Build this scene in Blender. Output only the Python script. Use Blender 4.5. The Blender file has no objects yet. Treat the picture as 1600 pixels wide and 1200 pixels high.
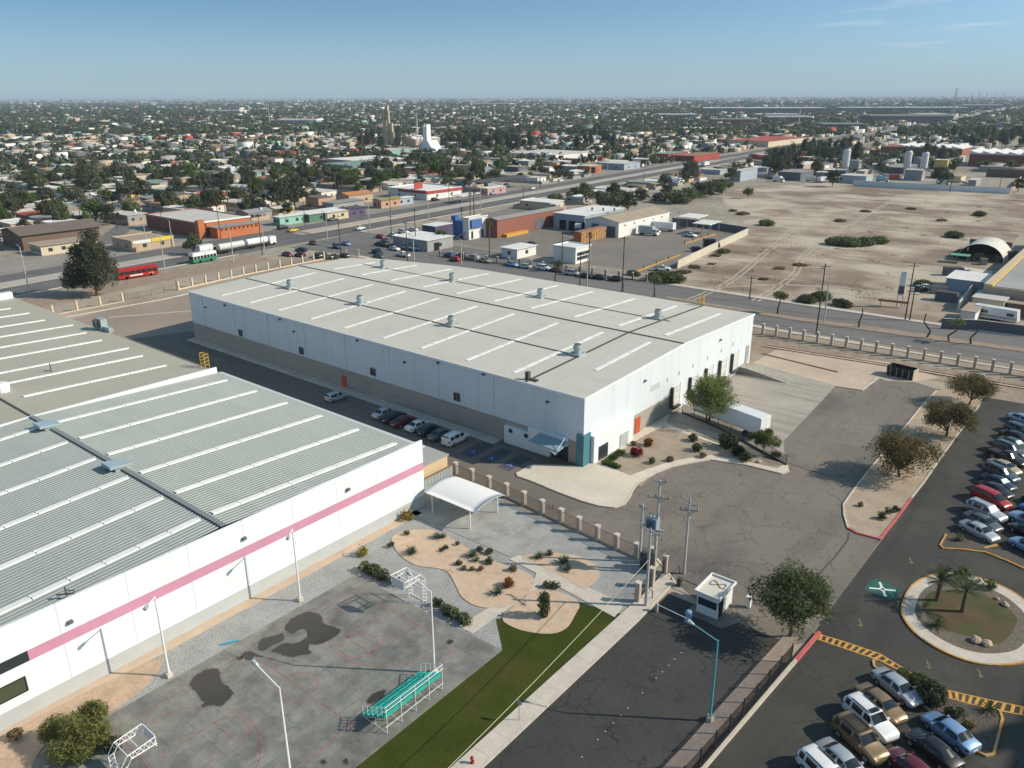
import bpy, math, random
import numpy as np
from mathutils import Vector, Matrix
sc = bpy.context.scene
COL = sc.collection
RN = random.Random(11)
rad, cos, sin, pi = math.radians, math.cos, math.sin, math.pi

# ------------------------------------------------------------ camera
FPX, PITCH, ROLL, YAW, CAMH = 1238.5, 20.0, -0.18, 39.15, 50.0
_p, _r, _y = rad(PITCH), rad(ROLL), rad(YAW)
FWD = Vector((-sin(_y) * cos(_p), cos(_y) * cos(_p), -sin(_p)))
_rt = Vector((cos(_y), sin(_y), 0)); _up = _rt.cross(FWD)
CR = _rt * cos(_r) + _up * sin(_r); CU = _up * cos(_r) - _rt * sin(_r)
cam_data = bpy.data.cameras.new('camera')
cam_data.sensor_width = 36.0
cam_data.lens = 36.0 * FPX / 1600.0
cam_data.clip_start, cam_data.clip_end = 0.5, 90000
cam = bpy.data.objects.new('camera', cam_data)
cam.matrix_world = Matrix(((CR.x, CU.x, -FWD.x, 0), (CR.y, CU.y, -FWD.y, 0), (CR.z, CU.z, -FWD.z, CAMH), (0, 0, 0, 1)))
COL.objects.link(cam); sc.camera = cam

def G(px, py, z=0.0):
    """Where the sight line through a photo pixel meets the level z."""
    d = CR * (px - 800) + CU * (600 - py) + FWD * FPX
    t = (z - CAMH) / d.z
    return (d.x * t, d.y * t)

def PX(x, y, z=0.0):
    d = Vector((x, y, z - CAMH)); w = d.dot(FWD)
    if w < 1: return (-9999, -9999)
    return (800 + FPX * d.dot(CR) / w, 600 - FPX * d.dot(CU) / w)

# ------------------------------------------------------------ light
SUN_AZ, SUN_EL = rad(34.5), rad(33.5)
sun_data = bpy.data.lights.new('sun', 'SUN')
sun_data.energy, sun_data.angle, sun_data.color = 4.7, rad(0.5), (1.0, 0.895, 0.745)
sun = bpy.data.objects.new('sun', sun_data)
sdir = Vector((cos(SUN_AZ) * cos(SUN_EL), sin(SUN_AZ) * cos(SUN_EL), sin(SUN_EL)))
sun.rotation_euler = sdir.to_track_quat('Z', 'Y').to_euler()
sun.location = (60, 60, 120)
COL.objects.link(sun)

wd = bpy.data.worlds.new('World'); sc.world = wd; wd.use_nodes = True
nt = wd.node_tree; nt.nodes.clear()
N = nt.nodes.new; L = nt.links.new
sky = N('ShaderNodeTexSky'); sky.sky_type = 'NISHITA'; sky.sun_disc = False
sky.sun_elevation, sky.sun_rotation = SUN_EL, pi / 2 - SUN_AZ
sky.altitude, sky.air_density, sky.dust_density, sky.ozone_density = 0, 1.0, 1.8, 0.8
SKYZ, SKY0 = 3.0, 0.15
tc = N('ShaderNodeTexCoord'); sep = N('ShaderNodeSeparateXYZ'); L(tc.outputs['Generated'], sep.inputs[0])
# thin high cloud wisps: noise on a flat layer overhead, only in one quarter of the sky
def mth(op, a, b=None, clamp=False):
    n = N('ShaderNodeMath'); n.operation = op; n.use_clamp = clamp
    for i, v in enumerate((a, b)):
        if v is None: continue
        if isinstance(v, (int, float)): n.inputs[i].default_value = v
        else: L(v, n.inputs[i])
    return n.outputs[0]
# the low band of sky in view is as clear as the sky higher up: look it up a little steeper
sv = N('ShaderNodeCombineXYZ'); L(sep.outputs[0], sv.inputs[0]); L(sep.outputs[1], sv.inputs[1]); L(mth('ADD', mth('MULTIPLY', sep.outputs[2], SKYZ), SKY0), sv.inputs[2])
svn = N('ShaderNodeVectorMath'); svn.operation = 'NORMALIZE'; L(sv.outputs[0], svn.inputs[0]); L(svn.outputs[0], sky.inputs[0])
zc = mth('ADD', mth('MAXIMUM', sep.outputs[2], 0.0), 0.10)
cmb = N('ShaderNodeCombineXYZ'); L(mth('DIVIDE', sep.outputs[0], zc), cmb.inputs[0]); L(mth('DIVIDE', sep.outputs[1], zc), cmb.inputs[1])
mp = N('ShaderNodeMapping'); L(cmb.outputs[0], mp.inputs[0]); mp.inputs['Rotation'].default_value = (0, 0, rad(-52)); mp.inputs['Scale'].default_value = (0.9, 2.6, 1)
nz = N('ShaderNodeTexNoise'); L(mp.outputs[0], nz.inputs['Vector']); nz.inputs['Scale'].default_value = 1.5; nz.inputs['Detail'].default_value = 7; nz.inputs['Roughness'].default_value = 0.55
rmp = N('ShaderNodeMapRange'); L(nz.outputs[0], rmp.inputs[0]); rmp.inputs[1].default_value = 0.54; rmp.inputs[2].default_value = 0.72
def pixdir(px, py):
    return (CR * (px - 800) + CU * (600 - py) + FWD * FPX).normalized()
dc = pixdir(1480, 5)
dp = N('ShaderNodeVectorMath'); dp.operation = 'DOT_PRODUCT'; L(tc.outputs['Generated'], dp.inputs[0]); dp.inputs[1].default_value = dc
mk = N('ShaderNodeMapRange'); L(dp.outputs['Value'], mk.inputs[0]); mk.inputs[1].default_value = cos(rad(9)); mk.inputs[2].default_value = cos(rad(2)); mk.inputs[4].default_value = 0.4
fac = mth('MULTIPLY', rmp.outputs[0], mk.outputs[0], True)
tint = N('ShaderNodeVectorMath'); tint.operation = 'MULTIPLY'; L(sky.outputs[0], tint.inputs[0]); tint.inputs[1].default_value = (1.0, 1.24, 1.16)
mx = N('ShaderNodeMix'); mx.data_type = 'RGBA'; L(fac, mx.inputs[0]); L(tint.outputs[0], mx.inputs[6]); mx.inputs[7].default_value = (5.4, 5.5, 5.6, 1)
# dusty band along the horizon
hr = N('ShaderNodeMapRange'); L(sep.outputs[2], hr.inputs[0]); hr.interpolation_type = 'SMOOTHSTEP'; hr.inputs[1].default_value = 0.0; hr.inputs[2].default_value = 0.10; hr.inputs[3].default_value = 0.85; hr.inputs[4].default_value = 0.0
hm = N('ShaderNodeMix'); hm.data_type = 'RGBA'; L(hr.outputs[0], hm.inputs[0]); L(mx.outputs[2], hm.inputs[6]); hm.inputs[7].default_value = (2.45, 3.2, 3.5, 1)
bg = N('ShaderNodeBackground'); L(hm.outputs[2], bg.inputs[0]); bg.inputs[1].default_value = 0.15
wo = N('ShaderNodeOutputWorld'); L(bg.outputs[0], wo.inputs[0])
vs = sc.view_settings
sc.display_settings.display_device = 'sRGB'
vs.view_transform, vs.look, vs.exposure, vs.gamma = 'Standard', 'None', 0.04, 1.0
vs.use_curve_mapping = False
sc.cycles.max_bounces = 5; sc.cycles.diffuse_bounces = 2; sc.cycles.transparent_max_bounces = 8
sc.cycles.volume_bounces = 0
sc.cycles.use_denoising = True

# ------------------------------------------------------------ materials
MATS = {}
def mat(name, col, rough=0.8, metal=0.0, n1=None, n2=None, bump=None, obj=False, spec=0.4, rand=0.0, col2=None, cmix=None, coat=0.0):
    """Principled surface; n1, n2 = (scale per metre, amount) brightness mottling; col2 + cmix=(scale, lo, hi): patches of a second colour."""
    if name in MATS: return MATS[name]
    m = bpy.data.materials.new(name); m.use_nodes = True; MATS[name] = m
    t = m.node_tree; b = t.nodes['Principled BSDF']; nn = t.nodes.new; ll = t.links.new
    b.inputs['Roughness'].default_value = rough; b.inputs['Metallic'].default_value = metal
    b.inputs['Specular IOR Level'].default_value = spec
    b.inputs['Coat Weight'].default_value = coat
    if coat: b.inputs['Coat Roughness'].default_value = 0.05
    c = nn('ShaderNodeRGB'); c.outputs[0].default_value = (*col, 1); out = c.outputs[0]
    if obj:
        q = nn('ShaderNodeTexCoord'); pos = q.outputs['Object']
    else:
        q = nn('ShaderNodeNewGeometry'); pos = q.outputs['Position']
    m['pos'] = 0
    def noise(scale, detail=4, rg=0.6):
        x = nn('ShaderNodeTexNoise'); ll(pos, x.inputs['Vector']); x.inputs['Scale'].default_value = scale
        x.inputs['Detail'].default_value = detail; x.inputs['Roughness'].default_value = rg
        return x.outputs[0]
    if col2 is not None:
        mr = nn('ShaderNodeMapRange'); ll(noise(cmix[0], 5), mr.inputs[0]); mr.inputs[1].default_value = cmix[1]; mr.inputs[2].default_value = cmix[2]
        x = nn('ShaderNodeMix'); x.data_type = 'RGBA'; ll(mr.outputs[0], x.inputs[0]); ll(out, x.inputs[6]); x.inputs[7].default_value = (*col2, 1); out = x.outputs[2]
    for q2 in (n1, n2):
        if not q2: continue
        mr = nn('ShaderNodeMapRange'); ll(noise(q2[0]), mr.inputs[0]); mr.inputs[1].default_value = 0.25; mr.inputs[2].default_value = 0.75
        mr.inputs[3].default_value = 1 - q2[1]; mr.inputs[4].default_value = 1 + q2[1]
        x = nn('ShaderNodeVectorMath'); x.operation = 'SCALE'; ll(out, x.inputs[0]); ll(mr.outputs[0], x.inputs['Scale']); out = x.outputs[0]
    if rand:
        oi = nn('ShaderNodeObjectInfo'); mr = nn('ShaderNodeMapRange'); ll(oi.outputs['Random'], mr.inputs[0]); mr.inputs[3].default_value = 1 - rand; mr.inputs[4].default_value = 1 + rand
        x = nn('ShaderNodeVectorMath'); x.operation = 'SCALE'; ll(out, x.inputs[0]); ll(mr.outputs[0], x.inputs['Scale']); out = x.outputs[0]
    ll(out, b.inputs['Base Color'])
    if bump:
        bp = nn('ShaderNodeBump'); ll(noise(bump[0], 3), bp.inputs['Height']); bp.inputs['Strength'].default_value = bump[1]; bp.inputs['Distance'].default_value = 0.05
        ll(bp.outputs[0], b.inputs['Normal'])
    return m

def tweak(m):
    """(new node, link, principled, its colour socket source) of a material, to put more pattern on its base colour."""
    t = m.node_tree; b = t.nodes['Principled BSDF']
    return t.nodes.new, t.links.new, b, b.inputs['Base Color'].links[0].from_socket

def darken_by(m, build):
    """Multiply the base colour by the factor socket that build(nn, ll, position) returns."""
    nn, ll, b, src = tweak(m)
    g = nn('ShaderNodeNewGeometry')
    f = build(nn, ll, g.outputs['Position'])
    x = nn('ShaderNodeVectorMath'); x.operation = 'SCALE'; ll(src, x.inputs[0]); ll(f, x.inputs['Scale']); ll(x.outputs[0], b.inputs['Base Color'])

def MX(nn, ll, op, a, b=None, c=None, clamp=False):
    n = nn('ShaderNodeMath'); n.operation = op; n.use_clamp = clamp
    for i, v in enumerate((a, b, c)):
        if v is None: continue
        if isinstance(v, (int, float)): n.inputs[i].default_value = v
        else: ll(v, n.inputs[i])
    return n.outputs[0]

def cracks(scale, width, depth, keep=0.5):
    """Tar-dark crack network: edges of wobbly cells, broken up by a second noise."""
    def f(nn, ll, pos):
        nz = nn('ShaderNodeTexNoise'); ll(pos, nz.inputs['Vector']); nz.inputs['Scale'].default_value = scale * 2.2; nz.inputs['Detail'].default_value = 5
        a = nn('ShaderNodeVectorMath'); a.operation = 'SCALE'; ll(nz.outputs['Color'], a.inputs[0]); a.inputs['Scale'].default_value = 1.2 / scale * 0.35
        s = nn('ShaderNodeVectorMath'); ll(pos, s.inputs[0]); ll(a.outputs[0], s.inputs[1])
        v = nn('ShaderNodeTexVoronoi'); v.feature = 'DISTANCE_TO_EDGE'; ll(s.outputs[0], v.inputs['Vector']); v.inputs['Scale'].default_value = scale
        e = nn('ShaderNodeMapRange'); ll(v.outputs['Distance'], e.inputs[0]); e.inputs[1].default_value = width * scale * 0.4; e.inputs[2].default_value = width * scale; e.inputs[3].default_value = 1.0; e.inputs[4].default_value = 0.0
        k = nn('ShaderNodeTexNoise'); ll(pos, k.inputs['Vector']); k.inputs['Scale'].default_value = scale * 0.9; k.inputs['Detail'].default_value = 2
        kr = nn('ShaderNodeMapRange'); ll(k.outputs[0], kr.inputs[0]); kr.inputs[1].default_value = keep - 0.06; kr.inputs[2].default_value = keep + 0.06
        return MX(nn, ll, 'SUBTRACT', 1.0, MX(nn, ll, 'MULTIPLY', MX(nn, ll, 'MULTIPLY', e.outputs[0], kr.outputs[0]), depth))
    return f

def joints(dx, dy, w, depth, ox=0.0, oy=0.0):
    """Straight slab joints every dx, dy metres along the two site axes."""
    def f(nn, ll, pos):
        s = nn('ShaderNodeSeparateXYZ'); ll(pos, s.inputs[0]); out = None
        for ax, d, o in ((0, dx, ox), (1, dy, oy)):
            if not d: continue
            fr = MX(nn, ll, 'FRACT', MX(nn, ll, 'DIVIDE', MX(nn, ll, 'ADD', s.outputs[ax], o + 1000 * d), d))
            e = MX(nn, ll, 'LESS_THAN', MX(nn, ll, 'ABSOLUTE', MX(nn, ll, 'SUBTRACT', fr, 0.5)), w / d / 2)
            out = e if out is None else MX(nn, ll, 'MAXIMUM', out, e)
        return MX(nn, ll, 'SUBTRACT', 1.0, MX(nn, ll, 'MULTIPLY', out, depth))
    return f

def streaks(sx, sy, sz, lo, hi, amount):
    """Stretched noise (rain streaks, tyre wear)."""
    def f(nn, ll, pos):
        m_ = nn('ShaderNodeMapping'); ll(pos, m_.inputs[0]); m_.inputs['Scale'].default_value = (sx, sy, sz)
        z = nn('ShaderNodeTexNoise'); ll(m_.outputs[0], z.inputs['Vector']); z.inputs['Scale'].default_value = 1.0; z.inputs['Detail'].default_value = 4
        r = nn('ShaderNodeMapRange'); ll(z.outputs[0], r.inputs[0]); r.inputs[1].default_value = lo; r.inputs[2].default_value = hi; r.inputs[3].default_value = 1.0; r.inputs[4].default_value = 1.0 - amount
        return r.outputs[0]
    return f

# ------------------------------------------------------------ mesh helper
class MB:
    def __init__(s): s.v, s.f, s.m = [], [], []
    def add(s, vs_, fs, m=0):
        o = len(s.v); s.v.extend([tuple(p) for p in vs_])
        for f in fs: s.f.append(tuple(i + o for i in f)); s.m.append(m)
        return s
    def hexa(s, p, m=0):   # 8 corners: bottom 4 ccw, top 4 ccw
        return s.add(p, [(3, 2, 1, 0), (4, 5, 6, 7), (0, 1, 5, 4), (1, 2, 6, 5), (2, 3, 7, 6), (3, 0, 4, 7)], m)
    def box(s, x0, y0, z0, x1, y1, z1, m=0):
        x0, x1 = min(x0, x1), max(x0, x1); y0, y1 = min(y0, y1), max(y0, y1)
        return s.hexa([(x0, y0, z0), (x1, y0, z0), (x1, y1, z0), (x0, y1, z0), (x0, y0, z1), (x1, y0, z1), (x1, y1, z1), (x0, y1, z1)], m)
    def obox(s, cx, cy, z0, lx, ly, h, yaw=0.0, m=0):
        c, n = cos(yaw), sin(yaw); q = []
        for z in (z0, z0 + h):
            for a, b in ((-1, -1), (1, -1), (1, 1), (-1, 1)):
                u, w = a * lx / 2, b * ly / 2
                q.append((cx + u * c - w * n, cy + u * n + w * c, z))
        return s.hexa(q, m)
    def prism(s, poly, z0, z1, m=0, msides=None, bottom=False):
        k = len(poly)
        if sum(poly[i][0] * poly[(i + 1) % k][1] - poly[(i + 1) % k][0] * poly[i][1] for i in range(k)) < 0: poly = poly[::-1]
        vs_ = [(x, y, z0) for x, y in poly] + [(x, y, z1) for x, y in poly]
        s.add(vs_, [tuple(range(k, 2 * k))] + ([tuple(range(k - 1, -1, -1))] if bottom else []), m)
        s.add(vs_, [(i, (i + 1) % k, k + (i + 1) % k, k + i) for i in range(k)], m if msides is None else msides)
        return s
    def sheet(s, poly, z, m=0):
        k = len(poly)
        if sum(poly[i][0] * poly[(i + 1) % k][1] - poly[(i + 1) % k][0] * poly[i][1] for i in range(k)) < 0: poly = poly[::-1]
        return s.add([(x, y, z) for x, y in poly], [tuple(range(k))], m)
    def tube(s, pts, r, n=8, m=0, cap=True):
        pts = [Vector(p) for p in pts]; k = len(pts)
        rs = r if isinstance(r, (list, tuple)) else [r] * k
        vs_, fs = [], []
        for i, p in enumerate(pts):
            d = (pts[min(i + 1, k - 1)] - pts[max(i - 1, 0)])
            if d.length < 1e-9: d = Vector((0, 0, 1))
            d.normalize()
            a = d.cross(Vector((0, 0, 1)) if abs(d.z) < 0.95 else Vector((1, 0, 0))).normalized(); b = d.cross(a)
            for j in range(n):
                t = 2 * pi * j / n; vs_.append(p + (a * cos(t) + b * sin(t)) * rs[i])
        for i in range(k - 1):
            for j in range(n):
                fs.append((i * n + j, i * n + (j + 1) % n, (i + 1) * n + (j + 1) % n, (i + 1) * n + j))
        if cap: fs += [tuple(range(n - 1, -1, -1)), tuple(range((k - 1) * n, k * n))]
        return s.add(vs_, fs, m)
    def bar(s, a, b, w, m=0): return s.tube([a, b], w * 0.7071, 4, m)
    def lathe(s, prof, c=(0, 0, 0), n=16, m=0):
        vs_ = [(c[0] + r * cos(2 * pi * j / n), c[1] + r * sin(2 * pi * j / n), c[2] + z) for r, z in prof for j in range(n)]
        k = len(prof); fs = [(i * n + j, i * n + (j + 1) % n, (i + 1) * n + (j + 1) % n, (i + 1) * n + j) for i in range(k - 1) for j in range(n)]
        fs += [tuple(range(n - 1, -1, -1)), tuple(range((k - 1) * n, k * n))]
        return s.add(vs_, fs, m)
    def mesh(s, name, mats, smooth=False):
        me = bpy.data.meshes.new(name); me.from_pydata(s.v, [], s.f)
        for m in (mats if isinstance(mats, (list, tuple)) else [mats]): me.materials.append(m)
        if any(s.m): me.polygons.foreach_set('material_index', s.m)
        if smooth: me.polygons.foreach_set('use_smooth', [True] * len(s.f))
        me.update(); return me
    def build(s, name, mats, parent=None, world=True, smooth=False):
        if parent is not None and world:
            q = parent; off = Matrix.Identity(4)
            while q is not None: off = q.matrix_basis @ off; q = q.parent
            inv = off.inverted(); s.v = [tuple(inv @ Vector(p)) for p in s.v]
        o = bpy.data.objects.new(name, s.mesh(name, mats, smooth)); COL.objects.link(o)
        if parent is not None: o.parent = parent
        return o

def tag(o, label=None, cat=None, group=None, kind=None):
    if label: o['label'] = label
    if cat: o['category'] = cat
    if group: o['group'] = group
    if kind: o['kind'] = kind
    return o
def thing(name, label, cat, loc=(0, 0, 0), rz=0.0, group=None):
    o = bpy.data.objects.new(name, None); o.empty_display_size = 0.3; COL.objects.link(o)
    o.location = (loc[0], loc[1], loc[2] if len(loc) > 2 else 0.0); o.rotation_euler = (0, 0, rz)
    return tag(o, label, cat, group)
KIDS = {}
def part(name, me, parent, mat_slot=None):
    o = bpy.data.objects.new(name, me); COL.objects.link(o); o.parent = parent
    if mat_slot is not None:
        o.material_slots[0].link = 'OBJECT'; o.material_slots[0].material = mat_slot
    return o
def copy_tree(o, kids, parent=None):
    c = o.copy(); COL.objects.link(c); c.parent = parent
    for ch in kids.get(o.name, ()): copy_tree(ch, kids, c)
    return c
def kids_of(root):
    d = {}
    st = [root]
    allo = list(bpy.data.objects)
    by = {}
    for q in allo:
        if q.parent is not None: by.setdefault(q.parent.name, []).append(q)
    while st:
        x = st.pop(); d[x.name] = by.get(x.name, []); st += d[x.name]
    return d
def dup(root, kids, loc, rz=0.0, label=None, group=None):
    c = copy_tree(root, kids); c.location = (loc[0], loc[1], loc[2] if len(loc) > 2 else 0.0); c.rotation_euler = (0, 0, rz)
    if label: c['label'] = label
    if group: c['group'] = group
    return c
def smooth_loop(pts, n=6, closed=True):
    out = []; k = len(pts)
    for i in range(k if closed else k - 1):
        g = (lambda j: pts[j % k]) if closed else (lambda j: pts[max(0, min(k - 1, j))])
        p0, p1, p2, p3 = g(i - 1), g(i), g(i + 1), g(i + 2)
        for q in range(n):
            t = q / n
            out.append(tuple(0.5 * (2 * p1[a] + (p2[a] - p0[a]) * t + (2 * p0[a] - 5 * p1[a] + 4 * p2[a] - p3[a]) * t * t + (3 * p1[a] - p0[a] - 3 * p2[a] + p3[a]) * t ** 3) for a in (0, 1)))
    if not closed: out.append(tuple(pts[-1]))
    return out
def gp(pts, z=0.0): return [G(x, y, z) for x, y in pts]
def ground(name, pts, z, m, px=True):
    return tag(MB().sheet(gp(pts) if px else pts, z).build(name, m), kind='structure')
def slab(name, pts, h, m, ms=None, px=True, z0=-0.05):
    return tag(MB().prism(gp(pts) if px else pts, z0, h, 0, 1 if ms else None).build(name, [m, ms] if ms else m), kind='structure')
def strip(mb, pts, w, z0, z1, closed=False, m=0):
    """A mitred band of width w along pts (world), from z0 up to z1."""
    k = len(pts); L_, R_ = [], []
    for i in range(k):
        a = pts[(i - 1) % k] if (closed or i > 0) else pts[i]; b = pts[(i + 1) % k] if (closed or i < k - 1) else pts[i]
        p = pts[i]
        d1 = Vector((p[0] - a[0], p[1] - a[1])); d2 = Vector((b[0] - p[0], b[1] - p[1]))
        if d1.length < 1e-6: d1 = d2
        if d2.length < 1e-6: d2 = d1
        d1.normalize(); d2.normalize(); t = d1 + d2
        if t.length < 1e-6: t = d1
        t.normalize(); n = Vector((-t.y, t.x)); s_ = min(2.0, 1 / max(0.4, n.dot(Vector((-d1.y, d1.x)))))
        L_.append((p[0] + n.x * w / 2 * s_, p[1] + n.y * w / 2 * s_)); R_.append((p[0] - n.x * w / 2 * s_, p[1] - n.y * w / 2 * s_))
    vs_, fs = [], []
    for i in range(k): vs_ += [(*R_[i], z0), (*L_[i], z0), (*L_[i], z1), (*R_[i], z1)]
    for i in range(k if closed else k - 1):
        a, b = 4 * i, 4 * ((i + 1) % k)
        fs.append((a + 3, b + 3, b + 2, a + 2))
        if z1 - z0 > 0.012: fs += [(a, b, b + 3, a + 3), (a + 2, b + 2, b + 1, a + 1)]
    if not closed and z1 - z0 > 0.012: fs += [(0, 3, 2, 1), (4 * k - 4, 4 * k - 3, 4 * k - 2, 4 * k - 1)]
    mb.add(vs_, fs, m)
def kerb(name, pts, m, w=0.16, h=0.14, closed=False, px=True):
    mb = MB(); strip(mb, gp(pts) if px else pts, w, -0.05, h, closed); return tag(mb.build(name, m), kind='structure')
# ------------------------------------------------------------ named materials
dirt = mat('dirt', (0.37, 0.315, 0.245), 0.95, n1=(0.05, 0.22), n2=(1.1, 0.16), col2=(0.25, 0.185, 0.13), cmix=(0.022, 0.48, 0.66))
lotdirt = mat('lot_dirt', (0.47, 0.40, 0.315), 0.95, n1=(0.12, 0.14), n2=(1.6, 0.13), col2=(0.24, 0.18, 0.13), cmix=(0.028, 0.42, 0.58))
darken_by(lotdirt, streaks(0.02, 0.12, 1, 0.52, 0.7, 0.38))
cityg = mat('city_ground', (0.30, 0.265, 0.21), 0.95, n1=(0.02, 0.3), n2=(0.25, 0.3))
asph = mat('yard_asphalt', (0.2, 0.175, 0.145), 0.85, n1=(0.09, 0.14), n2=(2.5, 0.10), col2=(0.13, 0.118, 0.108), cmix=(0.05, 0.5, 0.68))
darken_by(asph, streaks(.35, .05, 1, .5, .7, .16)); darken_by(asph, cracks(0.2, 0.07, 0.42, 0.5)); darken_by(asph, cracks(0.55, 0.06, 0.3, 0.5))
laneas = mat('lane_asphalt', (0.165, 0.148, 0.122), 0.88, n1=(0.1, 0.12), n2=(2.2, 0.09))
darken_by(laneas, streaks(0.03, 0.5, 1, 0.5, 0.7, 0.16))
paving = mat('worn_paving', (0.30, 0.245, 0.195), 0.9, n1=(0.1, 0.12), n2=(2.2, 0.1))
streetas = mat('street_asphalt', (0.049, 0.048, 0.045), 0.85, n1=(0.11, 0.16), n2=(3.0, 0.14), col2=(0.07, 0.067, 0.06), cmix=(0.08, 0.5, 0.7))
darken_by(streetas, cracks(0.22, 0.05, 0.5, 0.44)); darken_by(streetas, cracks(0.6, 0.04, 0.4, 0.5))
parkas = mat('parking_asphalt', (0.052, 0.051, 0.044), 0.85, n1=(0.12, 0.2), n2=(2.6, 0.16), col2=(0.07, 0.067, 0.056), cmix=(0.1, 0.5, 0.68))
darken_by(parkas, streaks(.5, .06, 1, .5, .7, .22)); darken_by(parkas, cracks(0.17, 0.09, 0.35, 0.52))
roadas = mat('road_asphalt', (0.135, 0.13, 0.125), 0.85, n1=(0.05, 0.12), n2=(1.0, 0.1))
darken_by(roadas, streaks(0.35, 0.012, 1, 0.48, 0.7, 0.3))
backas = mat('back_road_asphalt', (0.165, 0.158, 0.148), 0.88, n1=(0.05, 0.12), n2=(1.0, 0.12))
darken_by(backas, streaks(0.012, 0.35, 1, 0.48, 0.7, 0.25))
conc = mat('concrete', (0.62, 0.555, 0.45), 0.9, n1=(0.25, 0.10), n2=(2.4, 0.08))
darken_by(conc, joints(3.2, 0, 0.05, 0.14)); 
walkc = mat('walk_concrete', (0.56, 0.505, 0.43), 0.9, n1=(0.5, 0.12), n2=(3, 0.08), col2=(0.44, 0.36, 0.27), cmix=(0.22, 0.55, 0.72))
darken_by(walkc, joints(0, 2.4, 0.05, 0.3))
apron = mat('apron_concrete', (0.37, 0.335, 0.285), 0.9, n1=(0.12, 0.12), n2=(1.5, 0.08))
darken_by(apron, joints(6, 5, 0.06, 0.22)); darken_by(apron, streaks(0.06, 0.9, 1, 0.5, 0.68, 0.28))
padc = mat('pad_concrete', (0.36, 0.36, 0.335), 0.88, n1=(0.35, 0.15), n2=(2.5, 0.08), col2=(0.25, 0.25, 0.24), cmix=(0.3, 0.5, 0.68))
darken_by(padc, joints(3.0, 3.0, 0.06, 0.25))
kerbc = mat('kerb_concrete', (0.56, 0.5, 0.42), 0.9, n1=(1.2, 0.15))
kerby = mat('kerb_yellow_paint', (0.55, 0.29, 0.07), 0.7, n1=(1.5, 0.3), col2=(.42, .34, .22), cmix=(.35, .5, .62))
kerbr = mat('kerb_red_paint', (0.52, 0.13, 0.13), 0.75, n1=(1.5, 0.25))
courtc = mat('court_concrete', (0.235, 0.232, 0.205), 0.8, n1=(0.45, 0.22), n2=(2.8, 0.12), col2=(0.165, 0.17, 0.155), cmix=(0.2, 0.46, 0.66))
darken_by(courtc, streaks(0.55, 0.5, 1, 0.48, 0.62, 0.25))
darken_by(courtc, joints(5.2, 4.8, 0.05, 0.3)); darken_by(courtc, streaks(0.3, 0.25, 1, 0.56, 0.62, 0.16))
gravel = mat('gravel_grey', (0.33, 0.33, 0.315), 0.95, n1=(7.0, 0.55), n2=(0.4, 0.16), bump=(9.0, 0.9))
gravel2 = mat('gravel_planter', (0.10, 0.086, 0.07), 0.95, n1=(7.0, 0.7), n2=(0.5, 0.2), bump=(9.0, 0.8))
sand = mat('bed_sand', (0.56, 0.42, 0.30), 0.95, n1=(0.8, 0.12), n2=(6.0, 0.14), col2=(0.42, 0.25, 0.15), cmix=(0.5, 0.58, 0.75))
bedsoil = mat('garden_soil', (0.32, 0.265, 0.2), 0.95, n1=(0.4, 0.18), n2=(3.5, 0.2))
grass = mat('lawn_grass', (0.046, 0.062, 0.010), 0.95, n1=(0.35, 0.16), n2=(9.0, 0.38), col2=(0.075, 0.066, 0.018), cmix=(0.14, 0.5, 0.7), bump=(14, 0.7), spec=0.1)
grass2 = mat('island_grass', (0.070, 0.078, 0.024), 0.95, n1=(0.35, 0.2), n2=(6.0, 0.35), col2=(0.105, 0.072, 0.036), cmix=(0.3, 0.42, 0.58))
wet = mat('wet_concrete', (0.05, 0.046, 0.038), 0.3, n1=(0.8, 0.2), spec=0.3)
redline = mat('court_red_paint', (0.32, 0.13, 0.13), 0.8, n1=(2, 0.35), col2=(.27, .24, .22), cmix=(.5, .52, .68))
blueline = mat('court_blue_paint', (0.12, 0.165, 0.21), 0.8, n1=(2, 0.3), col2=(.25, .245, .23), cmix=(.5, .5, .66))
whitep = mat('white_paint', (0.75, 0.75, 0.74), 0.6, n1=(0.6, 0.06))
roadwhite = mat('road_white_paint', (0.45, 0.44, 0.42), 0.8, n1=(1.2, 0.3))
yellowp = mat('road_yellow_paint', (0.60, 0.31, 0.06), 0.75, n1=(1.6, 0.3))
greenp = mat('ground_green_paint', (0.02, 0.12, 0.085), 0.7, n1=(2.0, 0.3))
bluep = mat('bay_blue_paint', (0.035, 0.07, 0.22), 0.7, n1=(2.0, 0.2))
stripep = mat('faded_stripe', (0.30, 0.28, 0.25), 0.85, n1=(1.5, 0.25))
redsoil = mat('red_soil', (0.30, 0.225, 0.165), 0.95, n1=(0.6, 0.25), n2=(4, 0.2))

# ------------------------------------------------------------ the ground and its sheets
S = 42000.0
ground('ground', [(-S, -4000), (S, -4000), (S, S), (-S, S)], 0.0, cityg, px=False)
# what stands round about the factory: bare earth
ground('bare_earth', [(-232, -20), (30, -20), (30, 190), (-212, 190), (-226, 150)], 0.004, dirt, px=False)
ground('vacant_lot', smooth_loop([(-112, 199), (-60, 200), (-28, 199), (-36, 260), (-40, 330), (-44, 420), (-62, 512), (-150, 505), (-178, 470), (-190, 430), (-178, 390), (-150, 345), (-126, 300), (-118, 250)], 4), 0.006, lotdirt, px=False)

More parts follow.
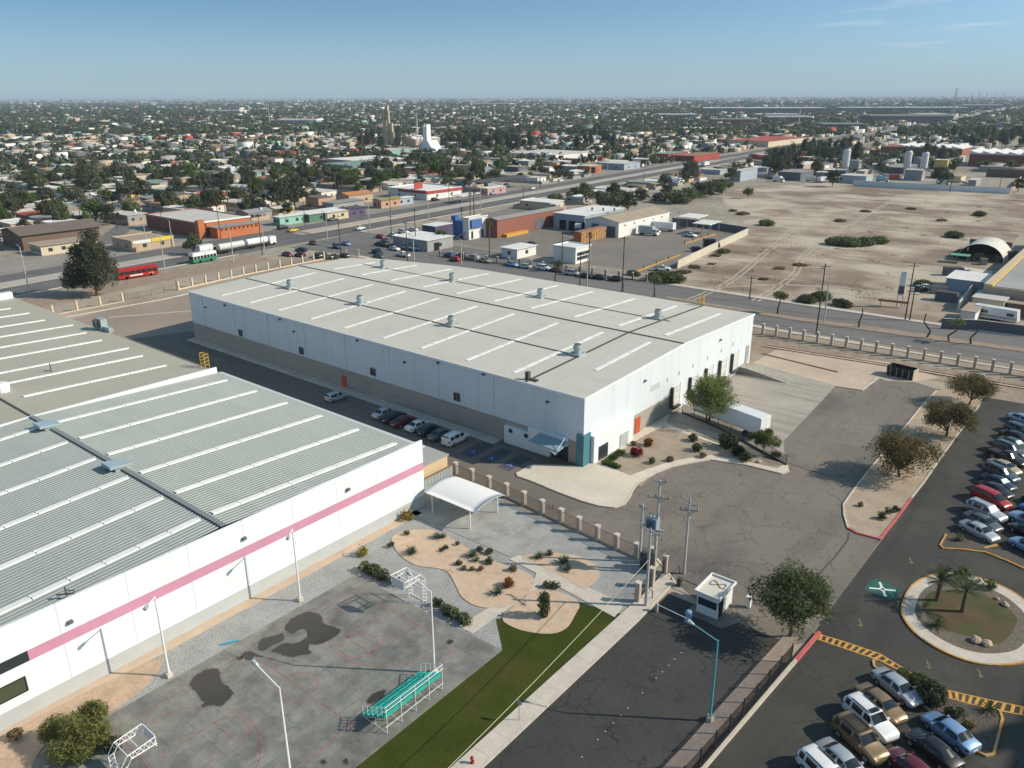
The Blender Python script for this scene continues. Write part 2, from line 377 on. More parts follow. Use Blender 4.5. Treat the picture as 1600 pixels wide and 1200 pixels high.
def ave(y, off): return (-228 - 0.075 * y - off, y)
YS = [-40, 60, 160, 260, 360, 460, 560, 700, 900, 1200, 1600]
def ave_strip(o0, o1, y0=-40, y1=1600):
    ys = [y0] + [y for y in YS if y0 < y < y1] + [y1]
    return [ave(y, o0) for y in ys] + [ave(y, o1) for y in reversed(ys)]
ground('avenue_near_road', ave_strip(0, 12.5), 0.02, roadas, px=False)
ground('avenue_far_road', ave_strip(20, 31), 0.02, roadas, px=False)
ground('avenue_crossing', [ave(136, 12), ave(136, 20.5), ave(186, 20.5), ave(186, 12)], 0.024, roadas, px=False)
medm = mat('median_concrete', (0.40, 0.37, 0.32), 0.9, n1=(0.1, 0.15), n2=(1, 0.1))
slab('avenue_median', ave_strip(12.6, 19.9, -40, 134), 0.18, medm, px=False)
slab('avenue_median', ave_strip(12.6, 19.9, 190, 620), 0.18, medm, px=False)
kerb('avenue_kerb', [ave(y, -0.1) for y in (-40, 60, 148)], kerbc, 0.3, 0.16, px=False)
kerb('avenue_kerb', [ave(y, -0.1) for y in (205, 300, 420, 560, 800)], kerbc, 0.3, 0.16, px=False)
ym = MB()
strip(ym, [ave(y, 12.35) for y in (190, 220, 250)], 0.5, 0.028, 0.03); strip(ym, [ave(y, 19.9) for y in (188, 215, 240)], 0.4, 0.03, 0.2)
tag(ym.build('yellow_kerb_paint', yellowp), kind='structure')
wm = MB()
for off in (4.2, 8.4, 23.7, 27.4):
    for y in range(-20, 640, 9):
        if 136 < y < 190: continue
        strip(wm, [ave(y, off), ave(y + 3.2, off)], 0.14, 0.026, 0.028)
tag(wm.build('lane_markings', roadwhite), kind='structure')
# pavements along the avenue's far side and the forecourts behind them
fore = mat('forecourt', (0.27, 0.245, 0.215), 0.92, n1=(0.06, 0.25), n2=(1, 0.15))
ground('far_pavement', ave_strip(31.3, 52, -40, 700), 0.012, fore, px=False)
# the road behind the warehouse
ground('back_road', [(-236, 166), (-205, 172), (-120, 172), (-64, 172.6), (40, 182), (40, 200), (-18, 198.5), (-75, 197), (-120, 196.5), (-175, 205), (-216, 206), (-243, 205)], 0.010, backas, px=False)
ground('near_carriageway', [(-205, 173), (-120, 173.5), (-64, 173.4), (40, 182.5), (40, 187.5), (-16, 184.2), (-64, 180), (-120, 180.5), (-200, 181)], 0.015, backas, px=False)
slab('back_road_median', [(-97, 182.3), (-64, 181.8), (-34, 184.8), (-16, 187), (40, 191.2), (40, 193.5), (-16, 189.8), (-45, 187.5), (-64, 184.8), (-97, 184.4)], 0.15, redsoil, kerbc, px=False)
slab('back_road_pavement', [(-105, 197), (-64, 197.2), (-18, 198.8), (40, 203), (40, 205), (-18, 200.6), (-64, 199.2), (-105, 199)], 0.14, walkc, px=False)
slab('fence_pavement', [(-205, 169.5), (-120, 170.4), (-64, 170.4), (40, 176), (40, 178), (-16, 173.8), (-64, 172.4), (-120, 172.4), (-205, 171.8)], 0.12, walkc, px=False)
slab('avenue_dust', [(-226, 70), (-216, 70), (-222, 150), (-234, 150)], .03, redsoil, px=False); ground('compound_paving', [(-232, 212), (-176, 208), (-114, 207), (-126, 300), (-150, 305), (-205, 300), (-240, 290)], 0.012, mat('compound_asphalt', (0.20, 0.18, 0.155), 0.9, n1=(0.06, 0.2), n2=(1.2, 0.12)), px=False)

# the site: lane, yard, street, car park
ground('worn_paving', [(-165, 66), (-165, 90), (-161, 133), (-178, 152), (-196, 160), (-200, 130), (-197, 62)], 0.008, paving, px=False)
ground('service_lane', [(-176, 62), (-69, 62), (-69, 71.9), (-52, 71.2), (-37, 70.2), (-43, 84), (-57, 90), (-162, 90), (-166, 88)], 0.012, laneas, px=False)
YARD = [(-47, 84), (-52, 70.9), (-36, 70.2)] + gp([(1046, 900), (1062, 915), (1130, 975), (1215, 1010), (1262, 1004), (1302, 946), (1375, 846), (1440, 757), (1535, 620), (1462, 607), (1425, 596), (1385, 595), (1372, 590), (1347, 609), (1305, 604)]) + [(-50, 136), (-50, 100)]
ground('yard_asphalt', YARD, 0.014, asph, px=False)
ground('street', [(-32.5, 15), (-32.5, 66.2), (-20.2, 66.2), (-21.2, 48), (-23.5, 15)], 0.018, streetas, px=False)
ground('car_park', gp([(1262, 1004), (1302, 946), (1375, 848), (1440, 757), (1535, 620)]) + [(25, 158), (25, 30), (-24, 30), (-19.2, 52)], 0.018, parkas, px=False)
ground('valley_gutter', gp([(1327, 836), (1374, 846), (1340, 892), (1300, 945), (1252, 920), (1300, 872)]), 0.022, mat('gutter_concrete', (0.22, 0.2, 0.175), 0.88, n1=(0.3, 0.12), n2=(2, 0.1)))
sm = MB(); strip(sm, gp([(1326, 832), (1325, 843), (1305, 870), (1272, 905), (1250, 925)]), 0.22, 0.026, 0.029); strip(sm, gp([(1233, 724), (1265, 735), (1300, 745)]), 0.25, 0.026, 0.029)
tag(sm.build('gutter_seam', mat('seam', (0.09, 0.085, 0.08), 0.9)), kind='structure')
ground('dock_apron', [(-56.8, 106), (-56.8, 146)] + gp([(1306, 603), (1224, 690), (1226, 712), (1130, 688)]), 0.020, apron, px=False)
ground('dock_earth', [(-57, 146)] + gp([(1306, 604), (1348, 610), (1374, 591), (1385, 595), (1425, 597), (1470, 590), (1385, 565)]) + [(-57, 157)], 0.016, mat('pale_earth', (0.5, 0.40, 0.305), 0.95, n1=(0.12, 0.15), n2=(1.3, 0.12)), px=False)
ground('pale_track', gp([(1432, 598), (1458, 604), (1500, 598), (1540, 600), (1600, 622), (1640, 634), (1640, 622), (1600, 612), (1540, 590), (1500, 590)]), 0.03, mat('track_gravel', (0.48, 0.43, 0.36), 0.95, n1=(0.3, 0.12), n2=(2, 0.1)))
# kerbs of the dock side
kerb('dock_kerb', [(1306, 604), (1347, 610), (1372, 591)], kerbc, 0.3, 0.16)
kerb('track_kerb', [(-58, 152.6), (-42, 150.5)], mat('rust_edge', (0.4, 0.24, 0.14), 0.9, n1=(1, 0.2)), 0.25, 0.2, px=False)
kerb('lane_back_kerb', [(-192, 82), (-176, 108), (-163, 131)], kerbc, 0.3, 0.16, px=False)
kerb('lane_back_kerb', [(-201, 66), (-199, 100), (-205, 165)], kerbc, 0.35, 0.2, px=False)

# entrance walk with its rounded nose and the garden behind it
walk = [(807, 740), (809, 745), (832, 753), (870, 769), (910, 784), (935, 791), (960, 794), (975, 789), (984, 777), (989, 766), (997, 755), (1024, 740), (1050, 730), (1080, 724), (1110, 719), (1165, 727), (1222, 741), (1233, 737), (1231, 728), (1180, 713), (1130, 697), (1040, 662)]
WALK = gp(walk) + [(-57, 112), (-57, 86)] + gp([(900, 729), (860, 727), (830, 727)])
tag(MB().prism(WALK, -0.05, 0.14).build('entrance_walk', conc), kind='structure')
ground('entrance_bed', gp([(985, 744), (960, 734), (942, 727), (966, 708), (1000, 686), (1036, 667), (1130, 699), (1190, 716), (1224, 727), (1215, 733), (1165, 722), (1112, 712), (1075, 717), (1045, 723), (1012, 734)]), 0.16, bedsoil, px=False)
kerb('walk_kerb', [(807, 740), (809, 745), (832, 753), (870, 769), (910, 784), (935, 791), (960, 794), (975, 789), (984, 777), (989, 766), (997, 755), (1024, 740), (1050, 730), (1080, 724), (1110, 719), (1165, 727), (1222, 741), (1233, 737)], kerbc, 0.2, 0.17)
slab('wall_foot_walk', [(-160, 83.9), (-72, 83.9), (-72, 85.95), (-160, 85.95)], 0.12, walkc, px=False)

# planted island in the yard
isl = [(1463, 611), (1441, 634), (1420, 660), (1400, 684), (1362, 730), (1331, 770), (1318, 789), (1319, 806), (1325, 826), (1340, 834), (1375, 843), (1400, 812), (1424, 779), (1442, 756), (1489, 689), (1530, 634), (1548, 606), (1520, 602)]
slab('planted_island', isl, 0.10, mat('island_earth', (0.40, 0.315, 0.23), 0.95, n1=(0.3, 0.18), n2=(3, 0.15)))
kerb('island_kerb', [(1463, 611), (1441, 634), (1420, 660), (1400, 684), (1362, 730), (1331, 770), (1318, 789), (1319, 806), (1325, 826)], kerbc, 0.22, 0.17)
kerb('island_kerb', [(1424, 779), (1442, 756), (1489, 689), (1530, 634)], kerbc, 0.22, 0.17)
kerb('red_kerb', [(1325, 826), (1340, 834), (1375, 843), (1400, 812), (1424, 779)], kerbr, 0.3, 0.18)

# garden round the court
ground('gravel_bed', [(-66.4, 21), (-60, 21), (-60, 47), (-41, 48), (-33.0, 60), (-34.4, 68.6), (-38, 69.8), (-55, 70.7), (-66.4, 66)], 0.016, gravel, px=False)
slab('wall_foot_strip', [(-66.45, 8), (-65.3, 8), (-65.3, 62), (-66.45, 62)], 0.06, mat('strip_concrete', (0.55, 0.42, 0.31), 0.9, n1=(0.6, 0.12)), px=False)
slab('play_court', [(-61.2, 5), (-40.4, 5), (-40.4, 48.0), (-46.6, 47.6), (-61.2, 47.6)], 0.05, courtc, px=False)
slab('canopy_pad', gp([(675, 790), (720, 748), (755, 765), (866, 825), (800, 872), (635, 800)]), 0.06, padc, px=False)
slab('sand_bed', smooth_loop(gp([(612, 847), (618, 836), (645, 829), (685, 831), (733, 858), (790, 884), (822, 895), (834, 907), (828, 926), (800, 946), (775, 951), (745, 948), (722, 934), (712, 915), (700, 895), (684, 889), (650, 884), (625, 868)]), 3), 0.09, sand, px=False)
slab('sand_bed', smooth_loop(gp([(815, 872), (850, 864), (880, 866), (910, 872), (932, 886), (936, 900), (925, 912), (912, 920), (880, 903), (845, 886)]), 3), 0.09, sand, px=False)
slab('sand_bed', smooth_loop(gp([(785, 968), (800, 950), (830, 925), (850, 920), (880, 928), (905, 943), (898, 962), (885, 982), (860, 991), (825, 988), (800, 980)]), 3), 0.09, sand, px=False)
slab('sand_bed', smooth_loop([(-65.2, 8), (-65.2, 26), (-62.6, 24.5), (-61.6, 21), (-61.8, 15), (-58, 12), (-58, 8)], 3), 0.08, mat('bed_sand_worn', (0.47, 0.34, 0.235), 0.95, n1=(0.6, 0.2), n2=(4, 0.18)), px=False)
slab('garden_path', gp([(795, 874), (812, 868), (975, 945), (960, 965), (868, 915), (850, 912), (772, 966), (738, 990), (716, 980), (835, 905), (838, 896)]), 0.075, walkc, px=False)
ground('lawn', [(-40.35, 5), (-34.5, 5), (-34.5, 60)] + gp([(950, 955), (905, 941), (880, 950), (800, 962), (775, 968)]) + [(-40.35, 48)], 0.03, grass, px=False)
slab('street_pavement', [(-34.45, 5), (-32.75, 5), (-32.75, 60), (-33.2, 68.4), (-36.8, 71.0), (-37.4, 70.4), (-34.45, 68.3)], 0.13, walkc, px=False)
kerb('street_kerb', [(-32.6, 5), (-32.6, 60), (-33.0, 68.5), (-36.7, 71.3)], kerbc, 0.28, 0.14, px=False)
slab('fence_walk', [(-23.6, 15), (-21.2, 48), (-20.2, 66.8), (-18.9, 67.5), (-19.6, 48), (-21.9, 15)], 0.12, mat('brown_walk', (0.31, 0.245, 0.2), 0.92, n1=(0.5, 0.15), n2=(4, 0.15)), px=False)
kerb('fence_kerb', [(-21.2, 15), (-18.9, 46.7), (-17.9, 64)], kerbc, 0.3, 0.3, px=False)
kerb('red_fence_kerb', [(-17.9, 64), (-17.6, 69.5)], kerbr, 0.34, 0.32, px=False)

# marks on the court
ml = MB(); bl = MB()
def arc(c, r, a0, a1, n=40): return [(c[0] + r * cos(rad(a0 + (a1 - a0) * i / n)), c[1] + r * sin(rad(a0 + (a1 - a0) * i / n))) for i in range(n + 1)]
CC = (-51.6, 32.6); Y1, Y0 = 45.6, 19.6
for p in ([(-59.2, Y0), (-59.2, Y1), (-43.9, Y1), (-43.9, Y0), (-59.2, Y0)], [(-59.2, 32.6), (-43.9, 32.6)], arc(CC, 1.8, 0, 360), arc((-51.6, 44.0), 6.3, 180, 360), arc((-51.6, 21.2), 6.3, 0, 180), arc((-51.6, 39.8), 1.8, 180, 360), arc((-51.6, 39.8), 1.8, 0, 180), arc((-51.6, 25.4), 1.8, 0, 180),
          [(-53.4, Y1), (-53.4, 39.8), (-49.8, 39.8), (-49.8, Y1)], [(-53.4, Y0), (-53.4, 25.4), (-49.8, 25.4), (-49.8, Y0)]):
    strip(ml, p, 0.09, 0.056, 0.058)
for p in ([(-56.2, 24), (-56.2, 41), (-47.0, 41), (-47.0, 24), (-56.2, 24)], [(-56.2, 29.6), (-47.0, 29.6)], [(-56.2, 35.6), (-47.0, 35.6)], [(-46.0, Y0), (-46.0, 44)]):
    strip(bl, p, 0.08, 0.052, 0.054)
tag(ml.build('court_red_lines', redline), kind='structure'); tag(bl.build('court_blue_lines', blueline), kind='structure')
rp_ = random.Random(3)
damp = mat('damp_concrete', (.17, .165, .148), .6, n1=(.9, .25), n2=(4, .2))
def puddle(pts):
    q = smooth_loop(gp(pts, .05), 5); c = (sum(p[0] for p in q) / len(q), sum(p[1] for p in q) / len(q)); tag(MB().sheet([(x + (x - c[0]) / max(.3, math.dist((x, y), c)) * rp_.uniform(.06, .24), y + (y - c[1]) / max(.3, math.dist((x, y), c)) * rp_.uniform(.06, .24)) for x, y in q], .06).build('damp_edge', damp), kind='structure')
    tag(MB().sheet([(x + rp_.uniform(-.09, .09), y + rp_.uniform(-.09, .09)) for x, y in smooth_loop(gp(pts, 0.05), 5)], 0.066).build('puddle', wet), kind='structure')
puddle([(446, 978), (455, 968), (475, 958), (492, 957), (503, 964), (504, 972), (512, 977), (522, 979), (532, 986), (524, 995), (508, 1003), (496, 1007), (484, 1007), (483, 1015), (487, 1020), (478, 1023), (458, 1026), (446, 1025), (436, 1021), (424, 1017), (437, 1008), (446, 1005), (461, 1005), (474, 999), (480, 994), (478, 984), (470, 984), (455, 990), (447, 984)])
puddle([(404, 1005), (412, 997), (430, 993), (441, 989), (445, 996), (440, 1002), (425, 1010), (412, 1017), (404, 1014)])
puddle([(297, 1068), (303, 1058), (318, 1048), (336, 1045), (343, 1049), (344, 1058), (348, 1066), (358, 1075), (363, 1080), (362, 1088), (350, 1099), (344, 1104), (330, 1102), (316, 1105), (318, 1098), (312, 1090), (309, 1082), (300, 1076)])
puddle([(574, 1095), (580, 1086), (592, 1080), (602, 1079), (600, 1087), (588, 1096), (578, 1100)])
puddle([(379, 1022), (386, 1018), (396, 1019), (398, 1025), (390, 1031), (382, 1029)]); puddle([(370, 1027), (376, 1026), (378, 1030), (373, 1032)])
puddle([(697, 1004), (702, 1000), (708, 1002), (704, 1006)])
puddle([(536, 1190), (541, 1185), (545, 1190), (541, 1196)]); puddle([(501, 1191), (505, 1187), (510, 1190), (506, 1195)])

# parking bays in the shaded lane
pb = MB()
for i, x in enumerate([-108, -105.2, -102.4, -99.6, -96.8, -94, -91.2, -88.4, -85.6, -82.8, -80, -77.2 - 1.4, -74.6]): strip(pb, [(x, 77.8), (x, 83.6)], 0.13, 0.02, 0.022)
tag(pb.build('bay_lines', stripep), kind='structure')
bay = mat('bay_asphalt', (0.085, 0.085, 0.09), 0.85, n1=(1, 0.12))
for i, x in enumerate((-72.6, -69.0, -65.4)):
    tag(MB().sheet([(x - 1.15, 78.2), (x + 1.15, 78.2), (x + 1.15, 83.6), (x - 1.15, 83.6)], 0.02).build('reserved_bay', bay), kind='structure')
    w = MB(); cx, cy = x, 79.9
    w.sheet([(cx - 0.7, cy - 0.7), (cx + 0.7, cy - 0.7), (cx + 0.7, cy + 0.7), (cx - 0.7, cy + 0.7)], 0.024, 0)
    strip(w, arc((cx - 0.05, cy - 0.2), 0.3, -40, 250, 16), 0.07, 0.028, 0.03, m=1); strip(w, [(cx - 0.1, cy + 0.5), (cx - 0.08, cy + 0.05), (cx + 0.3, cy + 0.02), (cx + 0.45, cy - 0.4)], 0.09, 0.028, 0.03, m=1)
    w.sheet(arc((cx - 0.1, cy + 0.56), 0.09, 0, 330, 8), 0.03, 1)
    tag(w.build('wheelchair_mark', [bluep, mat('mark_pale', (0.35, 0.42, 0.55), 0.8)]), kind='structure')
# road studs' line is built with the street; the painted ladder, the green mark and the roundabout
ladder = [(1271, 988.6), (1322, 1004), (1375, 1022), (1404, 1040), (1436, 1059), (1468, 1076), (1503, 1084), (1538, 1092), (1594, 1104), (1640, 1113)]
lp = gp(ladder); off = gp([(1269, 996), (1316, 1012), (1363, 1028), (1395, 1050), (1432, 1071), (1474, 1088), (1502, 1096), (1530, 1104), (1591, 1116), (1640, 1126)]); lb = MB()
strip(lb, lp, 0.14, 0.026, 0.029)
def along(pts, step):
    out = []; 
    for a, b in zip(pts, pts[1:]):
        d = math.dist(a, b); k = max(1, round(d / step))
        for i in range(k): out.append(((a[0] + (b[0] - a[0]) * i / k, a[1] + (b[1] - a[1]) * i / k), ((b[0] - a[0]) / d, (b[1] - a[1]) / d)))
    return out
strip(lb, off, 0.14, 0.026, 0.029)
for i in range(len(lp) - 1):
    k = max(1, round(math.dist(lp[i], lp[i + 1]) / .62))
    for j in range(k):
        a, b = ([q[i][c] + (q[i + 1][c] - q[i][c]) * (j + .3) / k for c in (0, 1)] for q in (lp, off)); strip(lb, [a, b], .26, .024, .027)
tag(lb.build('yellow_ladder_marking', yellowp), kind='structure')
gm = MB(); gcx, gcy = G(1379, 921)
gm.obox(gcx, gcy, 0.022, 2.9, 2.7, 0.004, rad(-8), 0); 
for a in (28, 118): gm.obox(gcx, gcy, 0.0265, 2.7, 0.26, 0.004, rad(a), 1)
gm.sheet(arc((gcx, gcy), 0.36, 0, 345, 20), 0.0345, 1); gm.sheet(arc((gcx, gcy), 0.2, 0, 345, 16), 0.0365, 0)
tag(gm.build('assembly_point_mark', [greenp, whitep]), kind='structure')
am = MB()
for (px, py) in ((1450, 1037), (1344, 972), (1423, 875), (1530, 1050)):
    x, y = G(px, py); am.obox(x, y, 0.022, 0.9, 0.14, 0.004, rad(-60)); am.add([(x + 0.25, y - 0.8, 0.03), (x + 0.5, y - 0.35, 0.03), (x - 0.1, y - 0.5, 0.03)], [(0, 1, 2)])
tag(am.build('faded_arrows', mat('faded_yellow', (0.2, 0.15, 0.07), 0.9, n1=(3, 0.4))), kind='structure')
ring = smooth_loop(gp([(1410, 962), (1412, 940), (1425, 916), (1450, 902), (1480, 897), (1520, 902), (1560, 915), (1595, 935), (1625, 965), (1632, 1000), (1612, 1030), (1570, 1040), (1520, 1036), (1470, 1017), (1430, 990)]), 4)
rc = (sum(p[0] for p in ring) / len(ring), sum(p[1] for p in ring) / len(ring))
tag(MB().prism(ring, -0.05, 0.15).build('roundabout_island', walkc), kind='structure')
kerb('roundabout_kerb', ring, kerby, 0.2, 0.17, closed=True, px=False)
inner = [(rc[0] + (p[0] - rc[0]) * 0.8, rc[1] + (p[1] - rc[1]) * 0.8) for p in ring]
tag(MB().sheet(inner, 0.165).build('roundabout_gravel', mat('round_gravel', (0.15, 0.13, 0.1), 0.95, n1=(5, 0.5), n2=(0.5, 0.2))), kind='structure')
tag(MB().sheet(smooth_loop(gp([(1445, 935), (1462, 925), (1500, 925), (1545, 935), (1585, 962), (1584, 985), (1560, 1008), (1520, 998), (1475, 985), (1455, 965), (1440, 955)]), 3), 0.175).build('roundabout_grass', grass2), kind='structure')
# kerbed planters of the car park
pl1 = gp([(1478, 836), (1469, 852), (1473, 857), (1500, 859), (1540, 864), (1575, 878), (1610, 893), (1610, 880), (1575, 862), (1548, 858), (1556, 850), (1500, 830)])
tag(MB().prism(pl1, -0.05, 0.1).build('planter', gravel2), kind='structure')
kerb('planter_kerb', [(1478, 836), (1469, 853), (1474, 858), (1500, 859), (1540, 864), (1575, 878), (1612, 895)], kerby, 0.2, 0.17)
kerb('planter_kerb', [(1538, 857), (1558, 852)], kerby, 0.3, 0.12)
pl2 = gp([(1364, 1033), (1371, 1032), (1402, 1048), (1436, 1075), (1475, 1091), (1532, 1107), (1563, 1112), (1566, 1125), (1552, 1180), (1540, 1183), (1528, 1178), (1470, 1125), (1443, 1104), (1410, 1075), (1380, 1050), (1365, 1042)])
tag(MB().prism(pl2, -0.05, 0.1).build('planter', gravel2), kind='structure')
kerb('planter_kerb', [(1443, 1104), (1470, 1126), (1527, 1176), (1540, 1182), (1552, 1180), (1566, 1125), (1562, 1112), (1545, 1106)], kerby, 0.22, 0.18)
kerb('planter_kerb', [(1410, 1052), (1371, 1032), (1364, 1034), (1366, 1043), (1378, 1050)], kerby, 0.2, 0.17)
# side streets of the town that show as grey gaps
for (pts, w) in (([(300, 378), (385, 350), (470, 352)], 9), ([(160, 382), (205, 345), (230, 330)], 8), ([(330, 372), (440, 318), (520, 280)], 8), ([(700, 330), (640, 262), (620, 240)], 8), ([(880, 285), (900, 262), (905, 240)], 8), ([(0, 345), (120, 332), (200, 322)], 7)):
    a = MB(); strip(a, gp(pts), w, 0.0, 0.010); tag(a.build('side_street', backas), kind='structure')
kerb('site_kerb', [(-176, 184.5), (-214, 186)], kerbc, 0.3, 0.14, px=False)
# ------------------------------------------------------------ the big warehouse
roofw = mat('roof_sheet_cream', (0.57, 0.545, 0.475), 0.6, n1=(0.06, 0.05), n2=(0.8, 0.03), spec=0.3)
darken_by(roofw, streaks(1.4, 0.03, 1, 0.5, 0.75, 0.07)); darken_by(roofw, streaks(.09, .3, 1, .55, .75, .09))
wallw = mat('wall_sheet_white', (0.65, 0.71, 0.755), 0.55, n1=(0.08, 0.03))
darken_by(wallw, joints(0.9, 0.9, 0.12, 0.035)); darken_by(wallw, streaks(0.9, 0.9, 0.06, 0.5, 0.75, 0.10)); darken_by(wallw, joints(7.35, 7.35, 0.1, 0.09))
block = mat('block_wall_grey', (0.36, 0.335, 0.30), 0.9, n1=(0.5, 0.08))
darken_by(block, joints(0.8, 0.8, 0.05, 0.08)); darken_by(block, streaks(0.2, 0.2, 2.5, 0.5, 0.7, 0.12))
plainw = mat('render_white', (0.74, 0.77, 0.78), 0.75, n1=(0.3, 0.035))
darkline = mat('gutter_dark', (0.075, 0.07, 0.065), 0.8)
skyl = mat('skylight_panel', (0.80, 0.81, 0.77), 0.5, n1=(0.5, 0.1), n2=(2, .06))
galv = mat('galvanised', (0.40, 0.46, 0.46), 0.45, metal=0.35, n1=(1.5, 0.15), obj=True)
galvd = mat('galvanised_dark', (0.10, 0.125, 0.13), 0.6, n1=(2, 0.2), obj=True)
glass = mat('window_glass', (0.035, 0.045, 0.05), 0.08, spec=0.6)
reddoor = mat('door_orange_red', (0.50, 0.085, 0.03), 0.6, n1=(1, 0.1))
teal = mat('pillar_teal', (0.06, 0.185, 0.235), 0.6, n1=(0.4, 0.06))
yellowm = mat('ladder_yellow', (0.62, 0.38, 0.05), 0.6)
blackm = mat('black_metal', (0.02, 0.02, 0.022), 0.5)
whitem = mat('white_metal', (0.78, 0.79, 0.79), 0.45)
greym = mat('grey_metal', (0.32, 0.33, 0.33), 0.5)
plinth = mat('plinth_grey', (0.46, 0.48, 0.48), 0.8, n1=(0.5, 0.06))
pink = mat('stripe_pink', (0.545, 0.26, 0.365), 0.7, n1=(0.3, 0.07), n2=(1.5, .04))

W = thing('warehouse', 'huge white warehouse with a cream low gable roof, vents and a teal corner pillar', 'warehouse', (-108, 114, 0))
XL, XR, YF, YR, YB = -160.0, -57.0, 86.0, 115.0, 143.6
EAVE, RIDGE = 10.4, 11.35
PLAN = [(XL, YF), (XR, YF), (XR, YB), (-124, 142.0), (-135, 140.5), (-152.5, 135.6), (XL, 130.5)]
def zr(y): return EAVE + (RIDGE - EAVE) * (1 - abs(y - YR) / (YR - YF))
# walls: sheet-clad above, block work below
m = MB()
def wall_up(m, a, b, z0, mi=0, step=1):
    n = max(1, int(math.dist(a, b) / 10)) if step else 1
    for i in range(n):
        p = (a[0] + (b[0] - a[0]) * i / n, a[1] + (b[1] - a[1]) * i / n); q = (a[0] + (b[0] - a[0]) * (i + 1) / n, a[1] + (b[1] - a[1]) * (i + 1) / n)
        m.add([(*p, z0), (*q, z0), (*q, zr(q[1]) + 0.05), (*p, zr(p[1]) + 0.05)], [(0, 1, 2, 3)], mi)
wall_up(m, (XL, YF), (XR, YF), 3.6)
wall_up(m, (XR, YF), (XR, YR), 3.4); wall_up(m, (XR, YR), (XR, YB), 0)
for a, b in zip(PLAN[2:], PLAN[3:] + PLAN[:1]): wall_up(m, a, b, 0)
m.build('wall', wallw, W)
m = MB(); m.box(XL, YF + 0.05, 0, XR - 0.3, YF + 0.35, 3.6); m.box(XR - 0.35, YF + 0.4, 0, XR - 0.05, YR, 3.4); m.build('block_base', block, W)
# roof: seven-sided sheet folded at the ridge with fine standing seams
m = MB()
front = [(XL - 0.15, YF - 0.25), (XR + 0.12, YF - 0.25), (XR + 0.12, YR), (XL - 0.15, YR)]
back = [(XL - 0.15, YR), (XR + 0.12, YR), (XR + 0.12, YB + 0.2), (-124, 142.2), (-135, 140.7), (-152.5, 135.8), (XL - 0.15, 130.6)]
m.add([(x, y, zr(y) + 0.08) for x, y in front], [(0, 1, 2, 3)]); m.add([(x, y, zr(y) + 0.08) for x, y in back], [tuple(range(7))])
rf = m.build('roof', roofw, W)
m = MB(); m.box(XL, YF - 0.34, EAVE - 0.12, XR + 0.2, YF - 0.22, EAVE + 0.2); m.build('eaves_trim', plainw, W)
m = MB()
for a, b in (((XR + 0.1, YF - 0.2), (XR + 0.1, YR)), ((XR + 0.1, YR), (XR + 0.1, YB))): m.hexa([(a[0], a[1], zr(a[1]) - 0.12), (a[0] + 0.14, a[1], zr(a[1]) - 0.12), (b[0] + 0.14, b[1], zr(b[1]) - 0.12), (b[0], b[1], zr(b[1]) - 0.12), (a[0], a[1], zr(a[1]) + 0.22), (a[0] + 0.14, a[1], zr(a[1]) + 0.22), (b[0] + 0.14, b[1], zr(b[1]) + 0.22), (b[0], b[1], zr(b[1]) + 0.22)])
m.build('gable_trim', plainw, W)
def roofband(y, x0, x1, w, name, mt=darkline):
    m = MB(); z = zr(y) + 0.13; m.box(x0, y - w / 2, z, x1, y + w / 2, z + 0.05); return m.build(name, mt, W)
roofband(YR, XL, XR, 0.32, 'ridge_cap'); roofband(100.0, XL + 0.3, -68.3, 0.24, 'roof_joint'); roofband(127.0, -151, -66, 0.2, 'roof_joint')
m = MB()
for y0, y1 in ((YF, YR - 0.25), (YR + 0.25, YB - 0.2)):
    m.hexa([(-67.7, y0, zr(y0) + 0.13), (-67.3, y0, zr(y0) + 0.13), (-67.3, y1, zr(y1) + 0.13), (-67.7, y1, zr(y1) + 0.13), (-67.7, y0, zr(y0) + 0.17), (-67.3, y0, zr(y0) + 0.17), (-67.3, y1, zr(y1) + 0.17), (-67.7, y1, zr(y1) + 0.17)])
m.build('expansion_joint', darkline, W)
XK = [-150.6, -140.5, -130.8, -120.6, -110.8, -100.5, -91.2, -81, -71.4, -62]
for i, x in enumerate(XK):
    yb = 139.4 if x > -124 else np.interp(x, [-151, -139, -129, -120], [130.5, 136.2, 138, 139])
    yf = 96.0 if i == 9 else 88
    for y0, y1 in ((yf, 112.6), (117.6, yb)):
        m = MB(); n = max(3, int((y1 - y0) / 2.9)); d = (y1 - y0) / n
        for k in range(n):
            a, b = y0 + k * d + 0.06, y0 + (k + 1) * d - 0.06
            m.hexa([(x - 0.36, a, zr(a) + 0.1), (x + 0.36, a, zr(a) + 0.1), (x + 0.36, b, zr(b) + 0.1), (x - 0.36, b, zr(b) + 0.1), (x - 0.32, a, zr(a) + 0.15), (x + 0.32, a, zr(a) + 0.15), (x + 0.32, b, zr(b) + 0.15), (x - 0.32, b, zr(b) + 0.15)])
        m.build('skylight', skyl, W)
def vent(x, y):
    z = zr(y) + 0.1; r = MB(); r.obox(x, y, z, 2.0, 2.0, 0.35); v = r.build('roof_vent', galv, W)
    q = MB(); q.lathe([(0.62, 0.35), (0.62, 1.0), (0.75, 1.05), (0.75, 1.35), (0.62, 1.4), (0.62, 1.75)], (x, y, z), 14); q.build('vent_cylinder', galv, v)
    q = MB(); q.lathe([(0.6, 1.76), (0.35, 1.84)], (x, y, z), 14); q.build('vent_cap', galvd, v)
for x, y in ((-143.6, 100.4), (-120.7, 100.4), (-95.8, 100.4), (-68.2, 100.4), (-143.6, 127.3), (-120.5, 127), (-95.8, 127), (-68.8, 127.4)): vent(x, y)
m = MB(); m.box(-68.2, 86.8, zr(87), -67.6, 87.4, zr(87) + 1.3); m.box(-67.59, 87.0, zr(87), -66.2, 87.6, zr(87) + 0.3); m.build('rooftop_unit', darkline, W)
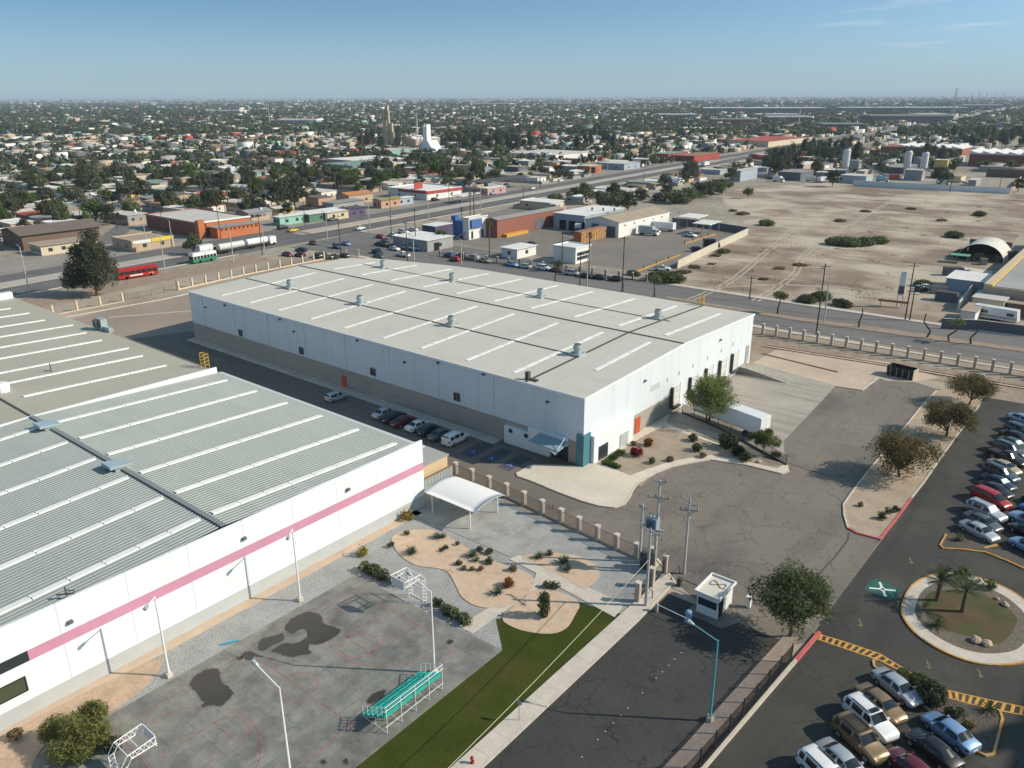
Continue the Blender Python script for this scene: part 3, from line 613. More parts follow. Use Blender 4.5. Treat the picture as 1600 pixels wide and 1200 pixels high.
def yladder(x, y, z, h, par, w=0.9):
    l = MB()
    for dx in (-w / 2, w / 2):
        for dy in (0, 0.7): l.tube([(x + dx, y + dy, z), (x + dx, y + dy, z + h)], 0.06, 6)
    for k in range(4): 
        zz = z + h * (k + 1) / 4
        l.tube([(x - w / 2, y, zz), (x + w / 2, y, zz)], 0.05, 6); l.tube([(x - w / 2, y + 0.7, zz), (x + w / 2, y + 0.7, zz)], 0.05, 6); l.tube([(x - w / 2, y, zz), (x - w / 2, y + 0.7, zz)], 0.05, 6); l.tube([(x + w / 2, y, zz), (x + w / 2, y + 0.7, zz)], 0.05, 6)
    return l.build('cage_ladder', yellowm, par)
yladder(-68, 143.2, zr(143), 1.9, W)
def window(par, x, y, z, w, h, face='y', bars=(1, 1), gm=None, fm=None):
    """A framed window on a wall whose outward face is -y ('y') or +x ('x')."""
    f = MB(); g = MB(); t = 0.09
    def bx(mb, u0, v0, u1, v1, d0, d1):
        if face == 'y': mb.box(x + u0, y - d1, z + v0, x + u1, y - d0, z + v1)
        else: mb.box(x + d0, y + u0, z + v0, x + d1, y + u1, z + v1)
    for u0, u1 in ((-w / 2, -w / 2 + t), (w / 2 - t, w / 2)): bx(f, u0, 0, u1, h, 0.0, 0.07)
    for v0, v1 in ((0, t), (h - t, h)): bx(f, -w / 2 + t, v0, w / 2 - t, v1, 0.0, 0.07)
    for i in range(bars[0]): u = -w / 2 + w * (i + 1) / (bars[0] + 1); bx(f, u - 0.025, t, u + 0.025, h - t, 0.022, 0.06)
    o = f.build('window', fm or greym, par)
    bx(g, -w / 2 + t, t, w / 2 - t, h - t, 0.0, 0.02); g.build('pane', gm or glass, o); return o
for (px, py) in ((376, 520), (471, 548), (583, 581), (714, 620)):
    x, y = G(px, py, 5.2); t = (YF - 0.0) / y
    x = G(px, py, 0)[0]
    d = Vector(G(px, py, 0)); s_ = YF / d.y; zz = CAMH * (1 - s_); window(W, d.x * s_, YF, zz - 0.75, 1.5, 1.5, 'y')
def wall_lamp(par, x, y, z, face):
    q = MB()
    if face == 'y': q.box(x - 0.2, y - 0.35, z, x + 0.2, y, z + 0.3)
    else: q.box(x, y - 0.22, z, x + 0.3, y + 0.22, z + 0.28)
    q.build('wall_lamp', galvd, par)
def on_y(px, py, Y):
    d = Vector(G(px, py, 0)); s_ = Y / d.y; return d.x * s_, CAMH * (1 - s_)
def on_x(px, py, X):
    d = Vector(G(px, py, 0)); s_ = X / d.x; return d.y * s_, CAMH * (1 - s_)
for px, py in ((322, 481), (352, 478), (438, 500), (460, 519), (559, 533), (633, 567), (685, 568), (756, 586), (856, 629)):
    x, z = on_y(px, py, YF); wall_lamp(W, x, YF, z, 'y')
for px, py in ((1007, 596), (1125, 532)):
    y, z = on_x(px, py, XR); wall_lamp(W, XR, y, z, 'x')
def door(par, x, y, w, h, face, mt, z=0.0, name='door'):
    q = MB()
    if face == 'y': q.box(x - w / 2, y - 0.1, z, x + w / 2, y + 0.02, z + h)
    else: q.box(x - 0.02, y - w / 2, z, x + 0.1, y + w / 2, z + h)
    o = q.build(name, mt, par); k = MB()
    if face == 'y': k.box(x + w / 2 - 0.2, y - 0.16, z + h * 0.45, x + w / 2 - 0.1, y - 0.1, z + h * 0.5)
    else: k.box(x + 0.1, y + w / 2 - 0.2, z + h * 0.45, x + 0.16, y + w / 2 - 0.1, z + h * 0.5)
    k.build('handle', greym, o); return o
x, z = on_y(538, 599, YF); door(W, x, YF + 0.05, 1.3, 2.3, 'y', reddoor)
yy, z = on_x(996, 668, XR); door(W, XR - 0.05, yy, 1.5, 2.6, 'x', reddoor, 0.14)
for i in range(9): MB().box(-155 + i * 11.6, YF - .14, 3.7, -154.86 + i * 11.6, YF - .01, EAVE - .15).build('downpipe', plainw, W)
# office front set into the corner
m = MB(); m.box(-71.2, 85.5, 0.02, -62.6, YF + 0.045, 2.9); m.box(-66.6, 85.5, 2.9, -59.6, YF - 0.02, 3.9); m.box(-62.6, 85.5, 2.55, -59.6, YF + 0.045, 2.9)
off_ = m.build('office_front', plainw, W)
m = MB(); m.box(-62.6, YF - 0.05, 0.02, -59.6, YF + 0.04, 2.55); m.build('entrance_glazing', glass, W)
for px, py in ((798, 673), (822, 681), (848, 688)):
    x, z = on_y(px, py, 85.5); window(W, x, 85.5, z - 0.35, 0.8, 0.7, 'y', (0, 0))
m = MB(); cx0, cx1 = -64.3, -59.1
m.hexa([(cx0, 82.7, 3.05), (cx1, 82.7, 2.8), (cx1, 85.4, 3.15), (cx0, 85.4, 3.3), (cx0, 82.7, 3.25), (cx1, 82.7, 3.0), (cx1, 85.4, 3.35), (cx0, 85.4, 3.5)])
cn = m.build('entrance_canopy', mat('canopy_sheet', (0.25, 0.36, 0.40), 0.5, n1=(0.8, 0.05)), W)
m = MB(); 
for x in (cx0 + 0.1, cx1 - 0.1): MB().tube([(x, 82.9, 3.2), (x, 85.5, 5.0)], 0.05, 6).build('canopy_stay', whitem, cn)
m.add([(cx1 - 1.6, 82.66, 2.85), (cx1, 82.66, 2.75), (cx1 - 0.4, 82.66, 2.25)], [(0, 1, 2)]); m.build('canopy_flap', whitem, cn)
m = MB(); m.box(-58.0, 85.65, 0.0, -56.72, 87.5, 4.9); m.build('corner_pillar', teal, W)
m = MB(); m.box(-57.0, 87.6, 0.1, -56.2, 98.4, 4.3); m.build('side_lobby', plainw, W)
m = MB(); m.box(-56.19, 88.8, 0.1, -56.1, 91.2, 2.3); m.build('lobby_recess', glass, W)
m = MB(); m.box(-56.19, 94.6, 0.1, -56.1, 96.9, 2.2); m.build('lobby_recess', mat('grey_shutter', (0.42, 0.45, 0.46), 0.6), W)
# loading doors with dock leaves on the sunlit end
shut = mat('dock_shutter', (0.62, 0.64, 0.62), 0.6); darken_by(shut, joints(0, 0, 1, 0) if False else streaks(0.05, 0.05, 3.0, 0.45, 0.55, 0.12))
for k, y in enumerate((113.2, 119.6, 125.6, 131.2, 136.4)):
    q = MB(); q.box(XR, y - 1.5, 1.1, XR + 0.06, y + 1.5, 4.6); d_ = q.build('dock_door', shut, W)
    q = MB(); q.box(XR, y - 1.8, 1.05, XR + 0.5, y - 1.5, 4.75); q.build('shade_bar', darkline, d_); q = MB(); q.box(XR, y + 1.5, 1.05, XR + 0.12, y + 1.75, 4.75); q.build('door_trim', plainw, d_)  # bar on the low-y side coloured black: painted shade of the surround's side face
    q = MB(); q.box(XR, y - 1.2, 0.75, XR + 0.6, y + 1.2, 1.05); q.build('dock_leveller', darkline, d_)
door(W, XR, 142.0, 1.4, 3.4, 'x', greym, 1.2)
for y in (110, 114, 119, 124.5, 130, 135): 
    q = MB(); q.box(XR, y - 0.12, 6.2, XR + 0.05, y + 0.12, 6.9); q.build('door_number_plate', greym, W)
q = MB()
for k in range(5): q.box(XR + 0.001, 104.6 + k * 0.62, 5.9, XR + 0.02, 105.0 + k * 0.62, 6.9)
q.build('faded_lettering', mat('faded_grey', (0.48, 0.5, 0.5), 0.8), W)
# ramp beside the docks
rp = thing('loading_ramp', 'sloping concrete ramp with thin handrail beside the last dock door', 'ramp', (-52, 140, 0))
m = MB(); m.add([(-56.9, 138.3, 0), (-47.2, 138.3, 0), (-47.2, 141.6, 0), (-56.9, 141.6, 0), (-56.9, 138.3, 1.25), (-56.9, 141.6, 1.25), (-55.4, 138.3, 1.25), (-55.4, 141.6, 1.25), (-47.2, 138.3, 0.03), (-47.2, 141.6, 0.03)], [(0, 1, 8, 6, 4), (3, 5, 7, 9, 2), (4, 6, 7, 5), (6, 8, 9, 7), (1, 2, 9, 8)]); m.build('ramp_slope', apron, rp)
m = MB()
for i in range(7):
    x = -55.4 + i * 1.3; z = max(0.03, 1.25 - (i * 1.3) * 0.149); m.tube([(x, 138.4, z), (x, 138.4, z + 1.0)], 0.03, 6)
m.tube([(-55.4, 138.4, 2.25), (-47.6, 138.4, 1.08)], 0.035, 6); m.tube([(-55.4, 138.4, 1.75), (-47.6, 138.4, 0.6)], 0.025, 6); m.build('handrail', galv, rp)

# ------------------------------------------------------------ the factory with the pink stripe
F = thing('factory_building', 'long factory with white sunlit wall, pink stripe and ribbed grey and beige roofs', 'factory', (-90, 36, 0))
FX, FY1, FYR, PZ, RZ, EZ = -66.5, 63.7, 36.0, 9.25, 9.3, 8.1
FY0 = FYR - (FY1 - FYR)
wallf = mat('panel_white', (0.76, 0.81, 0.83), 0.6, n1=(0.1, 0.025)); darken_by(wallf, joints(0, 6.05, 0.07, 0.35, 0, 1.5)); darken_by(wallf, streaks(0.6, 0.6, 0.08, 0.52, 0.75, 0.08)); darken_by(wallf, streaks(.05, .12, .25, .5, .7, .05))
m = MB(); m.box(FX - 0.25, FY0, 1.55, FX, FY1, 5.15); m.box(FX - 0.25, FY0, 6.2, FX, FY1, PZ); m.build('wall', wallf, F)
m = MB(); m.box(FX - 0.22, 16.9, 5.15, FX - 0.005, FY1, 6.2); m.box(FX - 0.22, FY0, 5.15, FX - 0.005, 14.6, 6.2); m.build('pink_stripe', pink, F)
m = MB(); m.box(FX - 0.2, FY0, 0, FX + 0.03, FY1, 1.55); m.build('plinth', plinth, F)
m = MB(); m.box(-195, FY1 - 0.3, 0, FX - 0.25, FY1, EZ); m.box(-195, FY0, 0, -194.7, FY1 - 0.3, 8.0); m.build('side_wall', plainw, F)
m = MB(); m.box(FX - 0.24, 14.6, 5.15, FX - 0.03, 16.9, 6.2); m.build('stripe_window', glass, F)
window(F, FX, 15.1, 2.5, 2.4, 1.5, 'x', (0, 0), mat('window_olive', (0.075, 0.085, 0.05), 0.15, spec=0.6), blackm)
for py_ in ((1523 / 4, 600 + 970 / 4), (543, 766), (109, 973)):
    y, z = on_x(py_[0], py_[1], FX); wall_lamp(F, FX, y, z, 'x')
def zf(y): return RZ - (RZ - EZ) * abs(y - FYR) / (FY1 - FYR)
ribroof = mat('roof_sheet_grey', (0.295, 0.33, 0.312), 0.5, metal=0.05, n1=(0.08, 0.06), n2=(1.2, 0.05), spec=0.4)
darken_by(ribroof, streaks(0.05, 0.4, 1, 0.52, 0.7, 0.08))
beige = mat('roof_sheet_beige', (0.405, 0.38, 0.31), 0.65, n1=(0.07, 0.05), n2=(1, 0.03)); darken_by(beige, streaks(1.2, 0.03, 1, 0.5, 0.75, 0.06))
# profiled sheet: real ribs across the slope
m = MB(); prof = [(0, 0), (0.27, 0), (0.32, 0.06), (0.42, 0.06), (0.47, 0)]
XB = -113.3; x = XB; vs_, fs = [], []
cols = []
while x < FX - 0.3:
    for dx, dz in prof:
        if x + dx < FX - 0.26: cols.append((x + dx, dz))
    x += 0.52
for side in (0, 1):
    ya, yb = (FYR, FY1 + 0.15) if side == 0 else (FYR, FY0)
    b0 = len(vs_)
    for cx_, dz in cols: vs_ += [(cx_, ya, zf(ya) + dz), (cx_, yb, zf(yb) + dz)]
    for i in range(len(cols) - 1):
        a = b0 + 2 * i; fs.append((a, a + 2, a + 3, a + 1) if side else (a, a + 1, a + 3, a + 2))
m.add(vs_, fs); m.build('ribbed_roof', ribroof, F)
m = MB(); m.add([(-195, FYR, zf(FYR)), (XB, FYR, zf(FYR)), (XB, FY1 + 0.1, zf(FY1)), (-195, FY1 + 0.1, zf(FY1)), (-195, FY0, zf(FY0)), (XB, FY0, zf(FY0))], [(0, 1, 2, 3), (0, 4, 5, 1)]); m.build('beige_roof', beige, F)
m = MB()
for y0, y1 in ((FYR, FY1), (FY0, FYR)):
    h0, h1 = (0.12, 0.95) if y0 == FYR else (0.95, 0.12)
    m.hexa([(XB - 0.15, y0, zf(y0) - 0.3), (XB + 0.15, y0, zf(y0) - 0.3), (XB + 0.15, y1, zf(y1) - 0.3), (XB - 0.15, y1, zf(y1) - 0.3), (XB - 0.15, y0, zf(y0) + h0), (XB + 0.15, y0, zf(y0) + h0), (XB + 0.15, y1, zf(y1) + h1), (XB - 0.15, y1, zf(y1) + h1)])
m.build('parapet', plainw, F)
m = MB(); m.box(-195, 40, 8.2, -193.6, FY1 - 0.4, 9.6); m.build('parapet', plainw, F)
m = MB(); m.box(XB + 0.2, FYR - 0.28, RZ + 0.13, FX - 0.3, FYR + 0.28, RZ + 0.2); m.build('ridge_cap', mat('ridge_grey', (0.22, 0.24, 0.235), 0.6), F)
m = MB(); m.box(-194, FYR - 0.15, RZ + 0.02, XB - 0.3, FYR + 0.15, RZ + 0.08); m.build('ridge_cap', darkline, F)
m = MB(); m.box(XB + 0.2, FY1 + 0.16, EZ - 0.15, FX - 0.3, FY1 + 0.75, EZ + 0.02); m.build('eaves_gutter', mat('gutter_pale', (0.55, 0.57, 0.56), 0.6), F)
def skystrip(x, y0, y1, base):
    q = MB(); n = max(2, int(abs(y1 - y0) / 3.1)); d = (y1 - y0) / n
    for k in range(n):
        a, b = y0 + k * d + 0.05, y0 + (k + 1) * d - 0.05
        q.hexa([(x - 0.4, a, zf(a) + base), (x + 0.4, a, zf(a) + base), (x + 0.4, b, zf(b) + base), (x - 0.4, b, zf(b) + base), (x - 0.34, a, zf(a) + base + 0.09), (x + 0.34, a, zf(a) + base + 0.09), (x + 0.34, b, zf(b) + base + 0.09), (x - 0.34, b, zf(b) + base + 0.09)])
        q.box(x - 0.3, b + 0.01, zf(b) + base, x - 0.05, b + 0.09, zf(b) + base + 0.2)
    return q.build('skylight', skyl, F)
for px, py in ((317, 807), (257, 775), (202, 744), (150, 715), (105, 690), (67, 665)):
    x = G(px, py, RZ + 0.1)[0]; skystrip(x, FYR + 0.7, FY1 - 1.2, 0.06); skystrip(x, FY0 + 1, FYR - 0.7, 0.06)
for px, py in ((330, 570 + 14), ):
    pass
for px, py in ((259, 568), (222, 553), (200, 541), (158, 529), (134, 517), (113, 505), (69, 498), (45, 487), (16, 480)):
    d = G(px, py, 8.6); x = d[0] 
    skystrip(x, FYR + 2.5, d[1], 0.02)
    skystrip(x, FY0 + 2, FYR - 2.5, 0.02)
def ridge_vent(x):
    q = MB(); z = RZ
    q.box(x - 1.0, FYR - 0.9, z, x + 1.0, FYR + 0.9, z + 0.29); v = q.build('ridge_vent', galv, F)
    q = MB(); q.hexa([(x - 1.1, FYR - 1.5, z + 0.45), (x + 1.1, FYR - 1.5, z + 0.45), (x + 1.1, FYR + 1.1, z + 0.3), (x - 1.1, FYR + 1.1, z + 0.3), (x - 1.1, FYR - 1.5, z + 0.85), (x + 1.1, FYR - 1.5, z + 0.85), (x + 1.1, FYR + 1.1, z + 0.5), (x - 1.1, FYR + 1.1, z + 0.5)]); q.build('vent_hood', mat('hood_sheet', (0.42, 0.52, 0.56), 0.4, metal=0.3), v)
ridge_vent(G(62, 672, RZ)[0]); ridge_vent(G(172, 735, RZ)[0])
ax, ay = G(68, 945, 9); m = MB(); m.tube([(FX - 0.9, 21, 9), (FX - 0.9, 21, 9.9)], 0.06); m.tube([(FX - 1.5, 20.4, 9.15), (FX - 0.4, 21.5, 9.25)], 0.07); m.tube([(FX - 0.9, 21, 9.6), (FX - 0.4, 21.6, 9.4)], 0.05); m.build('roof_bracket', darkline, F)
lx, ly = G(318, 574, 8.2); yladder(lx, FY1 - 0.1, EZ, 2.4, F, 1.4)
ux, uy = G(163, 515, 8); q = MB(); q.box(ux - 1.2, FY1 - 0.3, EZ, ux + 1.2, FY1 + 0.9, EZ + 2.2); un = q.build('cooling_unit', galv, F)
q = MB(); q.box(ux - 1.0, FY1 - 0.9, EZ + 0.6, ux + 0.4, FY1 - 0.31, EZ + 2.0); q.build('unit_louvre', galvd, un); q = MB(); q.box(ux + 1.3, FY1, EZ, ux + 3.4, FY1 + 0.8, EZ + 0.9); q.build('unit_base', galv, un)
tx, ty = G(3, 610, 9.4); q = MB(); q.lathe([(1.0, 0), (1.1, 0.5), (1.1, 1.2), (0.7, 1.5)], (tx, ty, 9.1), 14); q.build('roof_turbine', plainw, F)
sx, sy = G(80, 580, 9); q = MB(); q.tube([(sx, sy, 8.8), (sx, sy, 10.4)], 0.07, 6); q.tube([(sx - 1.2, sy - 0.6, 9.0), (sx, sy, 9.1)], 0.05, 6); q.build('roof_pipe', darkline, F)

# small tan shed and fence behind the corner of the factory
A = thing('tan_shed', 'small tan shed with grey lid roof behind the pink striped factory corner', 'shed', (-73, 70, 0))
tanw = mat('tan_sheet', (0.62, 0.47, 0.30), 0.7, n1=(0.4, 0.06)); darken_by(tanw, joints(0.5, 0.5, 0.06, 0.1))
m = MB(); m.box(-76.5, 64.2, 0, -69.9, 71.6, 3.3); m.build('wall', tanw, A)
m = MB(); m.box(-76.7, 64.05, 3.3, -69.7, 71.8, 3.42); m.build('roof', mat('shed_roof', (0.36, 0.36, 0.34), 0.7, n1=(0.3, 0.06)), A)
Q = thing('sheet_fence', 'grey green sheet metal fence with brown rail beside the tan shed', 'fence', (-68.5, 68, 0))
m = MB()
for i in range(12): m.box(-68.9, 64.3 + i * 0.6, 0, -68.83, 64.84 + i * 0.6, 2.1)
m.build('fence_panel', mat('fence_sheet', (0.30, 0.34, 0.33), 0.7, n1=(0.6, 0.12)), Q); m = MB(); m.box(-68.95, 64.2, 2.1, -68.75, 71.6, 2.22); m.build('top_rail', mat('rail_brown', (0.22, 0.12, 0.06), 0.8), Q)
# ------------------------------------------------------------ vehicles
tyre = mat('tyre_rubber', (0.018, 0.018, 0.018), 0.85)
rim = mat('wheel_rim', (0.42, 0.43, 0.44), 0.35, metal=0.6)
cglass = mat('car_glass', (0.012, 0.018, 0.022), 0.06, spec=0.7)
lampw = mat('headlamp', (0.75, 0.76, 0.75), 0.15); lampr = mat('tail_lamp', (0.32, 0.012, 0.012), 0.2)
trim = mat('car_trim', (0.03, 0.03, 0.032), 0.6)
PAINT = {k: mat('paint_' + k, c, 0.32, metal=mt, obj=True, n1=(0.9, 0.05), coat=0.5) for k, c, mt in (
    ('white', (0.74, 0.75, 0.75), 0), ('silver', (0.46, 0.49, 0.52), 0.35), ('grey', (0.11, 0.125, 0.14), 0.3), ('black', (0.014, 0.014, 0.016), 0), ('red', (0.34, 0.014, 0.018), 0), ('maroon', (0.12, 0.014, 0.024), 0.1),
    ('navy', (0.018, 0.032, 0.07), 0.1), ('blue', (0.03, 0.16, 0.36), 0.1), ('sky', (0.22, 0.36, 0.56), 0.3), ('gold', (0.27, 0.185, 0.10), 0.35), ('tan', (0.46, 0.37, 0.25), 0.25), ('brown', (0.13, 0.085, 0.05), 0.3), ('yellow', (0.66, 0.46, 0.03), 0), ('green', (0.03, 0.10, 0.07), 0.1), ('slate', (0.07, 0.10, 0.13), 0.3), ('ivory', (0.70, 0.66, 0.55), 0))}
# stations from tail to nose: x, half width, sill, belt, top, roof half width
CARS = {
 'sedan': [(-2.30, .72, .42, .70, .84, .62), (-2.2, .82, .28, .86, .98, .72), (-1.55, .87, .22, .92, 1.02, .74), (-.95, .88, .2, .94, 1.40, .58), (-.05, .89, .2, .93, 1.45, .60), (.05, .89, .2, .93, 1.45, .60), (.55, .89, .2, .92, 1.40, .58), (1.2, .88, .2, .90, 1.0, .74), (1.85, .86, .22, .80, .88, .70), (2.2, .80, .26, .66, .74, .62), (2.32, .66, .36, .54, .60, .52)],
 'hatch': [(-2.0, .74, .42, .85, 1.0, .64), (-1.95, .82, .28, .92, 1.12, .68), (-1.75, .85, .24, .95, 1.42, .6), (-1.2, .86, .2, .96, 1.52, .62), (-.15, .87, .2, .95, 1.55, .63), (-.05, .87, .2, .95, 1.55, .63), (.5, .87, .2, .94, 1.5, .6), (1.2, .86, .2, .92, 1.03, .72), (1.7, .84, .22, .82, .9, .68), (2.0, .78, .26, .68, .76, .6), (2.1, .66, .36, .54, .6, .5)],
 'suv': [(-2.35, .80, .5, .95, 1.2, .70), (-2.3, .88, .36, 1.06, 1.5, .74), (-2.1, .92, .32, 1.1, 1.7, .72), (-1.5, .93, .3, 1.1, 1.76, .73), (-.15, .94, .3, 1.09, 1.78, .74), (-.05, .94, .3, 1.09, 1.78, .74), (.45, .94, .3, 1.08, 1.73, .71), (1.05, .93, .3, 1.06, 1.16, .80), (1.9, .91, .32, .99, 1.06, .76), (2.25, .86, .36, .85, .92, .70), (2.36, .74, .45, .68, .74, .6)],
 'van': [(-2.4, .82, .45, .95, 1.2, .72), (-2.36, .9, .3, 1.05, 1.55, .74), (-2.2, .93, .26, 1.06, 1.7, .74), (-1.3, .94, .24, 1.06, 1.75, .75), (.0, .94, .24, 1.05, 1.76, .75), (.1, .94, .24, 1.05, 1.76, .75), (.65, .94, .24, 1.03, 1.68, .71), (1.55, .92, .24, 1.0, 1.1, .76), (2.0, .88, .26, .9, .97, .70), (2.3, .82, .3, .74, .8, .62), (2.42, .7, .4, .6, .66, .5)],
 'pickup': [(-2.7, .88, .5, .9, 1.05, .86), (-2.65, .93, .38, 1.0, 1.1, .9), (-.75, .94, .34, 1.02, 1.12, .9), (-.6, .94, .34, 1.06, 1.7, .68), (.12, .94, .34, 1.06, 1.76, .7), (.22, .94, .34, 1.06, 1.76, .7), (.6, .94, .34, 1.06, 1.7, .68), (1.15, .93, .34, 1.05, 1.15, .8), (2.1, .92, .36, 1.0, 1.07, .78), (2.6, .88, .4, .86, .94, .72), (2.72, .78, .5, .7, .78, .62)],
}
WHEELX = {'sedan': (-1.38, 1.42, .32), 'hatch': (-1.25, 1.28, .31), 'suv': (-1.4, 1.45, .38), 'van': (-1.42, 1.5, .34), 'pickup': (-1.65, 1.7, .39)}
def car_rows(st):
    x, w, zb, bt, tp, rw = st
    return [(w * .55, zb - .02), (w * .93, zb), (w, zb + .16), (w, (zb + bt) / 2 + .06), (w * .965, bt), ((w * .965 + rw) / 2 + .02, (bt + tp) / 2 + .02 * (tp - bt)), (rw, tp - .045), (rw * .62, tp), (0, tp + .015)]
def car_grid(kind):
    g = []
    for st in CARS[kind]:
        r = car_rows(st); g.append([(st[0], y, z) for y, z in r] + [(st[0], -y, z) for y, z in r[-2::-1]])
    return g
CAR_MESH = {}
def glass_patch(g, s0, s1, r0, r1, du, dv, off, n=4):
    """A pane laid 8 mm proud of the body between stations s0..s1 and rows r0..r1, drawn in from its edges."""
    def at(u, v):
        a = s0 + (s1 - s0) * u; b = r0 + (r1 - r0) * v
        i, j = min(int(a), len(g) - 2), min(int(b), len(g[0]) - 2); fu, fv = a - i, b - j
        p = [Vector(g[i + k][j + l_]) for k in (0, 1) for l_ in (0, 1)]
        q = p[0] * (1 - fu) * (1 - fv) + p[1] * (1 - fu) * fv + p[2] * fu * (1 - fv) + p[3] * fu * fv
        return q
    vs_, fs = [], []
    for i in range(n + 1):
        for j in range(n + 1):
            u = du + (1 - du - (du if isinstance(du, float) else du)) * i / n; v = dv + (1 - 2 * dv) * j / n
            e = 1e-2; t1 = at(min(u + e, .999), v) - at(max(u - e, 0), v); t2 = at(u, min(v + e, .999)) - at(u, max(v - e, 0)); nn = t1.cross(t2)
            if nn.length > 1e-12: nn.normalize()
            p = at(u, v); c = p - Vector((0, 0, .8))
            if nn.dot(Vector((p.x * .4, p.y, p.z - .7))) < 0: nn = -nn
            vs_.append(p + nn * off)
    for i in range(n):
        for j in range(n): a = i * (n + 1) + j; fs.append((a, a + 1, a + n + 2, a + n + 1))
    return MB().add(vs_, fs)
def make_car_meshes(kind):
    g = car_grid(kind); k, r = len(g), len(g[0]); m = MB(); vs_ = [p for row in g for p in row]; fs = []
    for i in range(k - 1):
        for j in range(r - 1): fs.append((i * r + j, i * r + j + 1, (i + 1) * r + j + 1, (i + 1) * r + j))
        fs.append((i * r + r - 1, i * r, (i + 1) * r, (i + 1) * r + r - 1))
    fs += [tuple(range(r - 1, -1, -1)), tuple(range((k - 1) * r, k * r))]
    m.add(vs_, fs)
    d = {'body': m.mesh(kind + '_body', PAINT['white'], True)}
    wins = [('windscreen', 6, 7, 6, 10), ('rear_window', 2, 3, 6, 10)] if kind not in ('hatch', 'suv', 'van') else [('windscreen', 6, 7, 6, 10), ('rear_window', 1, 2, 6, 10)]
    rs = 3 if kind != 'pickup' else 3
    for nm, a, b, c, e in wins: d[nm] = glass_patch(g, a, b, c, e, .05, .05, .032).mesh(kind + '_' + nm, cglass, True)
    sides = []
    a0 = {'sedan': 2.62, 'hatch': 2.2, 'suv': 2.15, 'van': 2.15, 'pickup': 3.05}[kind]
    spans = [(a0, 3.95), (5.05, 6.42)]
    if kind in ('suv', 'van'): spans = [(a0, 3.0), (3.12, 3.96), (5.05, 6.42)]
    for rr in ((4.1, 5.85), (10.15, 11.9)):
        for s0, s1 in spans: sides.append(glass_patch(g, s0, s1, rr[0], rr[1], .03, .03, .02, 3).mesh(kind + '_side_window', cglass, True))
    d['sides'] = sides
    # lamps, bumper bar, plate
    st = CARS[kind]
    fx, fw, fz = st[-2][0], st[-2][1], st[-2][3]; bx_, bw, bz = st[1][0], st[1][1], st[1][3]
    d['headlight'] = [MB().hexa([(fx - .16, s * (fw - .06), fz - .16), (fx + .09, s * (fw - .34), fz - .17), (fx + .09, s * (fw - .1), fz - .16), (fx - .16, s * (fw + .012), fz - .15), (fx - .2, s * (fw - .08), fz + .0), (fx + .05, s * (fw - .36), fz - .02), (fx + .05, s * (fw - .12), fz - .03), (fx - .2, s * (fw + .008), fz + .0)]).mesh(kind + '_headlight', lampw) for s in (1, -1)]
    d['tail_light'] = [MB().hexa([(bx_ - .075, s * (bw - .26), bz - .2), (bx_ + .14, s * (bw - .1), bz - .2), (bx_ + .2, s * (bw + .03), bz - .2), (bx_ - .05, s * (bw - .02), bz - .2), (bx_ - .06, s * (bw - .26), bz + .0), (bx_ + .14, s * (bw - .1), bz + .0), (bx_ + .2, s * (bw + .02), bz + .0), (bx_ - .035, s * (bw - .03), bz + .0)]).mesh(kind + '_tail_light', lampr) for s in (1, -1)]
    d['bumper'] = [MB().box(st[-1][0] - .12, -fw * .72, .3, st[-1][0] + .015, fw * .72, .46).mesh(kind + '_grille', trim), MB().box(st[0][0] - .02, -.26, .56, st[0][0] + .1, .26, .7).mesh(kind + '_plate', lampw)]
    mxp = st[6][0] + .42; mw = st[6][1]
    d['mirror'] = [MB().obox(mxp, s * (mw + .08), st[6][3] - .02, .16, .22, .14).mesh(kind + '_mirror', trim) for s in (1, -1)]
    x0, x1, wr = WHEELX[kind]
    wm_ = MB()
    prof = [(wr * .6, -.1), (wr * .97, -.1), (wr, -.07), (wr, .07), (wr * .97, .1), (wr * .6, .1)]
    def lath(prof, n, dy):
        m = MB(); vs_ = [(q * cos(2 * pi * j / n), y + dy, q * sin(2 * pi * j / n)) for q, y in prof for j in range(n)]; kk = len(prof)
        return m.add(vs_, [(i * n + j, i * n + (j + 1) % n, (i + 1) * n + (j + 1) % n, (i + 1) * n + j) for i in range(kk - 1) for j in range(n)] + [tuple(range(n)), tuple(range((kk - 1) * n, kk * n))])
    d['wheel'] = lath(prof, 18, 0).mesh('wheel', tyre, True); d['rim'] = lath([(wr * .62, -.108), (wr * .2, -.118), (wr * .2, .118), (wr * .62, .108)], 12, 0).mesh('rim', rim)
    w = st[4][1]
    d['wx'] = [(x, s * (w - .085), wr) for x in (x0, x1) for s in (1, -1)]
    d['arch'] = [lath([(wr * 1.16, -.04), (wr * 1.16, .04)], 18, 0).mesh('wheel_arch', trim)]
    if kind == 'suv': d['rack'] = [MB().box(-1.6, s * .6, 1.76, .3, s * .64, 1.85).mesh('roof_rail', trim) for s in (1, -1)]
    if kind == 'pickup': d['bed'] = MB().box(-2.55, -.78, 1.105, -.85, .78, 1.135).mesh('load_bed', trim)
    CAR_MESH[kind] = d
for k_ in CARS: make_car_meshes(k_)
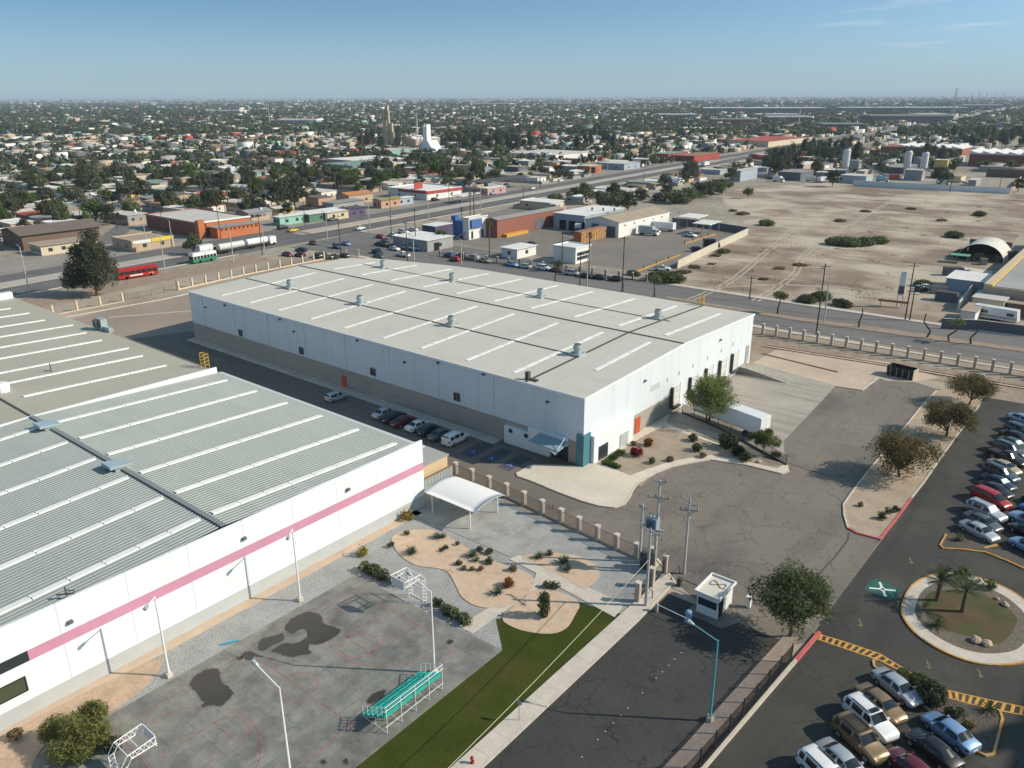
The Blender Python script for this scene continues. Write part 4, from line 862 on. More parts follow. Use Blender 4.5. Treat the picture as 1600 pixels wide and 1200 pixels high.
def car(kind, paint, label, loc, yaw, group, near=True, extra=None):
    d = CAR_MESH[kind]; nm = {'sedan': 'parked_car', 'hatch': 'parked_hatchback', 'suv': 'parked_suv', 'van': 'parked_minivan', 'pickup': 'parked_pickup'}[kind]
    o = thing(nm, label, {'pickup': 'pickup', 'van': 'minivan', 'suv': 'car'}.get(kind, 'car'), (loc[0], loc[1], (loc[2] if len(loc) > 2 else 0.022)), yaw, group)
    part('body', d['body'], o, PAINT[paint]); part('windscreen', d['windscreen'], o); part('rear_window', d['rear_window'], o)
    for s in d['sides']: part('side_window', s, o)
    for p in d['wx']:
        w = part('wheel', d['wheel'], o); w.location = p
        if near: part('rim', d['rim'], w)
        a = part('wheel_arch', d['arch'][0], o); a.location = (p[0], p[1] - (0.03 if p[1] > 0 else -0.03), p[2] + .02)
    for s in d['headlight']: part('headlight', s, o)
    for s in d['tail_light']: part('tail_light', s, o)
    if near:
        part('grille', d['bumper'][0], o); part('number_plate', d['bumper'][1], o)
        for s in d['mirror']: part('mirror', s, o, PAINT[paint])
    if kind == 'suv' and near:
        for s in d['rack']: part('roof_rail', s, o)
    if kind == 'pickup': part('load_bed', d['bed'], o)
    if extra == 'sunroof': MB().box(-.05, -.42, 1.79, .42, .42, 1.81).build('sunroof', cglass, o, world=False)
    if extra == 'slats':
        for q in range(6): MB().box(-1.7, -.5 + q * .19, 1.79, .3, -.44 + q * .19, 1.815).build('roof_slat', trim, o, world=False)
    if extra == 'shade': MB().add([tuple(Vector(v.co) + Vector((0.012, 0, 0.012))) for v in d['windscreen'].vertices], [tuple(p.vertices) for p in d['windscreen'].polygons]).build('windscreen_shade', mat('sunshade', (0.66, 0.74, 0.74), 0.4), o, world=False)
    return o
A1 = rad(-26); G1 = 'cars in the first row of the car park beyond the roundabout'
row = [('sedan', 'silver', 'silver sedan at the near end of the car park row, beside the yellow kerbed planter', 0, None), ('sedan', 'grey', 'dark grey sedan between the silver end sedan and the pale hatchback', 2.7, None), ('suv', 'silver', 'pale silver wagon with bright windscreen shade, next but two from the planter', 5.6, 'shade'),
       ('van', 'red', 'bright dark red minivan in the long car park row', 9.9, None), ('sedan', 'black', 'near black sedan parked next to the dark red minivan', 13.2, None), ('sedan', 'navy', 'navy blue sedan with a silver sunshade behind its windscreen', 15.9, 'shade'), ('suv', 'slate', 'slate grey car with pale roof parked between navy and tan sedans', 18.8, None), ('sedan', 'tan', 'tan sedan with sandy bonnet in the far half of the car park row', 21.8, None),
       ('pickup', 'black', 'black pickup in the car park row, two past the tan sedan', 25.4, None), ('suv', 'grey', 'dark grey car with glossy white roof glare beside the black pickup', 28.6, None), ('sedan', 'green', 'dark green sedan with pale windscreen in the car park row', 31.6, 'shade'), ('sedan', 'black', 'black sedan third from the far end of the car park row', 34.8, None), ('hatch', 'slate', 'slate hatchback second from the far end of the car park row', 38.4, None), ('sedan', 'sky', 'pale blue sedan at the far end of the car park row', 43.5, None)]
for k, p, l, dy, ex in row: car(k, p, l, (-9.2 - dy * 0.035, 100.2 + dy), A1 + rad(RN.uniform(-2, 2)), G1, True, ex)
for k, p, l, px, py in (('sedan', 'sky', 'pale blue sedan in the second row opposite the silver end sedan', 1608, 862), ('sedan', 'black', 'black car tucked between two pale blue cars of the second row', 1606, 838), ('suv', 'sky', 'light blue car with white roof in the second car park row', 1606, 822), ('hatch', 'blue', 'blue hatchback just entering the view in the second row', 1618, 806), ('sedan', 'black', 'black car by the frame edge beyond the dark red minivan', 1626, 792)):
    car(k, p, l, G(px, py), A1 + pi, 'cars in the second row of the car park')
for i, (k, p) in enumerate((('suv', 'grey'), ('sedan', 'white'), ('hatch', 'maroon'), ('sedan', 'silver'))):
    pass
G2 = 'cars parked below the yellow ladder marking'
car('sedan', 'silver', 'light silver sedan nearest the round clipped shrubs', G(1400, 1082), rad(-28), G2)
car('sedan', 'gold', 'bronze gold sedan between the silver sedan and the white boxy wagon', G(1374, 1108), rad(-27), G2)
car('suv', 'white', 'white boxy off-roader with black open sunroof', G(1358, 1134), rad(-28), G2, True, 'sunroof')
car('suv', 'gold', 'bronze off-roader with slatted roof rack', G(1342, 1166), rad(-28), G2, True, 'slats')
car('sedan', 'silver', 'pale silver sedan cut by the frame below the bronze off-roader', G(1315, 1200), rad(-27), G2)
car('suv', 'white', 'white wagon at the frame bottom, only its roof showing', G(1288, 1222), rad(-27), G2)
car('sedan', 'sky', 'blue silver sedan seen from its tail beside the planter corner', G(1482, 1152), rad(154), G2)
car('sedan', 'black', 'glossy black sedan beside the blue silver one', G(1456, 1180), rad(154), G2)
car('sedan', 'maroon', 'dark red sedan at the frame bottom beside the black sedan', G(1425, 1212), rad(154), G2)
G3 = 'cars parked in the shaded lane beside the warehouse'
for k, p, l, x in (('hatch', 'silver', 'lone pale silver car by the shaded warehouse wall', -105.6), ('sedan', 'silver', 'silver sedan at the far end of the shaded lane row', -93.4), ('sedan', 'black', 'black car hidden in shade beside the silver sedan of the lane', -90.9), ('sedan', 'maroon', 'dark red car in deep shade two left of the white lane car', -88.4), ('sedan', 'white', 'white sedan in the middle of the shaded lane row', -85.2), ('hatch', 'navy', 'dark blue hatchback in the shade next to the white lane sedan', -82.6), ('sedan', 'grey', 'dark grey sedan beside the white minivan in the lane', -80.0), ('van', 'white', 'white minivan at the near end of the shaded lane row', -77.0)):
    car(k, p, l, (x, 80.9 + RN.uniform(-.3, .3)), pi / 2 + rad(RN.uniform(-2, 2)), G3)
G4 = 'cars along the road behind the warehouse'
back = [('sedan', 'black', 'black car pulled up by the low white hall, last of the dirt park', 594, 384), ('sedan', 'grey', 'dark grey car behind the black ones near the utility pole', 602, 378), ('sedan', 'red', 'small bright red car parked before the white cars by the avenue', 595, 372), ('sedan', 'white', 'white car next to the bright red one by the avenue', 614, 369), ('suv', 'white', 'white car with pale roof third in the line by the avenue', 631, 365), ('sedan', 'white', 'white car end of the line nearest the blue trimmed office', 645, 361),
        ('sedan', 'black', 'black car beside the grey hall end wall', 611, 387), ('sedan', 'white', 'white sedan parked behind the white pickup', 617, 391), ('sedan', 'silver', 'silver sedan with white roof facing the grey hall', 630, 388), ('suv', 'silver', 'silver wagon at the hall corner beside the pole', 648, 391), ('pickup', 'black', 'black double cab pickup on the dirt behind the warehouse', 590, 396), ('sedan', 'grey', 'dark sedan peeping over the warehouse roof by the vent', 592, 403), ('pickup', 'white', 'white pickup waiting on the dirt behind the warehouse', 630, 401),
        ('sedan', 'blue', 'blue car parked along the pillar fence before the compound', 704, 401), ('hatch', 'red', 'small red hatchback passing the blue car on the back road', 711, 408), ('suv', 'grey', 'dark wagon with white bonnet by the compound fence', 722, 403), ('suv', 'silver', 'silver off-roader in the row along the compound fence', 739, 406), ('sedan', 'tan', 'beige grey sedan next to the silver off-roader', 758, 410), ('sedan', 'sky', 'pale blue sedan below the white kiosk', 800, 416), ('sedan', 'silver', 'silver sedan behind the pale blue one on the back road', 820, 419), ('suv', 'white', 'white off-roader before the box shaped white office', 850, 422),
        ('sedan', 'brown', 'dark brown sedan half hidden by the bent street tree', 871, 425), ('van', 'silver', 'silver minivan beyond the bent street tree', 894, 430), ('sedan', 'black', 'black sedan behind the silver minivan', 916, 434), ('sedan', 'navy', 'dark navy sedan near the leaning palm', 936, 436), ('hatch', 'black', 'black hatchback last in the row by the dark pole', 961, 439),
        ('sedan', 'brown', 'brown sedan turning in from the crossing', 490, 382), ('sedan', 'black', 'black sedan entering from the crossing behind the pillar fence', 471, 393), ('sedan', 'maroon', 'maroon car parked behind the fence pillars', 449, 400), ('hatch', 'maroon', 'second maroon car closer to the fence corner', 469, 401), ('suv', 'slate', 'slate wagon under the tall dark pole', 527, 388), ('sedan', 'sky', 'blue grey sedan beside the slate wagon', 541, 383), ('sedan', 'grey', 'dark car behind the warehouse roof end', 539, 402), ('sedan', 'silver', 'silver car behind the fence corner thicket', 514, 404), ('hatch', 'green', 'dark green hatchback by the fence corner', 497, 403)]
for k, p, l, px, py in back:
    x, y = G(px, py); car(k, p, l, (x, y, 0.03), rad(RN.choice([0, 180]) + RN.uniform(-6, 6)) if py > 396 else rad(RN.choice([0, 180]) + RN.uniform(-20, 12)), G4, False)
G5 = 'cars driving on the avenue'
for k, p, l, px, py in (('sedan', 'yellow', 'yellow car waiting by the yellow kerb of the avenue', 458, 362), ('suv', 'black', 'black car ahead of the yellow one at the crossing', 442, 358), ('sedan', 'white', 'white car driving on the near side of the avenue', 563, 359), ('sedan', 'white', 'white car on the far side of the avenue below the shops', 832, 296), ('van', 'white', 'white van parked by the avenue before the low shops', 876, 284), ('hatch', 'silver', 'silver car on the avenue beside the poles', 770, 304), ('suv', 'white', 'white car among those at the red roofed stall', 1071, 256), ('sedan', 'blue', 'blue car parked by the fuel station shops', 792, 290), ('sedan', 'grey', 'grey car parked before the orange gabled shop', 520, 345), ('suv', 'black', 'black car before the white and red shop', 680, 314)):
    x, y = G(px, py); car(k, p, l, (x, y, 0.035), rad(94), G5, False)
for k, p, l, px, py, a in (('sedan', 'silver', 'pale car beside the brown roofed hall at the frame edge', 4, 378, 80), ('sedan', 'white', 'white car behind the orange restaurant', 178, 348, 100), ('sedan', 'navy', 'dark car parked in the brick compound yard', 831, 384, -10), ('suv', 'black', 'black off-roader against the compound wall', 1090, 393, 40), ('pickup', 'white', 'white pickup at the open carport of the compound', 1079, 370, -20), ('hatch', 'white', 'white car beside the blue box truck', 1024, 364, 10), ('sedan', 'white', 'white car under the pepper tree in the salvage yard', 1446, 452, 20), ('hatch', 'black', 'dark car at the salvage yard gate', 1440, 455, 60), ('sedan', 'silver', 'silver car among the scrap before the arched shed', 1494, 424, 20), ('sedan', 'white', 'white car second from the arched shed', 1508, 428, 10), ('pickup', 'white', 'white pickup at the fence thicket by the compound wall', 1034, 423, 30)):
    x, y = G(px, py); car(k, p, l, (x, y, 0.02), rad(a), 'cars parked around the yards', False)
# ------------------------------------------------------------ foliage
def leafmat(name, col, col2, rough=0.75, tr=0.12):
    m = mat(name, col, rough, obj=True, n1=(0.55, 0.3), rand=0.22, col2=col2, cmix=(0.35, 0.42, 0.62), spec=0.2)
    nn, ll, b, src = tweak(m); t_ = nn('ShaderNodeBsdfTranslucent'); ll(src, t_.inputs[0]); x = nn('ShaderNodeMixShader'); x.inputs[0].default_value = .38; ll(b.outputs[0], x.inputs[1]); ll(t_.outputs[0], x.inputs[2]); ll(x.outputs[0], m.node_tree.nodes['Material Output'].inputs[0])
    return m
LM = {'mesquite': leafmat('leaf_mesquite', (0.19, 0.225, 0.07), (0.13, 0.17, 0.055)), 'brown': leafmat('leaf_brown_olive', (0.185, 0.145, 0.065), (0.12, 0.105, 0.048)), 'olive': leafmat('leaf_olive', (0.15, 0.178, 0.075), (0.105, 0.13, 0.055)),
      'dark': leafmat('leaf_dark', (0.095, 0.108, 0.06), (0.07, 0.085, 0.05)), 'mid': leafmat('leaf_mid', (0.115, 0.13, 0.062), (0.08, 0.1, 0.052)), 'bright': leafmat('leaf_bright', (0.093, 0.158, 0.033), (0.060, 0.112, 0.027)), 'pale': leafmat('leaf_pale', (0.15, 0.16, 0.09), (0.11, 0.12, 0.07)),
      'pepper': leafmat('leaf_pepper', (0.095, 0.1, 0.062), (0.065, 0.072, 0.046)), 'palm': leafmat('leaf_palm', (0.090, 0.117, 0.054), (0.060, 0.083, 0.042)), 'dry': leafmat('leaf_dry', (0.26, 0.2, 0.11), (0.17, 0.135, 0.075)), 'agave': leafmat('leaf_agave', (0.150, 0.210, 0.150), (0.105, 0.150, 0.098)), 'red': leafmat('flower_red', (0.26, 0.02, 0.03), (0.14, 0.03, 0.03)), 'rust': leafmat('flower_rust', (0.300, 0.130, 0.040), (0.180, 0.090, 0.030)), 'yellow': leafmat('leaf_yellow', (0.340, 0.270, 0.030), (0.220, 0.200, 0.030)), 'bluegreen': leafmat('leaf_bluegreen', (0.09, 0.108, 0.07), (0.07, 0.088, 0.058))}
bark = mat('bark', (0.115, 0.085, 0.06), 0.95, obj=True, n1=(3, 0.25)); barkp = mat('palm_bark', (0.15, 0.115, 0.08), 0.95, obj=True, n1=(4, 0.3))
def leaf_mesh(name, pts, size, mt, rng, aspect=1.6, outward=None, lean=0.5):
    """One small four-cornered leaf clump per point."""
    n = len(pts); P = np.asarray(pts, float)
    d = rng.normal(size=(n, 3)); 
    if outward is not None: d = d * (1 - lean) + outward * lean * 1.6
    d /= np.linalg.norm(d, axis=1)[:, None] + 1e-9
    a = np.cross(d, rng.normal(size=(n, 3))); a /= np.linalg.norm(a, axis=1)[:, None] + 1e-9; b = np.cross(d, a)
    s = size * rng.uniform(0.55, 1.35, n)[:, None]
    v = np.stack([P - a * s * aspect * .5, P - b * s * .5 + d * s * .12, P + a * s * aspect * .5, P + b * s * .5 + d * s * .12], 1).reshape(-1, 3)
    me = bpy.data.meshes.new(name); me.vertices.add(4 * n); me.vertices.foreach_set('co', v.astype(np.float32).ravel())
    me.loops.add(4 * n); me.loops.foreach_set('vertex_index', np.arange(4 * n, dtype=np.int32)); me.polygons.add(n); me.polygons.foreach_set('loop_start', np.arange(0, 4 * n, 4, dtype=np.int32))
    me.materials.append(mt); me.update(calc_edges=True); return me
def crown_points(rng, lobes, n, shell=0.62):
    """Points through the lobes' volumes, more of them near the surface; lobes = (x, y, z, rx, ry, rz)."""
    L_ = np.asarray(lobes, float); w = (L_[:, 3] * L_[:, 4] * L_[:, 5]) ** .7; w /= w.sum()
    k = rng.choice(len(L_), n, p=w); u = rng.normal(size=(n, 3)); u /= np.linalg.norm(u, axis=1)[:, None]
    r = np.clip(rng.normal(shell + .2, .24, n), .15, 1.12)
    # gaps: drop points in random pockets
    P = L_[k, :3] + u * r[:, None] * L_[k, 3:]
    ph = rng.uniform(0, 6.3, 6); sc_ = 2.2 / max(.4, float(np.median(L_[:, 3])))
    g = np.sin(P[:, 0] * sc_ + ph[0]) + np.sin(P[:, 1] * sc_ + ph[1]) + np.sin(P[:, 2] * sc_ * 1.2 + ph[2]) + np.sin((P[:, 0] + P[:, 2]) * sc_ * .7 + ph[3])
    keep = (g > -.45) | (rng.random(n) < .2)
    return P[keep], u[keep]
def lobes_round(rng, w, h, z0, k):
    out = [(0, 0, z0 + h * .5, w * .27, w * .27, h * .38)]
    for i in range(k):
        a = 2 * pi * (i + rng.uniform(-.3, .3)) / k; t = rng.uniform(.0, 1); zz = z0 + h * (.28 + .5 * t); q = w * (.38 - .2 * t) * rng.uniform(.7, 1.2); r = w * rng.uniform(.11, .22)
        out.append((q * cos(a), q * sin(a), zz, r, r, min(r * .85, h * .36)))
    return out
def tree_meshes(name, rng, w, h, z0, k, n, size, mt, aspect=1.6, lobes=None, tr=0.14, lean=0.45, shell=.62):
    lb = lobes or lobes_round(rng, w, h, z0, k)
    P, u = crown_points(rng, lb, n, shell); cm = leaf_mesh(name + '_crown', P, size, mt, rng, aspect, u, lean)
    m = MB(); zt = max(z0 * .8, .3); j = (rng.uniform(-.1, .1) * w * .3, rng.uniform(-.1, .1) * w * .3)
    m.tube([(0, 0, -.1), (j[0] * .5, j[1] * .5, zt * .5), (j[0], j[1], zt), (j[0] * 1.2, j[1] * 1.2, z0 + h * .5)], [tr, tr * .85, tr * .7, tr * .2], 7)
    for l in lb[1:7]: m.tube([(j[0], j[1], zt), ((l[0] + j[0]) * .5, (l[1] + j[1]) * .5, zt + (l[2] - zt) * .55), (l[0], l[1], l[2])], [tr * .5, tr * .32, tr * .1], 5, cap=False)
    return cm, m.mesh(name + '_trunk', bark)
def plant_tree(name, meshes, label, cat, loc, rz=0.0, s=1.0, group=None, pn=('crown', 'trunk'), sz=None):
    o = thing(name, label, cat, loc, rz, group); o.scale = (s, s, sz or s); part(pn[0], meshes[0], o); part(pn[1], meshes[1], o); return o
rg = np.random.default_rng(5)
# the feathery mesquites by the loading docks
x, y = G(1100, 660)
tm = tree_meshes('mesquite', rg, 9.5, 5.6, 1.6, 18, 16000, .125, LM['mesquite'], 4, tr=.2, lean=.15)
plant_tree('mesquite_tree', tm, 'big feathery green mesquite tree leaning over the parked trailer by the docks', 'tree', (-50.4, 112.6, .16), 0.4, 1.0)
tm2 = tree_meshes('young_mesquite', rg, 6.0, 4.2, 1.4, 9, 9000, .11, LM['mesquite'], 4, tr=.11, lean=.15, shell=.5)
x, y = G(1192, 712); plant_tree('mesquite_tree', tm2, 'smaller thin mesquite tree at the fenced tip of the entrance bed', 'tree', (x, y, .16), 1.2, .78)
tm3 = tree_meshes('brown_tree', rg, 8.8, 4.6, 1.0, 17, 11500, .125, LM['brown'], 3.4, tr=.2, lean=.25)
for (px, py, s, rz, l) in ((1405, 745, 1.1, 0, 'olive brown tree nearest the red kerb of the planted island'), (1478, 682, 1.0, 2.1, 'middle one of three brown leaved trees on the planted island'), (1514, 632, .92, 4.0, 'dark tree at the far tip of the planted island by the rails')):
    x, y = G(px, py); plant_tree('island_tree', tm3, l, 'tree', (x, y, .1), rz, s, 'brown leaved trees on the planted island')
tm4 = tree_meshes('street_tree', rg, 8.6, 5.4, 1.5, 17, 11500, .12, LM['olive'], 3.6, tr=.2, lean=.25)
plant_tree('street_tree', tm4, 'large grey green tree beside the white guard booth and the yellow ladder', 'tree', (-19.7, 67.3, .12), .7, 1.0)
lbp = [(0, 0, 7.5, 2.3, 2.3, 3.6), (-2.2, -1.4, 5.2, 2.2, 2.0, 3.0), (1.6, 1.5, 6.0, 2.0, 2.2, 3.2), (.5, -1, 10.2, 1.7, 1.7, 2.6), (-3.4, .6, 3.6, 1.6, 1.7, 2.2), (2.2, -1.2, 4.6, 1.7, 1.7, 2.6), (-.6, 1.8, 8.2, 1.9, 1.9, 2.8), (-3.4, -2.6, 3.4, 1.5, 1.5, 1.6), (1.0, .4, 12.2, 1.1, 1.1, 1.3), (-1.6, -1.8, 8.6, 1.2, 1.2, 1.8), (2.9, 1.6, 3.6, 1.2, 1.2, 1.6)]
tm5 = tree_meshes('pepper', rg, 8, 11, 2.2, 7, 15000, .2, LM['pepper'], 3.4, lbp, .32, .1)
x, y = G(152, 462); plant_tree('pepper_tree', tm5, 'tall dark drooping pepper tree between the red bus and the pillar fence', 'tree', (x, y, 0), .3, 1.4, sz=1.32)
lbb = [(0, 0, 1.7, 1.5, 1.5, 1.6), (-1.9, -1.1, 1.5, 1.2, 1.3, 1.2), (1.6, .9, 1.9, 1.2, 1.2, 1.3), (-.4, 1.9, 2.3, 1.0, 1.0, .9), (.4, -.4, 3.0, .9, .9, .7), (.6, -1.5, 1.2, 1.3, 1.3, 1.0), (-1.2, 1.4, 1.5, 1.3, 1.3, 1.2), (1.9, -.6, 1.0, 1.0, 1.0, .8)]
tm6 = tree_meshes('broom', rg, 5, 3, .4, 6, 17000, .085, leafmat('leaf_broom', (0.24, 0.235, 0.08), (0.15, 0.17, 0.055)), 5.5, lbb, .12, .3)
plant_tree('broom_bush', tm6, 'large feathery yellow green bush by the court corner below the white wall', 'bush', (*G(126, 1166), .08), 0, .9)
def small_bush(name, label, cat, p, s, mt, n=420, group=None, flat=.8, size=.16, z=.09):
    key = name + str(n) + mt.name + str(flat)
    if key not in KIDS:
        lb = [(0, 0, .45, .45, .45, .42 * flat / .8), (.25, .15, .4, .35, .35, .35), (-.25, .1, .38, .34, .34, .34), (.05, -.28, .4, .34, .34, .34)]
        if flat == 9: lb = [(0, 0, .46, .5, .5, .46)] * 2
        KIDS[key] = tree_meshes(name, rg, 1, .8, .15, 4, n, size, mt, 1.5, lb, .03)
    return plant_tree(name, KIDS[key], label, cat, (p[0], p[1], z), RN.uniform(0, 6), s, group, ('foliage', 'stem'))
def rosette(name, rng, n, ln, wd, mt, up=(.25, 1.2)):
    m = MB()
    for i in range(n):
        a = 2.399 * i; e = up[0] + (up[1] - up[0]) * (i / n) + rng.uniform(-.1, .1); q = ln * rng.uniform(.8, 1.1)
        d = Vector((cos(a) * cos(e), sin(a) * cos(e), sin(e))); s = Vector((-sin(a), cos(a), 0)); u = d.cross(s)
        b = Vector((0, 0, .05))
        m.add([b - s * wd * .5, b + s * wd * .5, b + d * q * .5 + s * wd * .62 - u * .02, b + d * q * .5 - s * wd * .62 - u * .02, b + d * q - Vector((0, 0, q * .1)), b + d * q * .45 - u * wd * .4], [(0, 1, 2, 5), (0, 5, 3), (5, 2, 4), (3, 5, 4)])
    return m.mesh(name, mt)
AG = rosette('agave_leaves', rg, 34, 1.0, .13, LM['agave']); YU = rosette('yucca_leaves', rg, 46, 1.25, .06, LM['palm'], (0, 1.35))
def succulent(name, me, label, cat, p, s, group=None, z=.09):
    o = thing(name, label, cat, (p[0], p[1], z), RN.uniform(0, 6), group); o.scale = (s, s, s); part('leaves', me, o)
    part('stump', MB().lathe([(.1, 0), (.12, .1), (.05, .16)], n=8).mesh('stump', barkp), o); return o
for (px, py, s, l) in ((643, 866, 1.1, 'blue green agave at the rounded end of the sand bed'), (683, 842, .9, 'spiky agave near the canopy side kerb of the sand bed'), (692, 841, .7, 'dark spiky plant touching the agave by the canopy pad'), (738, 871, 1.05, 'pale agave in the middle of the long sand bed'), (744, 878, .7, 'low dark agave just below the pale one'), (777, 929, 1.0, 'agave beside the rusty flowering shrub at the bed tip'), (842, 873, .9, 'agave near the path in the small round bed'), (881, 881, 1.1, 'big agave in the centre of the small round bed'), (886, 892, .9, 'second agave below the big one of the round bed')):
    succulent('agave', AG, l, 'agave', G(px, py), s, 'agaves of the court garden')
for (px, py, s, mt, l) in ((636, 836, .55, 'dark', 'small dark shrub at the top edge of the sand bed'), (611, 855, .6, 'dark', 'small round shrub on the outer rim of the sand bed'), (691, 862, .45, 'dark', 'left of two tiny dark shrubs in the sand bed'), (697, 858, .5, 'dark', 'right of two tiny dark shrubs in the sand bed'), (715, 852, .45, 'dark', 'tiny shrub under the canopy kerb'), (717, 883, .6, 'mid', 'round shrub beside the row of dry ground cover'), (750, 861, .6, 'mid', 'round shrub against the pad kerb above the pale agave'), (764, 866, .7, 'mid', 'upper shrub of the pair near the path corner'), (765, 881, .75, 'mid', 'lower shrub of the pair near the path corner'), (802, 893, .7, 'dry', 'dry twiggy shrub by the path in the long bed'), (795, 917, 1.0, 'rust', 'rust flowering shrub at the tip of the long bed'), (725, 891, .5, 'dry', 'dry ground cover tuft in the long bed, first of its row'), (738, 892, .45, 'dry', 'dry ground cover tuft, second of its row'), (752, 892, .5, 'dry', 'dry ground cover tuft, last of its row'),
                          (856, 918, .75, 'mid', 'left shrub of the pair at the path fork'), (868, 919, .75, 'mid', 'right shrub of the pair at the path fork'), (858, 868, .6, 'dry', 'thin twiggy shrub behind the agave of the round bed')):
    small_bush('garden_shrub', l, 'shrub', G(px, py), s * 1.2, LM[mt], group='small shrubs of the court garden')
cyl_ = [(0, 0, .7, .55, .55, .6), (0, 0, 1.5, .55, .55, .6), (.05, 0, 2.1, .5, .5, .45)]
tmc = tree_meshes('clipped', rg, 1.2, 2.4, .2, 3, 1500, .18, LM['mid'], 1.3, cyl_, .06)
x, y = G(849, 964); plant_tree('column_shrub', tmc, 'upright clipped green shrub on the sand bed beside the lawn', 'shrub', (x, y, .09), 0, 1.1, None, ('foliage', 'stem'))
for (px, py, s, mt, l) in ((566, 868, 1.2, 'yellow', 'yellow green sapling in the gravel below the pink stripe'), (637, 812, 1.3, 'yellow', 'yellow sapling at the shaded corner of the canopy pad')):
    small_bush('sapling', l, 'sapling', G(px, py), s, LM[mt], flat=1.5, z=.02)
for i, (px, py) in enumerate(((570, 893), (581, 896), (590, 900), (600, 905), (615, 913), (682, 948), (695, 957), (703, 961), (712, 966), (722, 971), (730, 976))):
    small_bush('oleander_shrub', 'shrub in the clump beside the hoop legs' if 0 > i else ('low oleander shrub in the row along the far court edge' if i < 5 else 'low oleander shrub in the row between hoop and path'), 'shrub', G(px, py), 1.35 if i < 5 else 1.15, LM['mid' if i % 2 else 'olive'], group='shrubs along the court edge, hoop to wall' if i < 5 else 'shrubs along the court edge, hoop to path', z=.02)
for (px, py, s, mt, l) in ((178, 1172, 1.3, 'dark', 'dark shrub under the large feathery bush'), (160, 1160, 1.1, 'olive', 'shrub by the court corner below the feathery bush'), (25, 1155, 1.0, 'dry', 'spiky dry shrub at the wall foot in the frame corner')):
    small_bush('corner_shrub', l, 'shrub', G(px, py), s, LM[mt], z=.08)
# the entrance bed
for (px, py, s, mt, nm, l) in ((994, 714, 1.6, 'red', 'bougainvillea_bush', 'bright red flowering bush by the white lobby'), (1013, 698, 1.4, 'rust', 'rusty_bush', 'rust brown bush behind the red flowering one'), (990, 697, .8, 'dry', 'dry_shrub', 'small dry shrub near the lobby wall'), (1018, 725, 1.0, 'pale', 'grey_shrub', 'thin grey shrub in the middle of the entrance bed'), (1047, 722, .9, 'dry', 'dry_shrub', 'low brown shrub on the curved walk edge'), (1098, 716, .9, 'dry', 'dry_shrub', 'brown shrub on the bed edge before the deep shade'), (1088, 706, 1.4, 'dark', 'dark_shrub', 'dark shrub in tree shade amid the entrance bed'), (1083, 690, 1.3, 'dark', 'dark_shrub', 'dark shrub under the big mesquite'), (1136, 700, 2.6, 'dark', 'dark_shrub', 'dense black green shrub beside the trailer end'), (1165, 722, 1.6, 'dark', 'dark_shrub', 'dark shrub below the thin mesquite'), (1152, 712, 1.8, 'bluegreen', 'dark_shrub', 'shaded shrub between black shrub and thin mesquite'), (1212, 716, 1.2, 'olive', 'olive_shrub', 'small shrub by the black fence corner post')):
    small_bush(nm, l, 'shrub', G(px, py), s, LM[mt], 700, z=.16, size=.15)
hg = MB()
for (px, py) in ((950, 723), (955, 720), (960, 717), (965, 713), (969, 710)):
    x, y = G(px, py); hg.obox(x, y, .16, 1.3, .9, .35, 1.0)
hp = [];
for (px, py) in ((946, 727), (951, 724), (956, 719), (961, 716), (966, 712), (970, 709), (958, 730), (963, 732)):
    x, y = G(px, py); hp += [(x + rg.uniform(-.6, .6), y + rg.uniform(-.4, .4), .16 + rg.uniform(.05, .5)) for _ in range(260)]
tag(bpy.data.objects.new('ground_cover', leaf_mesh('ground_cover', hp, .14, LM['bright'], rg)), 'bright green low ground cover wedge at the corner of the entrance bed', 'ground cover', kind='stuff'); COL.objects.link(bpy.data.objects['ground_cover'])
rock = mat('rock', (0.46, 0.36, 0.26), 0.9, obj=True, n1=(2, 0.25))
def boulder(label, p, s, z=.16, group=None):
    m = MB(); r = random.Random(int(p[0] * 100)); vs_ = []; n = 8
    for i, (t, zz) in enumerate(((.75, 0), (1.0, .3), (.8, .62), (.35, .82))):
        for j in range(n): q = t * r.uniform(.8, 1.15); vs_.append((q * cos(2 * pi * j / n), q * .8 * sin(2 * pi * j / n), zz * r.uniform(.85, 1.1)))
    m.add(vs_, [(i * n + j, i * n + (j + 1) % n, (i + 1) * n + (j + 1) % n, (i + 1) * n + j) for i in range(3) for j in range(n)] + [tuple(range(3 * n, 4 * n))])
    o = tag(m.build('boulder', rock), label, 'rock', group); o.location = (p[0], p[1], z - .02); o.scale = (s, s, s); o.rotation_euler = (0, 0, r.uniform(0, 6)); return o
boulder('pale boulder beside the bright green ground cover', G(963, 728), .45); boulder('flat rock at the tip of the entrance bed', G(1186, 724), .45)
boulder('tan boulder on the roundabout, larger of two', G(1541, 1009), .6, .17); boulder('reddish boulder on the roundabout beside the tan one', G(1524, 1004), .65, .17)
boulder('small dark rock on the roundabout rim', G(1557, 938), .3, .17); boulder('dark rock beside the small one on the roundabout rim', G(1570, 948), .45, .17)
